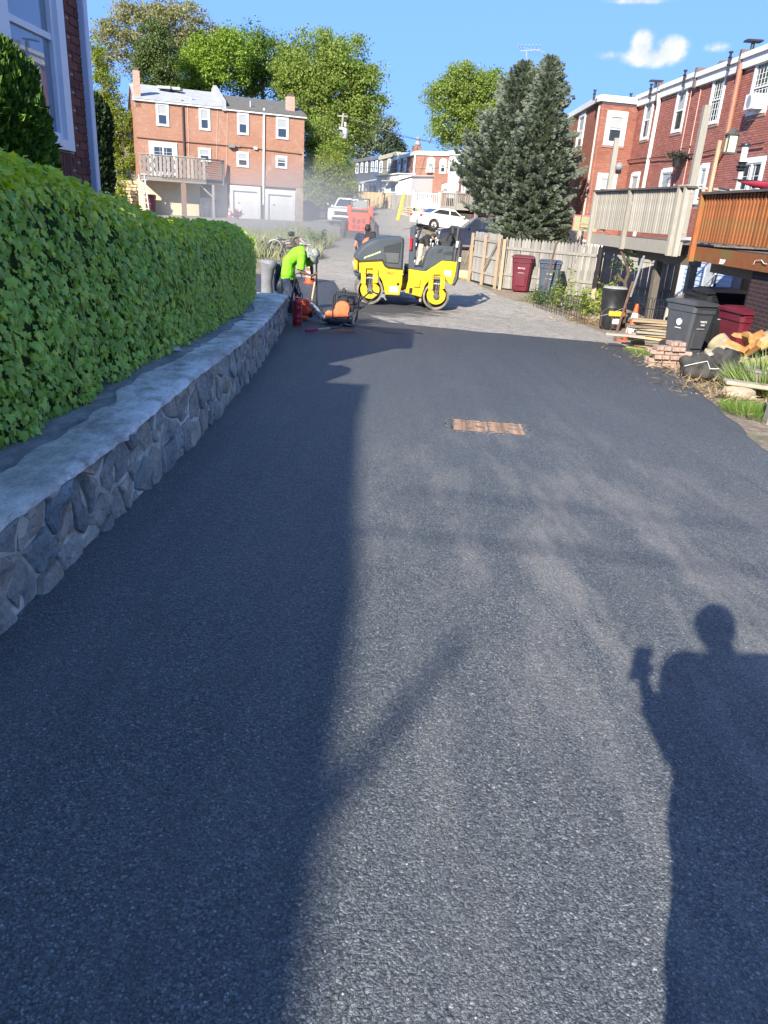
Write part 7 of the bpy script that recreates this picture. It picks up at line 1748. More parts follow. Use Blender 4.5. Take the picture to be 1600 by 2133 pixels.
# ================================================================ people
def remeshed(mb, name, mat, parent, voxel=.012, smooth=4, disp=None):
    me = mb.mesh(name, mat, ORG[parent.name]); o = link(name, me, parent)
    m = o.modifiers.new('r', 'REMESH'); m.mode = 'VOXEL'; m.voxel_size = voxel
    s = o.modifiers.new('s', 'SMOOTH'); s.iterations = smooth; s.factor = .5
    LATER.append((o, mat, disp)); return o
def person(label, J, skin, shirt, pants, shoe, hair, hat=None, sleeve=.9, trouser=1.0, voxel=.011):
    """J: joints in world space. Arms ('sh','el','wr','hd') and legs ('hip','kn','an','toe') are (left, right) pairs"""
    V = {k: (Vector(v) if not isinstance(v[0], (tuple, list, Vector)) else [Vector(q) for q in v]) for k, v in J.items()}
    base = (V['an'][0]+V['an'][1])/2; t = thing('person', label, 'person', (base.x, base.y, min(V['an'][0].z, V['an'][1].z)-.08))
    side = (V['sh'][1]-V['sh'][0]).normalized()
    def torso(e):
        m = MB(); a, b, c, n = V['pel'], V['mid'], V['chest'], V['neck']
        m.tube([a-(b-a).normalized()*.10, a, b, c, c.lerp(n, .6), n], [(.12+e, .09+e), (.165+e, .115+e), (.15+e, .11+e), (.175+e, .12+e), (.12+e, .085+e), (.06+e, .06+e)], 18, flat=side)
        for i in (0, 1): m.ball(V['sh'][i], .062+e, 12, 8); m.tube([V['chest'].lerp(V['neck'], .45), V['sh'][i]], [.07+e, .06+e], 10)
        return m
    b = torso(-.012)
    hd, nk = V['head'], V['neck']; face = V['face'].normalized(); upv = V['crown'].normalized(); rt = upv.cross(face).normalized()
    b.tube([nk-(hd-nk)*.2, nk, nk.lerp(hd, .75)], [.06, .056, .055], 12)
    def hp(x, y, z): return hd+rt*x+face*y+upv*z
    st = len(b.v); b.ball((0, 0, 0), (.075, .092, .112), 18, 12)
    for i in range(st, len(b.v)): v = b.v[i]; k = 1-.25*max(0, -v.z/.112); b.v[i] = hp(v.x*k, v.y, v.z)
    b.tube([hp(0, .085, .015), hp(0, .115, -.025), hp(0, .085, -.035)], [.008, .014, .01], 8)      # nose
    for s in (-1, 1): b.ball(hp(s*.077, -.005, -.005), .018, 8, 6); b.ball(hp(s*.03, .078, .022), .013, 8, 6)
    b.tube([hp(-.022, .083, -.052), hp(0, .09, -.05), hp(.022, .083, -.052)], [.007, .009, .007], 6)
    for i in (0, 1):
        s, e, w_, h = V['sh'][i], V['el'][i], V['wr'][i], V['hd'][i]
        b.tube([s, s.lerp(e, .4), e, e.lerp(w_, .3), w_], [.05, .046, .038, .04, .026], 12)
        d = (h-w_).normalized(); sd = d.cross(face if abs(d.dot(face)) < .9 else upv).normalized(); dn = d.cross(sd)
        pal = w_+d*.085; b.tube([w_, w_+d*.03, pal], [(.026, .018), (.036, .016), (.038, .015)], 10, flat=sd)
        for k, (o_, l) in enumerate(((-.028, .062), (-.009, .074), (.010, .070), (.028, .055))):
            p = pal+sd*o_; b.tube([p-d*.02, p+d*l*.45, p+d*l*.75+dn*.022, p+d*l*.8+dn*.045], [.0095, .0092, .0088, .007], 7)
        b.tube([w_+d*.03-sd*.02, w_+d*.06-sd*.045+dn*.01, w_+d*.085-sd*.045+dn*.035], [.013, .0115, .009], 7)
        hi, kn, an = V['hip'][i], V['kn'][i], V['an'][i]
        b.tube([hi, hi.lerp(kn, .4), kn, kn.lerp(an, .35), an], [.085, .075, .052, .052, .034], 12)
    remeshed(b, 'body', skin, t, voxel*.8, 2)
    m = torso(.028 if sleeve <= 1 else .065)
    lowp = V['pel']-(V['mid']-V['pel']).normalized()*.09; m.tube([lowp, V['pel']], [(.175, .135), (.18, .13)], 16, flat=side)
    for i in (0, 1):
        s, e, w_ = V['sh'][i], V['el'][i], V['wr'][i]
        if sleeve <= 1: q = s.lerp(e, sleeve); m.tube([s, s.lerp(e, .5), q], [.085, .09, .095], 12)
        else: m.tube([s, e, e.lerp(w_, sleeve-1)], [.1, .08, .05], 12)
    remeshed(m, 'shirt', shirt, t, voxel, 2, .012)
    m = MB(); up_ = (V['mid']-V['pel']).normalized(); m.tube([V['pel']-up_*.1, V['pel']+up_*.03], [(.15, .12), (.158, .115)], 16, flat=side)
    for i in (0, 1):
        hi, kn, an = V['hip'][i], V['kn'][i], V['an'][i]
        if trouser >= 1: m.tube([hi, hi.lerp(kn, .4), kn, kn.lerp(an, .5), an+(kn-an).normalized()*.02], [.105, .095, .07, .066, .064], 14)
        else: m.tube([hi, hi.lerp(kn, .4), hi.lerp(kn, trouser*1.2)], [.105, .098, .085], 14)
    remeshed(m, 'trousers', pants, t, voxel, 2, .02)
    for i in (0, 1):
        an, to = V['an'][i], V['toe'][i]; d = (to-an); d.z = 0; d.normalize(); m = MB(); z = an.z-.075
        m.tube([an-d*.07+Vector((0, 0, -.035)), an+Vector((0, 0, -.03)), an+d*.1+Vector((0, 0, -.045)), an+d*.19+Vector((0, 0, -.055))], [(.042, .04), (.046, .045), (.048, .032), (.035, .02)], 12, flat=(d.cross(Vector((0, 0, 1))))); m.tube([an+Vector((0, 0, -.04)), an+Vector((0, 0, .05))], .05, 12)
        remeshed(m, 'boot', shoe, t, .01, 1)
    if hat == 'boonie':
        m = MB(); m.lathe([(.005, .125), (.07, .12), (.1, .07), (.105, .02), (.12, .012), (.19, -.035), (.2, -.04), (.195, -.028), (.12, .024), (.1, .05)], n=24, cap=False)
        for i in range(len(m.v)): v = m.v[i]; m.v[i] = hp(v.x, v.y-.01, v.z+.035+.02*mnoise.noise((v.x*9, v.y*9, 1))*(v.z < 0))
        m.build('sun_hat', M('camo_cloth', (.13, .15, .125), .9, .45, 26, .3, col2=(.42, .45, .4)), t, True)
        m = MB(); st = [hp(.1*math.cos(a), -.01+.105*math.sin(a), .045) for a in [2*PI*k/20 for k in range(21)]]; m.tube(st, .012, 6); m.build('hat_band', M('band_dark', (.03, .035, .03), .8), t)
        n = 14; v = []; f = []
        for k in range(n+1):
            a = PI*1.0+PI*k/n; v += [hp(.11*math.cos(a), .09*math.sin(a)-.0, .02), hp(.13*math.cos(a), .12*math.sin(a)-.01, -.15)]
            if k: f.append((2*k-2, 2*k-1, 2*k+1, 2*k))
        MB().add(v, f).build('neck_flap', MATS['camo_cloth'], t, True)
    elif hat == 'cap':
        m = MB(); m.lathe([(.004, .125), (.06, .112), (.088, .07), (.096, .01)], n=20, cap=False)
        for i in range(len(m.v)): v = m.v[i]; m.v[i] = hp(v.x*.86, v.y, v.z+.01)
        m.hexa([hp(-.06, .08, .015), hp(.06, .08, .015), hp(.05, .17, .0), hp(-.05, .17, .0), hp(-.06, .08, .03), hp(.06, .08, .03), hp(.05, .17, .01), hp(-.05, .17, .01)])
        m.build('cap', M('cap_black', (.02, .02, .022), .8), t, True)
        m = MB(); st = len(m.v); m.ball((0, 0, 0), (.08, .085, .1), 16, 10)
        for i in range(st, len(m.v)): v = m.v[i]; m.v[i] = hp(v.x, v.y-.016, v.z*.95-.004 if v.z > -.3 else v.z)
        m.build('hair', hair, t, True)
    else:
        m = MB(); m.ball((0, 0, 0), (.082, .09, .112), 16, 10)
        for i in range(len(m.v)): v = m.v[i]; m.v[i] = hp(v.x, v.y-.018, v.z+.012)
        m.build('hair', hair, t, True)
    return t
skin_d = M('skin_dark', (.17, .085, .055), .55, .1, 12, .1); skin_m = M('skin_tan', (.42, .24, .16), .55, .08, 12, .1); hairm = M('hair_black', (.015, .012, .01), .7, .2, 60, .5)
lime = M('shirt_lime', (.16, .58, .01), .8, .14, 9, .4, col2=(.24, .66, .02)); jeans = M('jeans_navy', (.02, .032, .06), .85, .3, 10, .3); bootm = M('boot_dark', (.05, .04, .035), .8, .2)
navy = M('shirt_navy', (.022, .03, .055), .85, .2, 10, .3); khaki = M('trousers_khaki', (.48, .38, .27), .85, .12, 6, .3); blackc = M('shirt_black', (.014, .014, .016), .85, .2, 8, .3)

# the bending worker in the lime shirt
YW = 15.95; gW = lambda x, y: gA(x, y)
def W(px, py, dy=0): return tuple(at(px, py, YW+dy))
f1_, f2_ = at(604, 655, YW), at(616, 652, YW+.35)
an0 = Vector((f1_.x, YW-.02, gA(f1_.x, YW)+.08)); an1 = Vector((f2_.x+.02, YW+.33, gA(f2_.x, YW)+.08))
J = dict(pel=W(600, 572, .12), mid=W(602, 546, .12), chest=W(620, 529, .10), neck=W(636, 520, .08), head=W(651, 533, .05), face=(.55, -.12, -.85), crown=(.8, -.2, .55),
         sh=(W(629, 532, -.1), W(637, 523, .28)), el=(W(626, 566, -.16), W(649, 556, .32)), wr=(W(648, 574, -.08), W(650, 576, .16)), hd=(W(658, 572, -.02), W(653, 588, .05)),
         hip=(W(596, 580, .02), W(606, 580, .22)), kn=((lerp(at(596, 580, YW).x, an0.x, .45)+.05, YW, lerp(at(596, 580, YW).z, an0.z, .5)), (an1.x+.04, YW+.3, lerp(at(606, 580, YW).z, an1.z, .5))), an=(an0, an1), toe=(an0+Vector((.2, -.08, 0)), an1+Vector((.2, .03, 0))))
person('man in a lime shirt, dark jeans and camouflage sun hat bending over a shovel handle', J, skin_d, lime, jeans, bootm, hairm, 'boonie')
handW = at(655, 578, YW)
# shovel he leans on: pale shaft; and a dark long-handled tool behind it
a = at(656, 590, YW); b = at(645, 648, YW-.05); b.z = gA(b.x, b.y)+.03
def long_tool(name, label, top, bot, r, mat, blade=None, bm=None):
    t = thing(name, label, 'shovel', bot); MB().tube([top, top.lerp(bot, .5), bot+(top-bot).normalized()*.12], r, 8).build('handle', mat, t, True)
    d = (top-bot).normalized(); m = MB(); x = Vector((1, .2, 0)); x = (x-d*x.dot(d)).normalized(); y = d.cross(x)
    v = []; f = []
    for i in range(6):
        q = i/5; wd = blade[0]*(1-.5*q**3)/2
        for j in range(5): s = -1+j/2; v.append(bot+d*(.13-blade[1]*q)+x*wd*s+y*(.03*s*s-.01-.05*q*q))
    for i in range(5):
        for j in range(4): f.append((i*5+j, i*5+j+1, (i+1)*5+j+1, (i+1)*5+j))
    n = len(v); v += [q+y*.004 for q in v]; f += [tuple(k+n for k in reversed(g)) for g in f]
    m.add(v, f); m.tube([bot+d*.22, bot+d*.05], [.02, .028], 8); m.build('blade', bm or M('blade_steel', (.12, .125, .13), .5, .25, 9, .2, metal=.5), t, True); return t
long_tool('shovel', 'upright shovel with a pale wooden handle held by the bending worker', a+Vector((.0, 0, .03)), b, .018, wd_new, (.2, .2))
a = at(659, 517, YW+.22); b = at(660, 645, YW+.2); b.z = gA(b.x, b.y)+.02
long_tool('asphalt_lute', 'upright black-handled shovel standing beside the bending worker', a, b, .019, black_metal, (.26, .2), M('blade_black', (.03, .03, .032), .55))
# D grip of a shovel leaning below his arm
def grip():
    c = at(622, 575, YW-.35); t = thing('shovel', 'shovel with a black ring grip leaning in front of the worker\'s legs', 'shovel', (c.x, c.y, gA(c.x, c.y)))
    r = .055; MB().tube([c+Vector((r*1.25*math.cos(a), 0, r*math.sin(a))) for a in [2*PI*k/20 for k in range(21)]], .012, 8).build('grip', black_plastic, t, True)
    e = Vector((c.x-.16, c.y+.1, gA(c.x, c.y)+.3)); 
    MB().tube([c+Vector((-.06, 0, -.03)), e], .014, 7).build('handle', black_metal, t); MB().tube([e, e+Vector((-.03, .03, -.26))], [(.02, .03), (.1, .015)], 8).build('blade', M('blade_black', (.03, .03, .032), .55), t)
grip()
# red canister
def canister():
    b = ground(619, 681); z = gA(b.x, b.y); h = at(621, 619, b.y).z-z; r = .085
    t = thing('pressure_canister', 'tall dark red metal canister with a black wire handle standing by the stone wall', 'canister', (b.x, b.y, z)); c = (b.x, b.y, 0)
    rm = M('red_enamel', (.36, .008, .02), .35, .12, 6, .06, coat=.4)
    pr = [(r*.94, z), (r, z+.02)]
    for q in (.14, .30, .62, .8): pr += [(r, z+h*q-.012), (r*1.04, z+h*q), (r, z+h*q+.012)]
    pr += [(r, z+h*.89), (r*.8, z+h*.93), (r*.55, z+h*.94), (r*.6, z+h*.96), (r*.62, z+h), (r*.4, z+h)]
    MB().lathe(pr, c, 26).build('tank', rm, t, 50)
    k = Vector((b.x, b.y, z+h)); MB().tube([k+Vector((-.03, 0, -.03)), k+Vector((.0, 0, .03)), k+Vector((.06, 0, .085)), k+Vector((.08, 0, .075)), k+Vector((.09, 0, .0)), k+Vector((.07, 0, -.05))], .008, 6).build('handle', black_metal, t, True)
    MB().tube([k+Vector((-.05, 0, -.05)), k+Vector((-.12, 0, -.09)), k+Vector((-.18, .02, -.12))], .006, 5).build('lance', black_metal, t)
canister()
# blower with a long grey tube on the ground
def blower():
    b = ground(638, 672); x, y = b.x-.02, b.y+.05; z = gA(x, y); t = thing('leaf_blower', 'orange-red engine blower with a long grey tube lying on the new asphalt', 'blower', (x, y, z))
    om = M('orange_red', (.75, .09, .03), .4, .15, 8, .1, coat=.2)
    m = MB(); m.lathe([(.03, -.09), (.13, -.075), (.15, 0), (.13, .075), (.03, .09)], (x, y, z+.26), 20, 'Y'); m.cbox((x-.02, y, z+.34), (.2, .2, .16), .04); m.cbox((x-.03, y, z+.06), (.16, .2, .08), .02); m.build('housing', om, t, 40)
    m = MB(); 
    for k in range(3): m.cyl((x-.03+.05*k, y-.08, z+.38), (x-.03+.05*k, y-.102, z+.38), .018)
    m.cbox((x+.02, y+.12, z+.2), (.22, .08, .3), .03); m.build('engine', black_plastic, t)
    e = ground(700, 681); e = Vector((e.x, e.y, gA(e.x, e.y)+.055)); a = Vector((x+.08, y-.02, z+.33)); mid = at(668, 664, y-.1); mid.z = max(mid.z, z+.1)
    gm = M('tube_grey', (.2, .225, .23), .6, .2, 12, .2)
    m = MB(); m.tube([a, a.lerp(mid, .5)+Vector((.02, 0, .02)), mid, mid.lerp(e, .4), e], [.05, .052, .054, .058, .06], 16, cap=True); m.build('tube', gm, t, 60)
    d = (e-mid).normalized(); MB().tube([e+d*.001, e+d*.004], .05, 14).build('tube_mouth', dark_void, t)
    m = MB(); 
    for q in (.25, .5): p = mid.lerp(e, q*.8); m.tube([p-d*.01, p+d*.01], .066, 16)
    m.build('clamp', M('tube_grey', (.2, .225, .23)), t)
blower()
# shovel lying flat
def lying_shovel():
    a = ground(636, 697); b = ground(706, 695); c = ground(741, 699); za = gA(a.x, a.y)
    t = thing('shovel', 'shovel with a red grip lying flat on the new asphalt', 'shovel', (a.x, a.y, za)); A = Vector((a.x, a.y, za+.035)); B = Vector((b.x, b.y, za+.06)); d = (B-A).normalized()
    MB().tube([A, A+d*.02, A.lerp(B, .36)], [.02, .026, .024], 10).build('grip', M('red_rubber', (.5, .02, .05), .5), t, True)
    MB().tube([A.lerp(B, .361), A.lerp(B, .72)], .018, 10).build('shaft', wd_new, t, True); MB().tube([A.lerp(B, .721), B, B+d*.07+Vector((0, 0, .05))], .017, 10).build('socket', M('blade_steel', (.12, .125, .13)), t, True)
    v = []; f = []; P0 = B+d*.06+Vector((0, 0, .055))
    for i in range(7):
        q = i/6
        for j in range(7): s = -1+j/3; w_ = .12*(1-.45*q**2.5); v.append(P0+d*(.27*q)+Vector((-d.y, d.x, 0))*w_*s+Vector((0, 0, .03*(1-s*s)*(1-q)-.055*q**1.2+.0)))
    for i in range(6):
        for j in range(6): f.append((i*7+j, i*7+j+1, (i+1)*7+j+1, (i+1)*7+j))
    n = len(v); v += [q-Vector((0, 0, .004)) for q in v]; f += [tuple(k+n for k in reversed(g)) for g in f]
    MB().add(v, f).build('blade', M('blade_black', (.03, .03, .032)), t, True)
lying_shovel()
# plate compactor
def compactor():
    b = ground(714, 683); x, y = b.x, b.y+.18; z = gA(x, y); t = thing('plate_compactor', 'black and orange plate compactor with a long double handle towards the roller', 'plate compactor', (x, y, z))
    om = M('engine_orange', (.62, .16, .06), .4, .15, 10, .1, coat=.2); dirt = M('dirty_iron', (.13, .10, .085), .8, .4, 16, .4)
    m = MB(); m.hexa([(x-.36, y-.22, z+.09), (x+.2, y-.22, z+.01), (x+.2, y+.22, z+.01), (x-.36, y+.22, z+.09), (x-.37, y-.22, z+.12), (x+.22, y-.22, z+.05), (x+.22, y+.22, z+.05), (x-.37, y+.22, z+.12)]); m.box((x-.05, y, z+.03), (.5, .42, .03)); m.build('base_plate', black_metal, t)
    m = MB(); m.cbox((x-.04, y, z+.12), (.42, .34, .1), .02); m.cyl((x-.3, y-.08, z+.14), (x-.3, y+.16, z+.14), .06, n=14); m.cyl((x-.26, y-.2, z+.12), (x-.2, y-.16, z+.12), .05); m.build('exciter', dirt, t)
    m = MB(); m.hexa([(x-.32, y-.20, z+.14), (x+.1, y-.20, z+.2), (x+.1, y-.11, z+.2), (x-.32, y-.11, z+.14), (x-.3, y-.2, z+.22), (x+.02, y-.2, z+.46), (x+.02, y-.11, z+.46), (x-.3, y-.11, z+.22)])
    m.lathe([(.02, -.05), (.13, -.045), (.15, 0), (.13, .04)], (x-.02, y-.16, z+.33), 22, 'Y'); m.lathe([(.02, -.05), (.075, -.04), (.09, 0), (.08, .04)], (x-.27, y-.16, z+.2), 16, 'Y'); m.build('belt_guard', om, t, 40)
    m = MB(); m.cbox((x+.04, y+.03, z+.47), (.34, .3, .18), .04); m.cbox((x+.05, y+.02, z+.34), (.3, .28, .14), .02); m.cyl((x+.0, y-.13, z+.5), (x+.0, y-.17, z+.5), .07, n=16); m.build('engine', black_plastic, t, 40)
    MB().box((x+.02, y-.125, z+.52), (.07, .012, .06)).build('sticker', trim_dirty, t)
    m = MB()
    for yy in (-.2, .22):
        m.tube([(x-.2, y+yy, z+.12), (x-.2, y+yy, z+.55), (x-.16, y+yy, z+.6), (x+.24, y+yy, z+.58), (x+.28, y+yy, z+.52), (x+.24, y+yy, z+.1)], .014, 8)
    for xx in (-.18, .24): m.tube([(x+xx, y-.2, z+.585), (x+xx, y+.22, z+.585)], .014, 8)
    m.tube([(x-.05, y, z+.59), (x-.04, y, z+.66), (x-.02, y, z+.69), (x+.01, y, z+.66), (x, y, z+.59)], .016, 8); m.build('roll_cage', black_metal, t, True)
    h1 = at(776, 608, y+.45); h2 = at(790, 613, y+.1)
    m = MB(); p0 = Vector((x+.12, y+.15, z+.3)); p1 = Vector((x+.08, y-.18, z+.16)); m.tube([p0, h1+Vector((-.05, 0, -.0)), h1+Vector((0, -.05, .02)), h1+Vector((.06, -.2, .0)), h2+Vector((0, .08, .0)), h2, p1], .016, 8); m.build('handle', black_metal, t, True)
    m = MB(); m.tube([h1+Vector((-.06, 0, .03)), h1+Vector((.1, -.15, -.02)), h2+Vector((.08, 0, -.03)), h2+Vector((.14, 0, -.1))], .014, 7); m.cbox(h2+Vector((.07, .02, -.03)), (.1, .06, .07), .015); m.build('throttle', M('lever_grey', (.2, .2, .19), .5), t, True)
compactor()

# ================================================================ tandem roller
yel = M('roller_yellow', (.72, .45, .008), .5, .26, 5, .1, coat=.1); darkg = M('roller_grey', (.055, .066, .072), .5, .12, 3, .06); drum_m = M('drum_steel', (.22, .2, .165), .6, .45, 7, .3, metal=.45, col2=(.36, .33, .27)); decal = M('decal_white', (.75, .76, .72), .5, .1, 30)
def roller():
    K = 438.
    def q(zx, zy):       # side picture -> (x, z) of the machine
        x = (zx+.059*(zy-940)-748)/K; zb = 912+(zx-370)*.077; return (x, (zb-zy)/K)
    def pg(*p): return [q(*a) for a in p]
    t = thing('road_roller', 'small yellow and grey tandem road roller numbered 14923 on the edge of the new asphalt', 'road roller', (0, 0, 0))
    HWD = .56; F = -HWD
    cx0, cz0 = q(368, 768); cx1, cz1 = q(1084, 815); R0 = .325
    for k, (c, z_) in enumerate(((cx0, R0), (cx1, R0))):
        m = MB(); m.lathe([(R0-.035, -.60), (R0, -.595), (R0, .595), (R0-.035, .60), (R0-.045, .59), (R0-.05, .46), (.03, .45)], (c, 0, z_), 40, 'Y', cap=False); m.lathe([(R0-.035, -.60), (R0-.05, -.585), (R0-.055, -.44), (.02, -.43)], (c, 0, z_), 40, 'Y', cap=False)
        m.build('drum', drum_m, t, 40)
        m = MB(); m.lathe([(.001, -.431), (.27, -.433), (.27, -.44), (.001, -.442)], (c, 0, z_), 30, 'Y'); m.build('drum_web', M('drum_inner', (.06, .055, .05), .8, .3), t)
    # lower yellow frames
    front = pg((248, 492), (490, 477), (520, 528), (560, 550), (715, 563), (712, 700), (688, 820), (535, 812), (520, 740), (495, 665), (460, 620), (300, 600), (255, 590))
    rear = pg((778, 548), (960, 572), (1130, 461), (1292, 470), (1284, 570), (1255, 705), (1215, 690), (1165, 640), (1080, 625), (1010, 655), (960, 715), (925, 838), (750, 790), (780, 660))
    for o_ in ((F-.02, F+.10), (-F-.10, -F+.02)): MB().prism(front, *o_, .015).build('front_frame', yel, t, 30)
    for o_ in ((F-.02, F+.10), (-F-.10, -F+.02)): MB().prism(rear, *o_, .015).build('rear_frame', yel, t, 30)
    mid = MB(); a = q(300, 560); b = q(700, 780); mid.bb((q(525, 700)[0], -.44, q(0+525, 760)[1]), (q(700, 700)[0], .44, q(600, 570)[1])); mid.bb((q(790, 700)[0], -.44, q(790, 780)[1]), (q(935, 700)[0], .44, q(900, 575)[1])); mid.bb((q(270, 500)[0], -.44, q(300, 590)[1]), (q(560, 500)[0], .44, q(400, 500)[1])); mid.bb((q(1000, 500)[0], -.44, q(1000, 610)[1]), (q(1250, 500)[0], .44, q(1200, 520)[1])); mid.build('chassis', darkg, t)
    jt = MB(); jt.cbox((q(742, 735)[0], 0, q(742, 735)[1]), (.16, .3, .14), .02); jt.cyl((q(742, 700)[0], 0, q(742, 790)[1]), (q(742, 700)[0], 0, q(742, 640)[1]), .06, n=14); jt.build('articulation_joint', M('joint_ochre', (.5, .3, .05), .6, .2), t, 40)
    hz = MB()
    for dy in (-.12, 0, .1): hz.tube([(q(705, 600)[0], dy, q(705, 600+40)[1]), (q(742, 610)[0], dy-.05, q(742, 605-dy*200)[1]), (q(785, 590)[0], dy, q(785, 600)[1])], .016, 7)
    hz.build('hoses', rubber, t, True)['kind'] = 'stuff'
    # drum yokes: two legs, a slot with hydraulics, round carrier plate
    for c, x0, y0 in ((cx0, 0, 0), (cx1, 722, 55)):
        k = lambda a, b: q(a+x0, b+y0)
        m = MB(); m.prism([k(272, 700), k(270, 560), k(295, 520), k(428, 520), k(450, 560), k(448, 690), k(395, 700), k(397, 545), k(322, 545), k(322, 700)], F-.075, F-.025, .008); m.build('drum_yoke', yel, t, 30)
        m = MB(); m.prism([(c+.235*math.cos(a), R0+.02+.215*math.sin(a)) for a in [PI*(-1.13+1.26*i/22) for i in range(23)]]+[k(430, 700), k(395, 690), k(395, 770), k(345, 770), k(320, 690), k(290, 690)], F-.06, F-.005, .008); m.build('carrier_plate', yel, t, 30)
        m = MB(); m.lathe([(.02, -.66), (.075, -.65), (.085, -.6), (.085, -.5)], (c, 0, R0), 18, 'Y'); m.cyl((c-.02, F-.05, R0), (c-.02, F-.05, R0+.36), .022); m.cyl((c+.03, F-.05, R0), (c+.03, F-.05, R0+.36), .022); m.cbox((c, F-.06, R0+.08), (.11, .06, .16), .02); m.build('drum_motor', M('motor_grime', (.11, .10, .09), .6, .4, 14, .2, metal=.3), t, 40)
        MB().box((c, F-.02, R0+.22), (.17, .02, .36)).build('slot', dark_void, t)
        m = MB(); m.box((c, F-.085, R0+.30), (.16, .012, .02)); m.build('tie_bar', M('tie_grey', (.45, .46, .46), .5), t)
        for dx, dz in ((-.15, .48), (.12, .5), (-.15, .40), (.13, .42)): MB().lathe([(.001, F-.088), (.016, F-.086), (.016, F-.07)], (c+dx, 0, R0+dz), 8, 'Y').build('bolt', M('bolt', (.3, .2, .03), .6), t)
        tl = MB(); tl.lathe([(.012, F-.09), (.028, F-.088), (.028, F-.07)], (c-.14, 0, R0+.17), 12, 'Y'); tl.build('tie_down_eye', M('eye_rust', (.45, .28, .1), .7), t)
    # hood
    hood = pg((208, 460), (212, 430), (240, 385), (300, 320), (380, 275), (470, 248), (560, 236), (705, 232), (722, 262), (716, 563), (562, 548), (522, 525), (492, 474), (250, 490))
    m = MB(); m.prism(hood, F+.02, -F-.02, .05); m.build('hood', darkg, t, 40)
    m = MB(); m.prism(pg((500, 325), (690, 280), (668, 500), (532, 492)), F+.012, F+.03, .008); m.build('side_grille', M('grille_dark', (.022, .025, .026), .6, .1), t)
    m = MB(); m.prism(pg((516, 385), (672, 390), (664, 490), (538, 482)), F+.006, F+.02, .006); m.build('side_panel', M('panel_grey', (.085, .09, .085), .6, .15), t)
    m = MB(); 
    for z_ in range(6): m.box((q(600, 300+14*z_)[0], F+.008, q(600, 308+13*z_)[1]), (.30-.02*(5-z_), .006, .008))
    m.build('louvres', darkg, t)
    m = MB(); a, b = q(300, 443), q(468, 383); m.prism([(a[0], a[1]-.015), (b[0], b[1]-.012), (b[0]+.01, b[1]+.03), (a[0]+.01, a[1]+.03)], F+.012, F+.018); m.build('name_stripe', M('stripe_lime', (.62, .72, .32), .5), t)
    an = math.atan2(b[1]-a[1], b[0]-a[0]); c = ((a[0]+b[0])/2, (a[1]+b[1])/2+.01)
    text('maker_name', 'BOMAG', .075, Matrix.Translation((c[0], F+.0115, c[1])) @ Matrix.Rotation(-an, 4, 'Y') @ Matrix.Rotation(PI/2, 4, 'X'), darkg, t, .0015, 1.25)
    c = q(572, 592); text('number', '14923', .105, Matrix.Translation((c[0], F-.0215, c[1])) @ Matrix.Rotation(PI/2, 4, 'X'), M('number_black', (.02, .02, .02), .6), t, .0015, .8)
    for (x, y, w_, h) in ((625, 757, .2, .14), (1195, 588, .17, .13)):
        c = q(x, y); MB().box((c[0], F-.0225, c[1]), (w_, .004, h)).build('logo_plate', decal, t)
        m = MB(); m.tube([(c[0]-.05, F-.026, c[1]+.02), (c[0]-.01, F-.026, c[1]-.015), (c[0]+.03, F-.026, c[1]+.0), (c[0]+.05, F-.026, c[1]+.04), (c[0]-.06, F-.026, c[1]+.045)], .006, 5); m.box((c[0], F-.0255, c[1]-.04), (.12, .002, .008)); m.build('logo', M('logo_blue', (.06, .09, .1), .6), t)
    for (x, y, r) in ((668, 703, .035),): c = q(x, y); MB().lathe([(.001, F-.025), (r, F-.024), (r, F-.02)], (c[0], 0, c[1]), 14, 'Y').build('hole', dark_void, t)
    c = q(808, 768); MB().box((c[0], F-.022, c[1]), (.08, .006, .13)).build('step_hole', dark_void, t)
    c = q(866, 690); m = MB(); m.cbox((c[0], F-.04, c[1]), (.16, .05, .18), .012); m.build('step_box', yel, t)
    # driver stand: floor, steering column, seat console
    m = MB(); m.prism(pg((782, 520), (860, 530), (965, 540), (1005, 500), (968, 573), (780, 548)), F+.01, -F-.01, .01); m.build('floor', darkg, t)
    m = MB(); m.prism(pg((930, 548), (960, 420), (1000, 345), (1075, 310), (1250, 318), (1243, 468), (1130, 461), (968, 571)), F+.01, -.1, .02); m.prism(pg((1010, 400), (1075, 330), (1245, 330), (1243, 468), (1130, 461), (1010, 500)), -.1, -F-.01, .02); m.build('console', darkg, t, 40)
    m = MB(); m.prism(pg((1080, 345), (1130, 340), (1118, 375), (1065, 385)), F+.002, F+.012); m.prism(pg((1150, 370), (1240, 365), (1240, 405), (1130, 400)), F+.004, F+.014, .004); m.build('console_recess', M('recess', (.03, .033, .035), .6), t)
    m = MB(); c = q(1215, 250); m.lathe([(.001, -.2), (.19, -.2), (.2, -.16), (.2, .2), (.001, .22)], (c[0], 0, c[1]-.06), 22, 'Y'); m.cbox((c[0]-.1, 0, c[1]-.06), (.42, .42, .12), .04); m.cbox((c[0]+.08, 0, c[1]+.12), (.1, .42, .34), .04); m.build('seat', M('seat_black', (.028, .03, .03), .6), t, 40)
    m = MB(); c = q(800, 330); m.prism(pg((776, 545), (782, 130), (836, 118), (848, 200), (850, 330), (848, 530)), F+.04, F+.14, .02); m.prism(pg((840, 330), (880, 260), (895, 250), (900, 300), (862, 420), (855, 520)), -.1, .2, .02); m.build('steering_column', darkg, t, 40)
    m = MB()
    for (x, y) in ((835, 190), (850, 260), (845, 330), (838, 440)): c = q(x, y); m.cbox((c[0], F+.09, c[1]), (.07, .12, .10), .02)
    m.build('levers', black_plastic, t, 40)
    for (x, y) in ((842, 215), (846, 300), (838, 468)): c = q(x, y); MB().box((c[0], F+.025, c[1]), (.02, .01, .06)).build('sticker', decal, t)
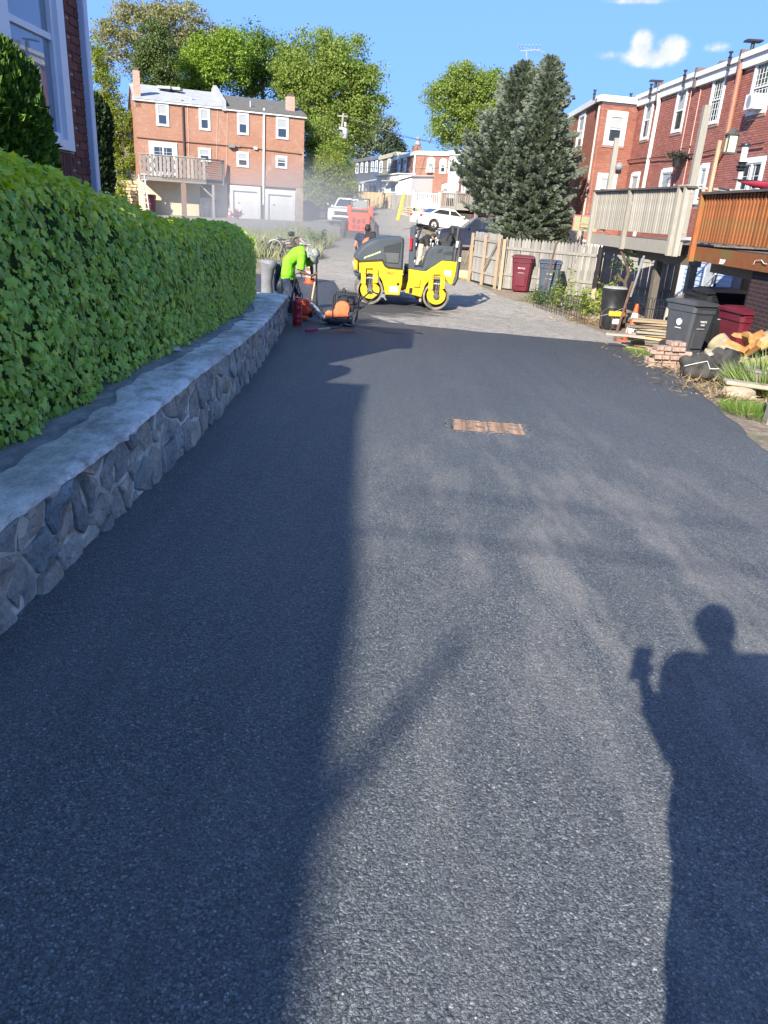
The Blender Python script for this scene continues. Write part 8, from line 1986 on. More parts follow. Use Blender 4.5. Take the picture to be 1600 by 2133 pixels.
    c = q(905, 145); d = q(970, 165); m = MB(); m.lathe([(.135, -.012), (.15, 0), (.135, .012), (.12, 0), (.135, -.012)], (0, 0, 0), 22, cap=False); m.xf(Matrix.Translation((c[0]+.03, .0, c[1]+.0)) @ Matrix.Rotation(R(-28), 4, 'Y')); m.tube([(c[0]+.03, 0, c[1]), q_ if False else (q(870, 300)[0], 0, q(870, 300)[1])], .03, 8); m.build('steering_wheel', black_plastic, t, 40)
    c0, c1 = q(788, 232), q(788, 350); MB().tube([(c0[0], F+.0, c0[1]), (c1[0], F+.0, c1[1])], [.035, .03], 12).build('beacon', M('beacon_red', (.75, .02, .03), .3, .05, coat=.5), t, True)
    m = MB(); 
    for (x, y) in ((1018, 262), (1072, 245), (1090, 262), (1040, 300)): c = q(x, y); m.ball((c[0], -.25, c[1]), .03, 8, 6); m.cyl((c[0], -.25, c[1]-.1), (c[0], -.25, c[1]), .012)
    m.build('control_levers', M('lever_pale', (.4, .4, .38), .5), t, True)
    # folded roll bar at the back
    m = MB()
    for yy in (F+.02, -F-.02):
        m.tube([(q(1288, 120)[0], yy, q(1288, 135)[1]), (q(1278, 250)[0], yy, q(1278, 250)[1]), (q(1262, 470)[0], yy, q(1262, 470)[1])], [(.045, .035)]*3, 8)
        m.tube([(q(1312, 258)[0], yy, q(1312, 258)[1]), (q(1308, 470)[0], yy, q(1308, 470)[1]), (q(1300, 640)[0], yy, q(1300, 640)[1]), (q(1272, 695)[0], yy, q(1272, 695)[1])], [(.055, .04)]*4, 8)
    m.tube([(q(1272, 695)[0], F+.02, q(1272, 695)[1]), (q(1272, 695)[0], -F-.02, q(1272, 695)[1])], .05, 8); m.tube([(q(1288, 135)[0], F+.02, q(1288, 135)[1]), (q(1288, 135)[0], -F-.02, q(1288, 135)[1])], .045, 8); m.build('roll_bar', M('rops_grey', (.045, .05, .055), .5), t, 40)
    for (x, y, h) in ((1276, 292, .14), (1316, 445, .09)): c = q(x, y); MB().box((c[0], F-.03, c[1]), (.05, .008, h)).build('sticker', decal, t)
    m = MB(); m.tube([(q(1190, 120)[0], F+.1, q(1190, 130)[1]), (q(1215, 200)[0], F+.1, q(1215, 200)[1])], .03, 8); m.tube([(q(1240, 180)[0], F+.06, q(1240, 215)[1]), (q(1190, 190)[0], F+.06, q(1190, 190)[1]), (q(1165, 260)[0], F+.06, q(1165, 260)[1])], .03, 8); m.build('seat_arm', black_plastic, t, True)
    # nose: lamps and bumper
    m = MB(); c = q(222, 500); m.cbox((c[0]+.0, 0, c[1]-.03), (.08, 1.0, .26), .03); m.build('nose', yel, t)
    m = MB(); m.cbox((q(232, 600)[0], 0, q(232, 615)[1]), (.1, 1.05, .07), .02); m.build('water_bar', darkg, t)
    for yy in (-.36, .36): MB().lathe([(.001, -.055), (.05, -.05), (.05, -.03)], (q(222, 520)[0], yy, q(222, 520)[1]), 12, 'X').build('headlight', decal, t)
    sc = MB(); sc.cbox((cx1-.36, 0, .2), (.06, 1.0, .12), .02); sc.build('scraper', M('scraper_grime', (.4, .28, .2), .8), t)
    return t
rol = roller()
gl_ = at(770, 626, 19.3); gr_ = at(905, 641, 19.25)
xl, xr = -.75, .88
p = Vector((.12, 19.25+.35, 0)); p.z = gz(.1, 19.4)+.02
tiltp = math.atan2(gz(.9, 19.3)-gz(-.75, 19.3), 1.65)
place(rol, p, R(6), ry=-tiltp)
print('roller at', p, tiltp)

# ================================================================ skid-steer loader
def skid():
    t = thing('skid_steer_loader', 'orange-red skid-steer loader seen from behind, driving up the dusty alley', 'loader', (0, 0, 0))
    om = M('loader_orange', (.80, .085, .03), .4, .06, 4, .05, coat=.2); dk = M('loader_dark', (.06, .058, .055), .7, .3, 8, .2)
    q = lambda zx, zy: ((zx-505)/280., (852-zy)/280.)
    m = MB(); m.prism([q(360, 745), (q(360, 520)[0], q(360, 520)[1]), q(400, 490), q(640, 490), q(672, 520), q(668, 745)], 0, .9, .03); m.build('engine_cover', om, t, 30)
    for (x0, y0, x1, y1) in ((415, 555, 462, 640), (482, 575, 540, 645), (560, 560, 610, 640), (418, 655, 468, 715), (482, 662, 534, 720), (552, 668, 600, 718)):
        a, b = q(x0, y1), q(x1, y0); g = MB().bb((a[0], -.012, a[1]), (b[0], .01, b[1])).build('grille', dk, t)
        mm = MB()
        for k in range(4): z = lerp(a[1], b[1], (k+.5)/4); mm.bb((a[0], -.02, z-.008), (b[0], -.012, z+.008))
        mm.build('grille_bars', om, g)
    m = MB(); m.bb((q(325, 0)[0], .02, q(0, 850)[1]+.0), (q(680, 0)[0], .6, q(0, 750)[1])); m.build('lower_frame', dk, t)
    for (a, b) in ((328, 392), (642, 708)):
        m = MB(); m.prism([q(a, 400 if a < 400 else 390), q(b, 400 if a < 400 else 390), (q(b, 520)[0], q(b, 545)[1]), (q(a, 520)[0], q(a, 510)[1])], .1, .5, .02); m.build('lift_tower', om, t, 30)
        m = MB(); xx = (q(a, 0)[0]+q(b, 0)[0])/2; m.bb((xx-.07, .5, .95), (xx+.07, 2.6, 1.12)); m.bb((xx-.07, 2.5, .3), (xx+.07, 2.66, 1.1)); m.build('lift_arm', om, t)
    MB().prism([q(392, 430), q(642, 430), q(642, 445), q(392, 445)], .15, .25).build('cross_bar', om, t); MB().bb((q(400, 0)[0], .15, q(0, 490)[1]), (q(640, 0)[0], .3, q(0, 448)[1])).build('radiator', dk, t)
    m = MB()
    for a in (382, 612): m.bb((q(a, 0)[0], .3, q(0, 450)[1]), (q(a, 0)[0]+.06, .38, q(0, 305)[1])); m.bb((q(a, 0)[0], 1.5, q(0, 600)[1]), (q(a, 0)[0]+.06, 1.58, q(0, 305)[1]))
    m.cbox(((q(382, 0)[0]+q(630, 0)[0])/2, .94, q(0, 300)[1]), (.9, 1.32, .06), .02); m.build('cab_frame', M('cab_grey', (.12, .13, .13), .5), t)
    m = MB(); m.bb((q(405, 0)[0], .34, q(0, 425)[1]), (q(608, 0)[0], .35, q(0, 325)[1])); m.build('rear_window', M('cab_glass', (.25, .27, .26), .15, .1), t)
    for x in (420, 598): MB().box((q(x, 0)[0], .27, q(0, 322)[1]), (.11, .04, .05)).build('work_light', decal, t)
    MB().ball((q(500, 0)[0], .9, q(0, 375)[1]), (.13, .12, .16), 12, 8).build('seat_back', black_plastic, t, True)
    for x in (248, 735):
        for y in (.25, 1.35):
            c = q(x, 0)[0]+(.12 if x < 500 else -.07); m = MB(); m.lathe([(.2, -.12), (.38, -.13), (.43, -.09), (.43, .09), (.38, .13), (.2, .12)], (c, y, .43), 22, 'X')
            for k in range(18):
                a = 2*PI*k/18; m.box((c, y+.435*math.cos(a), .43+.435*math.sin(a)), (.2, .05, .04), Matrix.Rotation(a, 3, 'X'))
            w_ = m.build('wheel', M('tyre_dusty', (.1, .09, .08), .9, .2), t); MB().lathe([(.001, -.125), (.2, -.12), (.2, .12), (.001, .125)], (c, y, .43), 16, 'X').build('rim', om, w_)
    m = MB(); m.hexa([(-.9, 2.65, .1), (.9, 2.65, .1), (.9, 3.4, .12), (-.9, 3.4, .12), (-.9, 2.6, .7), (.9, 2.6, .7), (.9, 2.75, .72), (-.9, 2.75, .72)]); m.build('bucket', dk, t)
    return t
b = ground(745, 498); print('skid', b); place(skid(), (b.x, b.y, b.z), R(-2))

# ================================================================ cars
def car(name, label, col, kind='suv', L=4.75, Wd=1.86, Hh=1.72, roofcol=None, rack=False, cat='car'):
    t = thing(name, label, cat, (0, 0, 0)); cm = M('car_'+col[0], col[1], .3, .03, 2, .0, coat=.8); h = Wd/2; gl = M('car_glass', (.02, .025, .03), .05, .05, spec=.9); rc = roofcol or cm
    if kind == 'suv': belt = [(-L/2, .62), (-L/2+.05, .98), (-L/2+.25, 1.04), (-.95, 1.13), (L/2-.5, 1.16), (L/2-.05, 1.12), (L/2, .7)]; gh = [(-1.02, 1.10), (-.35, Hh-.06), (.2, Hh), (L/2-.65, Hh-.05), (L/2-.08, 1.12)]
    else: belt = [(-L/2, .55), (-L/2+.06, .80), (-L/2+.3, .88), (-.85, .98), (1.3, 1.02), (L/2-.15, 1.0), (L/2, .72)]; gh = [(-.9, .97), (-.2, Hh-.03), (.35, Hh), (.95, Hh-.06), (1.65, 1.0)]
    # body: loft of the side outline with rounded flanks
    prof2 = belt+[(L/2-.02, .35), (L/2-.12, .26), (-L/2+.12, .24), (-L/2+.02, .36)]
    def ring(y, k): cx_, cz_ = 0, .7; return [Vector((cx_+(x-cx_)*k, y, cz_+(z-cz_)*(k if z > .5 else 1))) for x, z in prof2]
    vs = []; ys = [(-h+.02, .955), (-h, .985), (-h+.12, 1.0), (h-.12, 1.0), (h, .985), (h-.02, .955)]
    for y, k in ys: vs += ring(y, k)
    n = len(prof2); fs = [(r*n+i, r*n+(i+1) % n, (r+1)*n+(i+1) % n, (r+1)*n+i) for r in range(5) for i in range(n)]+[tuple(range(n)), tuple(range(5*n, 6*n))[::-1]]
    MB().add(vs, fs).build('body', cm, t, 40)
    # greenhouse
    v = []; gy0, gy1 = h-.08, h-.26
    for y, s in ((-1, 0), (1, 0)):
        for (x, z) in gh: yy = lerp(gy0, gy1, (z-gh[0][1])/(Hh-gh[0][1])); v.append(Vector((x, y*yy, z)))
    m_ = len(gh); MB().add(v, [tuple(range(m_)), tuple(range(m_, 2*m_))[::-1]]+[(i, i+1, m_+i+1, m_+i) for i in range(m_-1)]).build('roof', rc, t, 30)
    def pane(pts, off=.006, nm='window'):
        q = [Vector(p) for p in pts]; nn = (q[1]-q[0]).cross(q[2]-q[0]).normalized(); c = sum(q, Vector())/len(q)
        if nn.dot(c-Vector((0, 0, .9))) < 0: nn = -nn
        m = MB(); k = len(q); m.add([p+nn*off for p in q]+[p-nn*.01 for p in q], [tuple(range(k)), tuple(range(k, 2*k))[::-1]]+[(i, (i+1) % k, k+(i+1) % k, k+i) for i in range(k)]); m.build(nm, gl, t)
    z0g = gh[0][1]; yat = lambda z: lerp(gy0, gy1, (z-z0g)/(Hh-z0g)); zt_, zb_ = Hh-.13, z0g+.06
    xf = lambda z: lerp(gh[0][0], gh[1][0], (z-gh[0][1])/(gh[1][1]-gh[0][1])); xr_ = lambda z: lerp(gh[-1][0], gh[-2][0], (z-gh[-1][1])/(gh[-2][1]-gh[-1][1]))
    cuts = [-.02, 1.0] if kind == 'suv' else [.18]
    for s in (-1, 1):
        xs_ = [None]+cuts+[None]
        for i in range(len(xs_)-1):
            a = xs_[i]; b = xs_[i+1]; A = lambda z: (xf(z)+.09 if a is None else a+.05); B = lambda z: (xr_(z)-.12 if b is None else b-.05)
            pane([(A(zb_), s*yat(zb_), zb_), (B(zb_), s*yat(zb_), zb_), (B(zt_), s*yat(zt_), zt_), (A(zt_), s*yat(zt_), zt_)])
    pane([(xf(zb_), -yat(zb_)+.1, zb_), (xf(zb_), yat(zb_)-.1, zb_), (xf(zt_), yat(zt_)-.1, zt_), (xf(zt_), -yat(zt_)+.1, zt_)], nm='windscreen'); pane([(xr_(zb_), -yat(zb_)+.12, zb_), (xr_(zb_), yat(zb_)-.12, zb_), (xr_(zt_), yat(zt_)-.12, zt_), (xr_(zt_), -yat(zt_)+.12, zt_)], nm='rear_window')
    for x in (-L/2+.9, L/2-.95):
        for s in (-1, 1):
            r = .36 if kind == 'suv' else .32; MB().lathe([(.001, s*(h-.2)), (r+.06, s*(h-.2)), (r+.06, s*(h+.004)), (r+.01, s*(h+.006)), (r+.01, s*(h-.19)), (.001, s*(h-.19))], (x, 0, r), 22, 'Y', cap=False).build('wheel_arch', black_plastic, t)
            w_ = MB().lathe([(.001, s*(h-.16)), (r*.97, s*(h-.16)), (r, s*(h-.12)), (r, s*(h-.02)), (r*.95, s*(h+.01)), (r*.64, s*(h+.005)), (r*.62, s*(h-.03)), (.001, s*(h-.03))], (x, 0, r), 24, 'Y').build('wheel', rubber, t, 40)
            m = MB(); m.lathe([(.001, s*(h-.01)), (.05, s*(h-.008)), (.05, s*(h-.03))], (x, 0, r), 10, 'Y')
            for k in range(5): a = 2*PI*k/5+.3; m.box((x+r*.33*math.cos(a), s*(h-.016), r+r*.33*math.sin(a)), (r*.6, .015, .05), Matrix.Rotation(-a, 3, 'Y'))
            m.lathe([(r*.56, s*(h-.02)), (r*.63, s*(h-.0)), (r*.56, s*(h-.0))], (x, 0, r), 22, 'Y', cap=False); m.build('rim', M('alloy', (.5, .5, .5), .35, .1, metal=.7), w_)
    zl = .86 if kind == 'suv' else .72
    for s in (-1, 1):
        MB().cbox((-L/2+.10, s*(h-.26), zl-.06), (.2, .4, .16), .03).build('headlight', M('lamp_clear', (.55, .57, .6), .1, .05), t); MB().cbox((L/2-.07, s*(h-.18), zl+.06), (.14, .28, .2), .03).build('tail_light', M('lamp_red', (.35, .01, .01), .2, .05), t)
        MB().cbox((-.78, s*(h+.06), (1.16 if kind == 'suv' else 1.03)), (.12, .16, .13), .03).build('mirror', cm, t)
    m = MB(); m.cbox((-L/2+.02, 0, zl-.14), (.06, 1.0, .26), .02); m.cbox((-L/2+.02, 0, .4), (.08, 1.3, .16), .03); m.build('grille', black_plastic, t)
    MB().box((L/2+.005, 0, zl-.1), (.01, .5, .13)).build('number_plate', decal, t)
    if rack: 
        m = MB(); 
        for s in (-1, 1): m.tube([(-.2, s*.62, Hh+.05), (1.5, s*.62, Hh+.04)], .03, 6)
        m.build('roof_rack', black_metal, t)
    return t
c = car('parked_car', 'dark blue sport utility vehicle parked beyond the gate, partly under the spruces', ('blue', (.02, .028, .06)), 'suv', 4.75); q = at(995, 516, 45.2); place(c, (q.x, 45.3, -.20), R(4)); print('suv', q)
c = car('parked_car', 'white saloon car parked beside the rubble wall under the white deck', ('white', (.72, .72, .68)), 'sedan', 4.6, 1.8, 1.43); q = ground(915, 487); place(c, (q.x+.4, q.y+1.6, q.z+.12), R(180+26), ry=R(-4)); print('sedan', q)
q = ground(716, 471); c = car('parked_car', 'white sport utility vehicle facing the viewer, left of the orange loader', ('white', (.72, .72, .68)), 'suv', 4.7, 1.9, 1.75); place(c, (q.x+.15, q.y+2.3, gz(q.x, q.y+2)), R(82)); print('wsuv', q)
q = at(719, 450, q.y+8.5); c = car('parked_car', 'black car with roof rack behind the white vehicle', ('black', (.012, .012, .014)), 'suv', 4.6, 1.85, 1.8, rack=True); place(c, (q.x, q.y, gz(q.x, q.y)+.45), R(80))
s = PH.sz(*ZH1(320, 1190))[0]; q = at(264, 392, 70); c = car('parked_car', 'silver car behind the wire fence left of the double house', ('silver', (.38, .4, .42)), 'sedan', 4.5, 1.8, 1.45); place(c, (q.x, 70, q.z-1.42), R(185))
# workers further off
def P2(px, py, Y, dy=0): return tuple(at(px, py, Y+dy))
Yp = 22.6; fz_ = gz(-.6, Yp); bx = at(762, 500, Yp).x
J = dict(pel=(bx-.03, Yp, fz_+.95), mid=(bx-.03, Yp, fz_+1.12), chest=(bx-.02, Yp, fz_+1.32), neck=(bx+.0, Yp, fz_+1.48), head=(bx+.04, Yp+.02, fz_+1.62), face=(.4, .9, -.2), crown=(.05, .1, 1),
         sh=((bx-.21, Yp, fz_+1.42), (bx+.17, Yp+.04, fz_+1.42)), el=((bx-.29, Yp+.02, fz_+1.15), (bx+.27, Yp+.08, fz_+1.15)), wr=((bx-.26, Yp+.24, fz_+1.0), (bx+.22, Yp+.3, fz_+1.05)), hd=((bx-.24, Yp+.34, fz_+.98), (bx+.2, Yp+.4, fz_+1.05)),
         hip=((bx-.1, Yp, fz_+.9), (bx+.07, Yp, fz_+.9)), kn=((bx-.12, Yp+.05, fz_+.5), (bx+.1, Yp+.03, fz_+.5)), an=((bx-.12, Yp, fz_+.09), (bx+.12, Yp, fz_+.09)), toe=((bx-.14, Yp+.2, fz_+.05), (bx+.16, Yp+.2, fz_+.05)))
person('worker in a navy vest and black cap carrying a backpack blower, seen from behind', J, M('skin_ruddy', (.5, .2, .13), .6, .1), navy, jeans, bootm, hairm, 'cap', .25, voxel=.02)
def backpack():
    x, y, z = bx+.13, Yp-.26, fz_+1.24; t = thing('backpack_blower', 'orange and black backpack blower worn by the worker in the black cap', 'blower', (x, y, z-.2))
    om = M('engine_orange', (.62, .16, .06)); m = MB(); m.lathe([(.02, -.09), (.15, -.08), (.19, 0), (.16, .08), (.02, .1)], (x-.03, y, z-.02), 22, 'Y'); m.build('fan_housing', om, t, 40)
    m = MB(); m.cbox((x+.05, y-.05, z+.04), (.2, .18, .26), .04); m.cbox((x+.12, y-.02, z-.12), (.16, .16, .14), .03); m.cbox((x+.0, y+.08, z+.18), (.3, .05, .3), .02); m.tube([(x+.1, y, z-.1), (x+.26, y+.05, z-.12), (x+.3, y+.25, z-.25), (x+.28, y+.6, z-.5)], .04, 10); m.build('engine', black_plastic, t, 40)
    m = MB(); m.cbox((x+.02, y-.1, z+.1), (.1, .06, .06), .01); m.cbox((x+.02, y-.1, z-.06), (.05, .05, .1), .01); m.build('fuel_cap', decal, t)
backpack()
Yr2 = 29.0; gzr = gz(1.7, Yr2)+.03; Q = lambda x, y, d=0: Vector(P2(x, y, Yr2, d))
hp_ = Q(880, 494); x0 = hp_.x
J = dict(pel=(x0, Yr2, gzr+.92), mid=(x0+.10, Yr2-.02, gzr+1.02), chest=(x0+.2, Yr2-.16, gzr+1.08), neck=(x0+.28, Yr2-.24, gzr+1.12), head=(x0+.36, Yr2-.3, gzr+1.15), face=(.7, -.2, -.65), crown=(.7, -.1, .7),
         sh=((x0+.16, Yr2-.34, gzr+1.04), (x0+.36, Yr2-.04, gzr+1.06)), el=((x0+.2, Yr2-.46, gzr+.78), (x0+.46, Yr2-.1, gzr+.78)), wr=((x0+.24, Yr2-.42, gzr+.58), (x0+.3, Yr2-.24, gzr+.66)), hd=((x0+.22, Yr2-.36, gzr+.52), (x0+.26, Yr2-.3, gzr+.62)),
         hip=((x0-.02, Yr2-.1, gzr+.88), (x0-.02, Yr2+.1, gzr+.88)), kn=((x0-.04, Yr2-.12, gzr+.48), (x0-.02, Yr2+.14, gzr+.48)), an=((x0-.14, Yr2-.1, gzr+.09), (x0-.0, Yr2+.16, gzr+.09)), toe=((x0+.06, Yr2-.12, gzr+.05), (x0+.2, Yr2+.16, gzr+.05)))
person('worker in khaki trousers, black shirt and cap bent over a rake behind the roller', J, skin_m, blackc, khaki, bootm, hairm, 'cap', .8, voxel=.02)
h0 = Vector((x0+.27, Yr2-.32, gzr+.66)); h1 = Vector((x0-.34, Yr2-.5, gzr+.02)); t = thing('rake', 'wooden rake held by the bent worker behind the roller', 'rake', h1)
MB().tube([h0+(h0-h1)*.2, h1], .015, 7).build('handle', wd_new, t); MB().cbox(h1+Vector((-.02, 0, .03)), (.06, .5, .06), .01).build('head', black_metal, t)
# the photographer, standing beside the camera: out of frame, but the shadow on the asphalt is theirs
g_ = gA(.42, .02)
J = dict(pel=(.41, -.02, g_+.98), mid=(.41, -.03, g_+1.16), chest=(.40, -.03, g_+1.36), neck=(.35, -.02, g_+1.53), head=(.31, .03, g_+1.68), face=(-.35, .9, -.3), crown=(0, .1, 1),
         sh=((.21, -.04, g_+1.45), (.6, -.02, g_+1.45)), el=((.19, .1, g_+1.17), (.68, .02, g_+1.18)), wr=((.06, .04, g_+1.40), (.6, .2, g_+1.05)), hd=((.035, -.03, g_+1.5), (.56, .28, g_+1.06)),
         hip=((.31, -.02, g_+.92), (.5, -.02, g_+.92)), kn=((.3, .0, g_+.5), (.5, .0, g_+.5)), an=((.27, -.03, g_+.09), (.45, -.03, g_+.09)), toe=((.25, .16, g_+.05), (.48, .16, g_+.05)))
person('person in dark clothes at the viewpoint holding up a phone, casting the foreground shadow', J, skin_m, blackc, jeans, bootm, hairm, None, 1.6, voxel=.03)
o = MB().cbox((-.0, -.055, g_+1.53), (.075, .009, .15), .004).build('phone', black_plastic, None, org=(0, -.055, g_+1.5)); tag(o, 'dark phone held up at the viewpoint', 'phone')

# ================================================================ far end of the alley
def plank_fence(label, a, b, h, n, mats, grp=None, zf=None):
    P = Plane((a.x, a.y), (b.x-a.x, b.y-a.y)); L_ = math.hypot(b.x-a.x, b.y-a.y); t = thing('board_fence', label, 'fence', a, grp); rd = random.Random(n)
    for i in range(n):
        s0, s1 = L_*i/n+.012, L_*(i+1)/n-.012; z = lerp(a.z, b.z, i/n); MB().pbox(P, s0, s1, z-.1, z+h+rd.uniform(-.04, .04), 0, .03).build('board', mats, t)
    MB().hexa([P.pt(0, a.z+h*.75, -.06), P.pt(L_, b.z+h*.75, -.06), P.pt(L_, b.z+h*.75, -.003), P.pt(0, a.z+h*.75, -.003), P.pt(0, a.z+h*.75+.1, -.06), P.pt(L_, b.z+h*.75+.1, -.06), P.pt(L_, b.z+h*.75+.1, -.003), P.pt(0, a.z+h*.75+.1, -.003)]).build('rail', mats, t)
Yf = 68
za = at(734, 431, 76); zb = at(811, 438, 69); zc_ = at(857, 441, Yf-1)
hf = at(770, 399, 72).z-at(770, 434, 72).z
plank_fence('new yellow board fence at the top of the alley, left part', za, zb, hf, 19, wd_new)
plank_fence('old grey board fence at the top of the alley, right of the yellow one', at(812, 438, 68.9), zc_, hf*.93, 12, wd_grey)
plank_fence('grey board fence left of the yellow one behind the black car', at(700, 428, 79), at(733, 430, 76.1), hf*.95, 8, wd_grey)
def far_deck(label, A, B, Y0, Y1, ytop, ybot, n, mat, legs, depth=4, fas=.3):
    a, b = at(*A, Y0), at(*B, Y1); P = Plane((a.x, a.y), (b.x-a.x, b.y-a.y)); L_ = math.hypot(b.x-a.x, b.y-a.y)
    zt_ = at(A[0], ytop, Y0).z; zb_ = at(A[0], ybot, Y0).z; t = thing('wooden_deck', label, 'deck', P.pt(0, zb_))
    MB().pbox(P, -.05, L_+.05, zt_-.07, zt_, -.08, .06).build('rail', mat, t); MB().pbox(P, 0, L_, zb_, zb_+fas, -.06, .0).build('fascia', mat, t); MB().pbox(P, 0, L_, zb_+fas-.1, zb_+fas-.04, -depth, -.061).build('floor', wd_dark if mat is not white_paint else trim_dirty, t)
    for i in range(n): s = L_*(i+.5)/n; MB().pbox(P, s-.03, s+.03, zb_+fas, zt_-.071, -.04, .0).build('baluster', mat, t)
    for s in (0, L_): MB().pbox(P, s-.07, s+.07, zb_-.05, zt_+.12, -.07, .08).build('post', mat, t)
    for i in range(6): MB().pbox(P, -.03, .03, zb_+fas, zt_-.071, -.6*(i+1)-.03, -.6*(i+1)+.03).build('baluster', mat, t)
    MB().pbox(P, -.05, .05, zt_-.07, zt_, -depth, -.081).build('rail', mat, t); MB().pbox(P, -.03, .03, zb_, zb_+fas, -depth, -.062).build('fascia', mat, t)
    for s, o in legs: q = P.pt(s, 0, o); MB().pbox(P, s-.09, s+.09, gz(q.x, q.y)-.3, zb_-.002, o-.09, o+.09).build('leg', trim_dirty if mat is white_paint else wd_grey, t)
    return P, L_, zb_
Pw, Lw, zw = far_deck('white railed deck on a post beyond the rubble wall', (860, 432), (914, 436), 60, 59, 401, 432, 13, white_paint, [(1.1, -.4)])
Pg, Lg, zg = far_deck('grey railed deck with a corner post, right of the white deck', (918, 442), (948, 440), 56, 55, 400, 442, 8, wd_grey, [(1.1, -.5)], 3.5, .42)
far_deck('grey railed deck partly hidden by the left spruce', (949, 440), (1010, 437), 54.9, 52, 401, 437, 14, wd_grey, [(2, -.3)], 3.5, .42)
# dark undercroft below the decks
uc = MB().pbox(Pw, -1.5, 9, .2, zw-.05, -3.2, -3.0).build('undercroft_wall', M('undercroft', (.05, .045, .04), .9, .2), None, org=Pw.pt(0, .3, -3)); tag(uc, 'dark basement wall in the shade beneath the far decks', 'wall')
def rubble():
    t = thing('rubble_wall', 'rubble stone wall beside the road under the white deck', 'wall', ground(880, 470)); rd = random.Random(6); sm = M('rubble', (.36, .30, .22), .9, .35, 5, .5); top = [(842, 434), (856, 430), (876, 434), (888, 445), (900, 468)]; bot = [(838, 447), (858, 455), (874, 468), (888, 478), (902, 486)]
    Ys = [64, 62, 59, 57, 55]
    for i in range(4):
        for k in range(5):
            for r in range(5):
                q = (k+.5)/5; Y = lerp(Ys[i], Ys[i+1], q); a = at(lerp(bot[i][0], bot[i+1][0], q), lerp(bot[i][1], bot[i+1][1], q), Y); b = at(lerp(top[i][0], top[i+1][0], q), lerp(top[i][1], top[i+1][1], q), Y); p = a.lerp(b, (r+.5)/5)
                h = (b.z-a.z)/5; m = MB(); m.cbox(p, (.42*rd.uniform(.8, 1.1), .5, max(.12, h)*rd.uniform(.8, 1.05)), .05, Matrix.Rotation(rd.uniform(-.2, .2), 3, 'Y')); m.build('stone', sm, t, 50)
    pts = [at(x, y+1.5, Y-.35) for (x, y), Y in zip(bot, Ys)]; MB().tube(pts, [(.18, .2)]*5, 6).build('kerb', M('kerb_pale', (.5, .44, .34), .9, .15), t)
rubble()
b = at(829, 452, 50); e = at(842, 405, 50.4)
o = MB().tube([b-Vector((0, 0, .2)), e, e+(e-b).normalized()*.04], [.1, .1, .06], 14).build('bollard', M('bollard_yellow', (.85, .72, .01), .5, .05), None, 40, org=b); tag(o, 'leaning bright yellow bollard in front of the grey board fence', 'bollard')
def utility_pole():
    b = at(706, 320, 62); t_ = at(716, 236, 62); t = thing('utility_pole', 'wooden utility pole with a transformer can in front of the tall tree', 'utility pole', (b.x, b.y, gz(b.x, 62)))
    MB().tube([(b.x-.5, 62, gz(b.x, 62)), b, t_], [.13, .11, .09], 9).build('pole', wd_grey, t, True); c = at(719, 278, 61.6)
    MB().lathe([(.17, -.36), (.2, -.32), (.2, .26), (.17, .33), (.05, .35)], c, 16).build('transformer', M('tank_grey', (.33, .34, .35), .6), t, 40); MB().lathe([(.06, .45), (.1, .5), (.05, .6), (.09, .65), (.04, .75)], c, 8).build('insulator', trim_dirty, t)
    MB().box(at(714, 268, 61.8), (.5, .3, .14)).build('bracket', gal, t); MB().box(at(715, 242, 62), (.7, .1, .1)).build('cross_arm', wd_grey, t)
utility_pole()
wm = M('wire_grey', (.05, .05, .055), .7)
for i, (a, Ya, b, Yb_, sag, lb) in enumerate((((716, 240), 62, (1110, 330), 60, .5, 'upper overhead wire from the utility pole across the alley'), ((716, 250), 62, (1060, 285), 88, 1.0, 'lower overhead wire from the utility pole towards the far chimney'), ((720, 345), 62, (1000, 342), 70, .3, 'overhead wire crossing in front of the far brick row'))):
    A, B = at(*a, Ya), at(*b, Yb_); pts = [A.lerp(B, k/14)-Vector((0, 0, sag*math.sin(PI*k/14))) for k in range(15)]; o = MB().tube(pts, .022, 4).build('overhead_wire', wm, None, org=A); tag(o, lb, 'wire')
def tv_antenna():
    Y = 46; b = at(1100, 150, Y); c = at(1096, 103, Y); t = thing('tv_antenna', 'thin television antenna rising behind the top of the left spruce', 'antenna', (b.x, Y, b.z-1.5)); m = MB().tube([(b.x+.1, Y, b.z-7), b, c], .03, 5); m.build('mast', gal, t)
    MB().tube([at(1078, 97, Y), at(1134, 108, Y+.5)], .02, 4).build('boom', gal, t)
    for k in range(7): p = at(1082+7*k, 98+1.4*k, Y+.06*k); l = .25+.07*k; MB().tube([p+Vector((-.1, -l, .25*l)), p+Vector((.1, l, -.25*l))], .012, 4).build('element', gal, t)
    MB().tube([at(1084, 106, Y), at(1126, 103, Y)], .012, 4).build('element', gal, t)
tv_antenna()
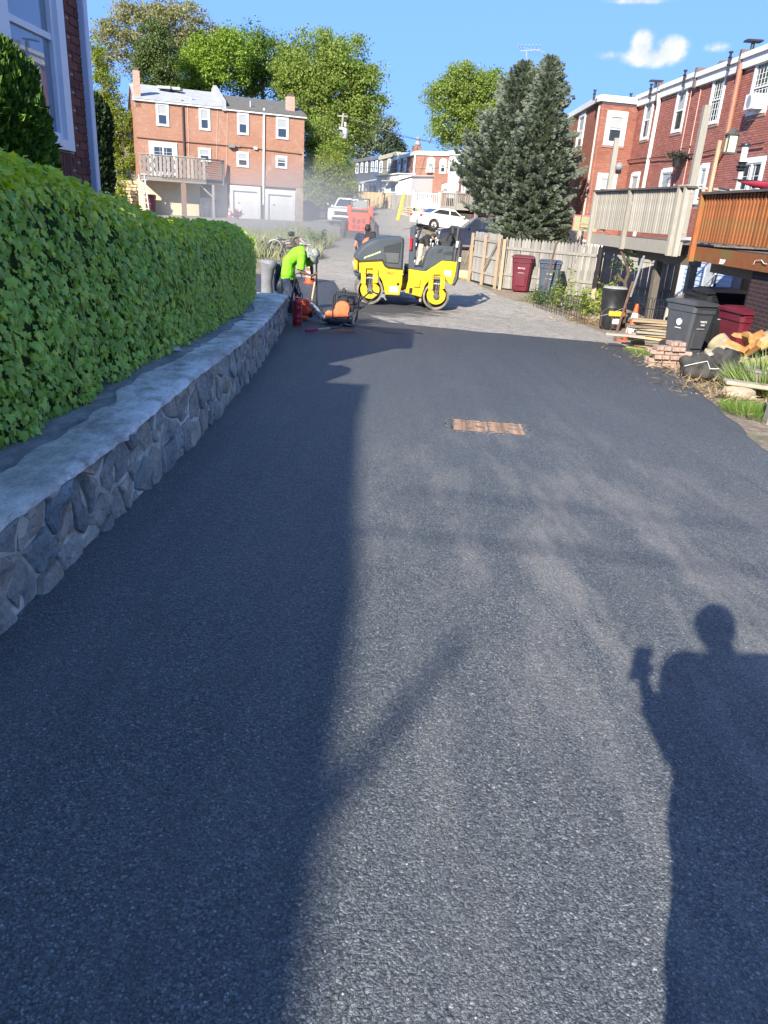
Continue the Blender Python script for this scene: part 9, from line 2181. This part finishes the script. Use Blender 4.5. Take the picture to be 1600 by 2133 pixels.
def hoop():
    Y = 31; P = Plane((at(1195, 470, Y).x, Y), (1, -.05)); r = [P.sz(1196, 447), P.sz(1243, 483)]; s0, z1 = r[0]; s1, z0 = r[1]
    t = thing('basketball_hoop', 'basketball hoop with a greenish board and pink frame behind the fence', 'basketball hoop', P.pt((s0+s1)/2, gz(P.pt(s0, 0).x, Y)))
    MB().pbox(P, s0, s1, z0, z1, -.03, 0).build('backboard', M('board_green', (.24, .26, .13), .5, .06), t); pk = M('pink_frame', (.55, .10, .14), .5); m = MB()
    w_ = .035; m.pbox(P, s0, s1, z1-w_, z1, .002, .012); m.pbox(P, s0, s0+w_, z0, z1-w_, .002, .012); m.pbox(P, s1-w_, s1, z0, z1-w_, .002, .012); m.build('border', pk, t)
    ms = (s0+s1)/2; h = (z1-z0); m = MB(); m.pbox(P, ms-.22, ms+.22, z0+h*.42, z0+h*.48, .002, .012); m.pbox(P, ms-.22, ms-.17, z0+.05, z0+h*.42, .002, .012); m.pbox(P, ms+.17, ms+.22, z0+.05, z0+h*.42, .002, .012); m.build('target_square', pk, t)
    for q in (.3, .66): MB().pbox(P, lerp(s0, s1, q)-.01, lerp(s0, s1, q)+.01, z0+h*.55, z1-w_, .003, .01).build('seam', black_metal, t)
    c = P.pt(ms, z0+.12, .28); MB().tube([c+Vector((.22*math.cos(a), .22*math.sin(a), 0)) for a in [2*PI*k/20 for k in range(21)]], .014, 6).build('rim', M('rim_dark', (.12, .03, .02), .5), t); m = MB()
    for k in range(10): a = 2*PI*k/10; m.tube([c+Vector((.22*math.cos(a), .22*math.sin(a), 0)), c+Vector((.12*math.cos(a+.5), .12*math.sin(a+.5), -.3))], .004, 3)
    m.build('net', gal, t)['kind'] = 'stuff'; MB().cyl(P.pt(ms, gz(c.x, Y)-.2, -.3), P.pt(ms, z0+.2, -.3), .05).build('pole', black_metal, t); MB().cyl(P.pt(ms, z0+.15, -.3), P.pt(ms, z0+.3, -.03), .03).build('arm', black_metal, t)
hoop()
# junk heap, weeds, cone, sack by the end of the wall
def scrap():
    c = ground(592, 535); c = Vector((c.x, c.y+.6, gz(c.x, c.y+.6))); t = thing('scrap_heap', 'tangled heap of dark scrap metal and old machine parts behind the worker', 'scrap', c); rd = random.Random(12)
    mt = [black_metal, M('scrap_grey', (.22, .21, .2), .5, .3, 9, .2, metal=.5), rust, M('scrap_pale', (.32, .31, .29), .5, .2)]; nm = ['bar', 'plate', 'wheel', 'hose', 'block']
    for k in range(66):
        a = rd.uniform(0, 6.28); r = rd.random()**.6; p = c+Vector((1.5*r*math.cos(a)*.9, .5*r*math.sin(a)-.3, rd.uniform(.05, 1.0)*(1-r*.7))); q = rd.choice(nm); m = MB(); rt_ = Matrix.Rotation(rd.uniform(0, 3), 3, 'Z') @ Matrix.Rotation(rd.uniform(0, 3), 3, 'X')
        if q == 'bar': m.tube([p-rt_ @ Vector((.25, 0, 0)), p+rt_ @ Vector((.25, 0, 0))], .025, 6)
        elif q == 'plate': m.cbox(p, (.3, .22, .02), .004, rt_)
        elif q == 'wheel': m.tube([p+rt_ @ Vector((.17*math.cos(b), .17*math.sin(b), 0)) for b in [2*PI*i/14 for i in range(15)]], .035, 6); m.cyl(p-rt_ @ Vector((0, 0, .05)), p+rt_ @ Vector((0, 0, .05)), .05)
        elif q == 'hose': m.tube([p, p+Vector((rd.uniform(-.2, .2), 0, .15)), p+Vector((rd.uniform(-.35, .35), 0, .05)), p+Vector((rd.uniform(-.4, .4), 0, -.05))], .015, 6)
        else: m.cbox(p, (.22, .16, .16), .03, rt_)
        m.build(q, rd.choice(mt if rd.random() < .8 else mt[:1]), t, 40)
    for s in (-.35, .2): MB().tube([c+Vector((s+.27*math.cos(b), -.75, .3+.27*math.sin(b))) for b in [2*PI*i/18 for i in range(19)]], .04, 7).build('wheel', mt[1] if s < 0 else mt[0], t, True)
scrap()
def weedfield():
    R_ = np.random.default_rng(8); n = 21000; x = R_.uniform(-8.5, -2.9, n); y = R_.uniform(28.6, 45, n); keep = (x < -3.3+.3*np.sin(y*1.3)) & (x > -11) & ~((y < 31) & (abs(x+4.2) < .9) & (R_.random(n) < .7)); x, y = x[keep], y[keep]; n = len(x)
    hgt = np.array([.45+.5*max(0, mnoise.noise((a*.5, b*.35, 2)))+.15*mnoise.noise((a*2, b*2, 5)) for a, b in zip(x, y)])*np.clip((46-y)/8, .3, 1)
    L_ = np.array([(a, b, gz(a, b)) for a, b in zip(x, y)]); up = R_.normal(0, .3, (n, 3)); up[:, 2] = 1; nr = R_.normal(0, 1, (n, 3)); tv = [(p[0]*1.1, p[1], p[2]) for p in BL]
    tag(scatter('tall_weeds', tv, BLf, L_, leafm('weeds_dusty', (.22, .24, .12), (.33, .34, .2), (.45, .45, .3), .4, .7), frames(np.cross(up, nr), up), hgt*R_.uniform(.6, 1.2, n), org=(-5, 35, 0)), 'dusty yellow-green tall weeds on the verge behind the worker', 'weeds', kind='stuff')
weedfield()
q = at(665, 470, 36); leafy('clump of brighter weeds at the right end of the dusty verge', (q.x, 34.5), .8, 1.2, .9, 700, wdl, 21, .09)
c = at(556, 590, 16.4); z = gz(c.x, 16.4)
t = thing('concrete_stump', 'grey weathered concrete stump flaring at the top, at the far end of the ivy hedge', 'post', (c.x, 16.4, z)); m = MB(); zt_ = at(556, 541, 16.4).z
m.tube([(c.x+.0, 16.4, z-.1), (c.x+.0, 16.4, z+.3), (c.x+.0, 16.4, z+.6), (c.x+.03, 16.38, zt_-.15), (c.x+.05, 16.36, zt_-.04), (c.x+.05, 16.36, zt_)], [.13, .12, .115, .15, .19, .15], 22)
for i, v in enumerate(m.v): m.v[i] = v+Vector((.03*mnoise.noise(v*3), .03*mnoise.noise(v*3+Vector((5, 0, 0))), .012*mnoise.noise(v*6)))
m.build('stump', M('stump_grey', (.2, .2, .21), .85, .2, 5, .4), t, 60)
lump('black_bag', 'crumpled black bag hanging behind the grey stump', 'bag', (c.x+.23, 16.62, z+.62), (.11, .1, .34), M('bag_black', (.02, .028, .045), .4, .3, 8, .2), 7, .3, 6)
lump('stone', 'pale stone by the foot of the open gate', 'stone', (at(968, 567, 27).x, 27, gz(2, 27)+.14), (.34, .2, .19), M('stone_tan', (.5, .36, .2), .9, .2, 5, .4), 2, .2, 3, 16, 10)
def red_plant():
    s, z = PH.sz(*ZH1(1030, 1430)); c = PH.pt(s, G0, 2.6); t = thing('red_plant', 'dark red spiky plant just above the ivy in front of the left garage', 'plant', c)
    R_ = np.random.default_rng(4); n = 90; up = R_.normal(0, .9, (n, 3)); up[:, 2] = abs(up[:, 2])*.6+.3; L_ = np.tile(np.array([c.x, c.y, G0+.2]), (n, 1))+R_.normal(0, .12, (n, 3)); tag(scatter('foliage', [(p[0]*3.5, p[1], p[2]) for p in BL], BLf, L_, leafm('leaf_red', (.12, .02, .02), (.25, .05, .03), (.4, .14, .06), .2), frames(np.cross(up, R_.normal(0, 1, (n, 3))), up), R_.uniform(.25, .5, n), parent=t), kind='stuff')
red_plant()
def wire_fence():
    t = thing('wire_fence', 'wire fence on pale posts above a low stone wall, left of the double house', 'fence', at(230, 400, 61)); Y = 61; xs_ = [at(p, 380, Y).x for p in (196, 231, 257, 275, 284)]; zt_ = at(231, 356, Y).z; zb_ = at(231, 380, Y).z
    for x in xs_[1:]: MB().cyl((x, Y, zb_-1.5), (x, Y, zt_), .07).build('post', trim_dirty, t)
    m = MB()
    for k in range(7): z = lerp(zb_, zt_-.05, k/6); m.tube([(xs_[0]-1, Y, z+.05), (xs_[-1], Y, z)], .015, 4)
    m.build('wires', gal, t)['kind'] = 'stuff'
    w_ = thing('low_stone_wall', 'low old stone wall running to the left end of the double house', 'wall', (xs_[0], 58.5, .3)); rd = random.Random(3); z1 = at(240, 381, 58.5).z; x = xs_[0]-1.6; e = PH.pt(0, 0, .2).x+.1
    MB().bb((x, 58.55, -.3), (e, 58.9, z1-.03)).build('mortar', MATS['mortar'], w_)
    z = .2
    while z < z1:
        h = rd.uniform(.18, .28); xx = x
        while xx < e: l = rd.uniform(.25, .55); MB().cbox((xx+l/2, 58.5, z+h/2), (l-.03, .2, h-.03), .03).build('stone', M('pier_stone', (.42, .32, .2)), w_); xx += l
        z += h
wire_fence()
nb = at(212, 290, 68); o = MB(); o.bb((nb.x-2.5, 68, 0), (nb.x+1.6, 72, at(212, 268, 68).z)); t = thing('neighbour_house', 'pale house glimpsed between the near house corner and the leaning tree', 'house', (nb.x, 68, 0)); o.build('wall', M('pale_wall', (.5, .5, .47), .8), t); MB().bb((nb.x-2.7, 67.8, at(212, 268, 68).z+.002), (nb.x+1.8, 72.2, at(212, 268, 68).z+.25)).build('roof', roof_grey, t)
q = at(225, 330, 57); leafy('yellow-green bush behind the wire fence left of the double house', (q.x, 57), 1.3, .8, 3.2, 900, wdy, 31, .2, 'bush', 'shrub')
# ---------------------------------------------------------------- dust drifting behind the worker
def dust():
    m, nt, out = newmat('dust'); N = NT(nt); tcn = N.n('ShaderNodeTexCoord')
    ln = N.n('ShaderNodeVectorMath', {0: tcn.outputs['Object']}, operation='LENGTH').outputs['Value']
    ns = N.noise(tcn.outputs['Object'], 2.2, 3, .6); f = N.mr(N.math('ADD', ln, N.math('MULTIPLY', N.math('SUBTRACT', ns, .5), .7)), .95, .25, 0, .09)
    v = N.n('ShaderNodeVolumePrincipled', {'Color': c4((.97, .93, .85)), 'Density': f, 'Anisotropy': .25}); nt.links.new(v.outputs[0], out.inputs['Volume'])
    mb = MB().ball((0, 0, 0), (1, 1, 1), 20, 12); me = mb.mesh('dust_cloud', m); o = link('dust_cloud', me); o.location = (-5.4, 39, .4); o.scale = (7.5, 14, 3.6); o.rotation_euler = (0, 0, R(14)); tag(o, 'pale dust drifting over the alley behind the worker', 'dust', kind='stuff')
dust()
# turn the queued text and body surfaces into plain meshes, all in one go
def settle():
    dg = bpy.context.evaluated_depsgraph_get(); new = [(o, D.meshes.new_from_object(o.evaluated_get(dg))) for o, _, _ in LATER]
    for (o, me), (_, mat, disp) in zip(new, LATER):
        me.name = o.name.split('.')[0]; me.materials.clear(); me.materials.append(mat)
        if isinstance(disp, tuple):
            me.transform(disp[0]); par = disp[1]; nm = o.name; D.objects.remove(o); link(disp[2], me, par); continue
        me.polygons.foreach_set('use_smooth', [True]*len(me.polygons))
        if disp:
            for v in me.vertices:
                k = disp*mnoise.noise((v.co.x*9, v.co.y*9, v.co.z*6))+disp*.5*mnoise.noise((v.co.x*25, v.co.y*25, v.co.z*14)); v.co += v.normal*k
        o.modifiers.clear(); o.data = me
settle()
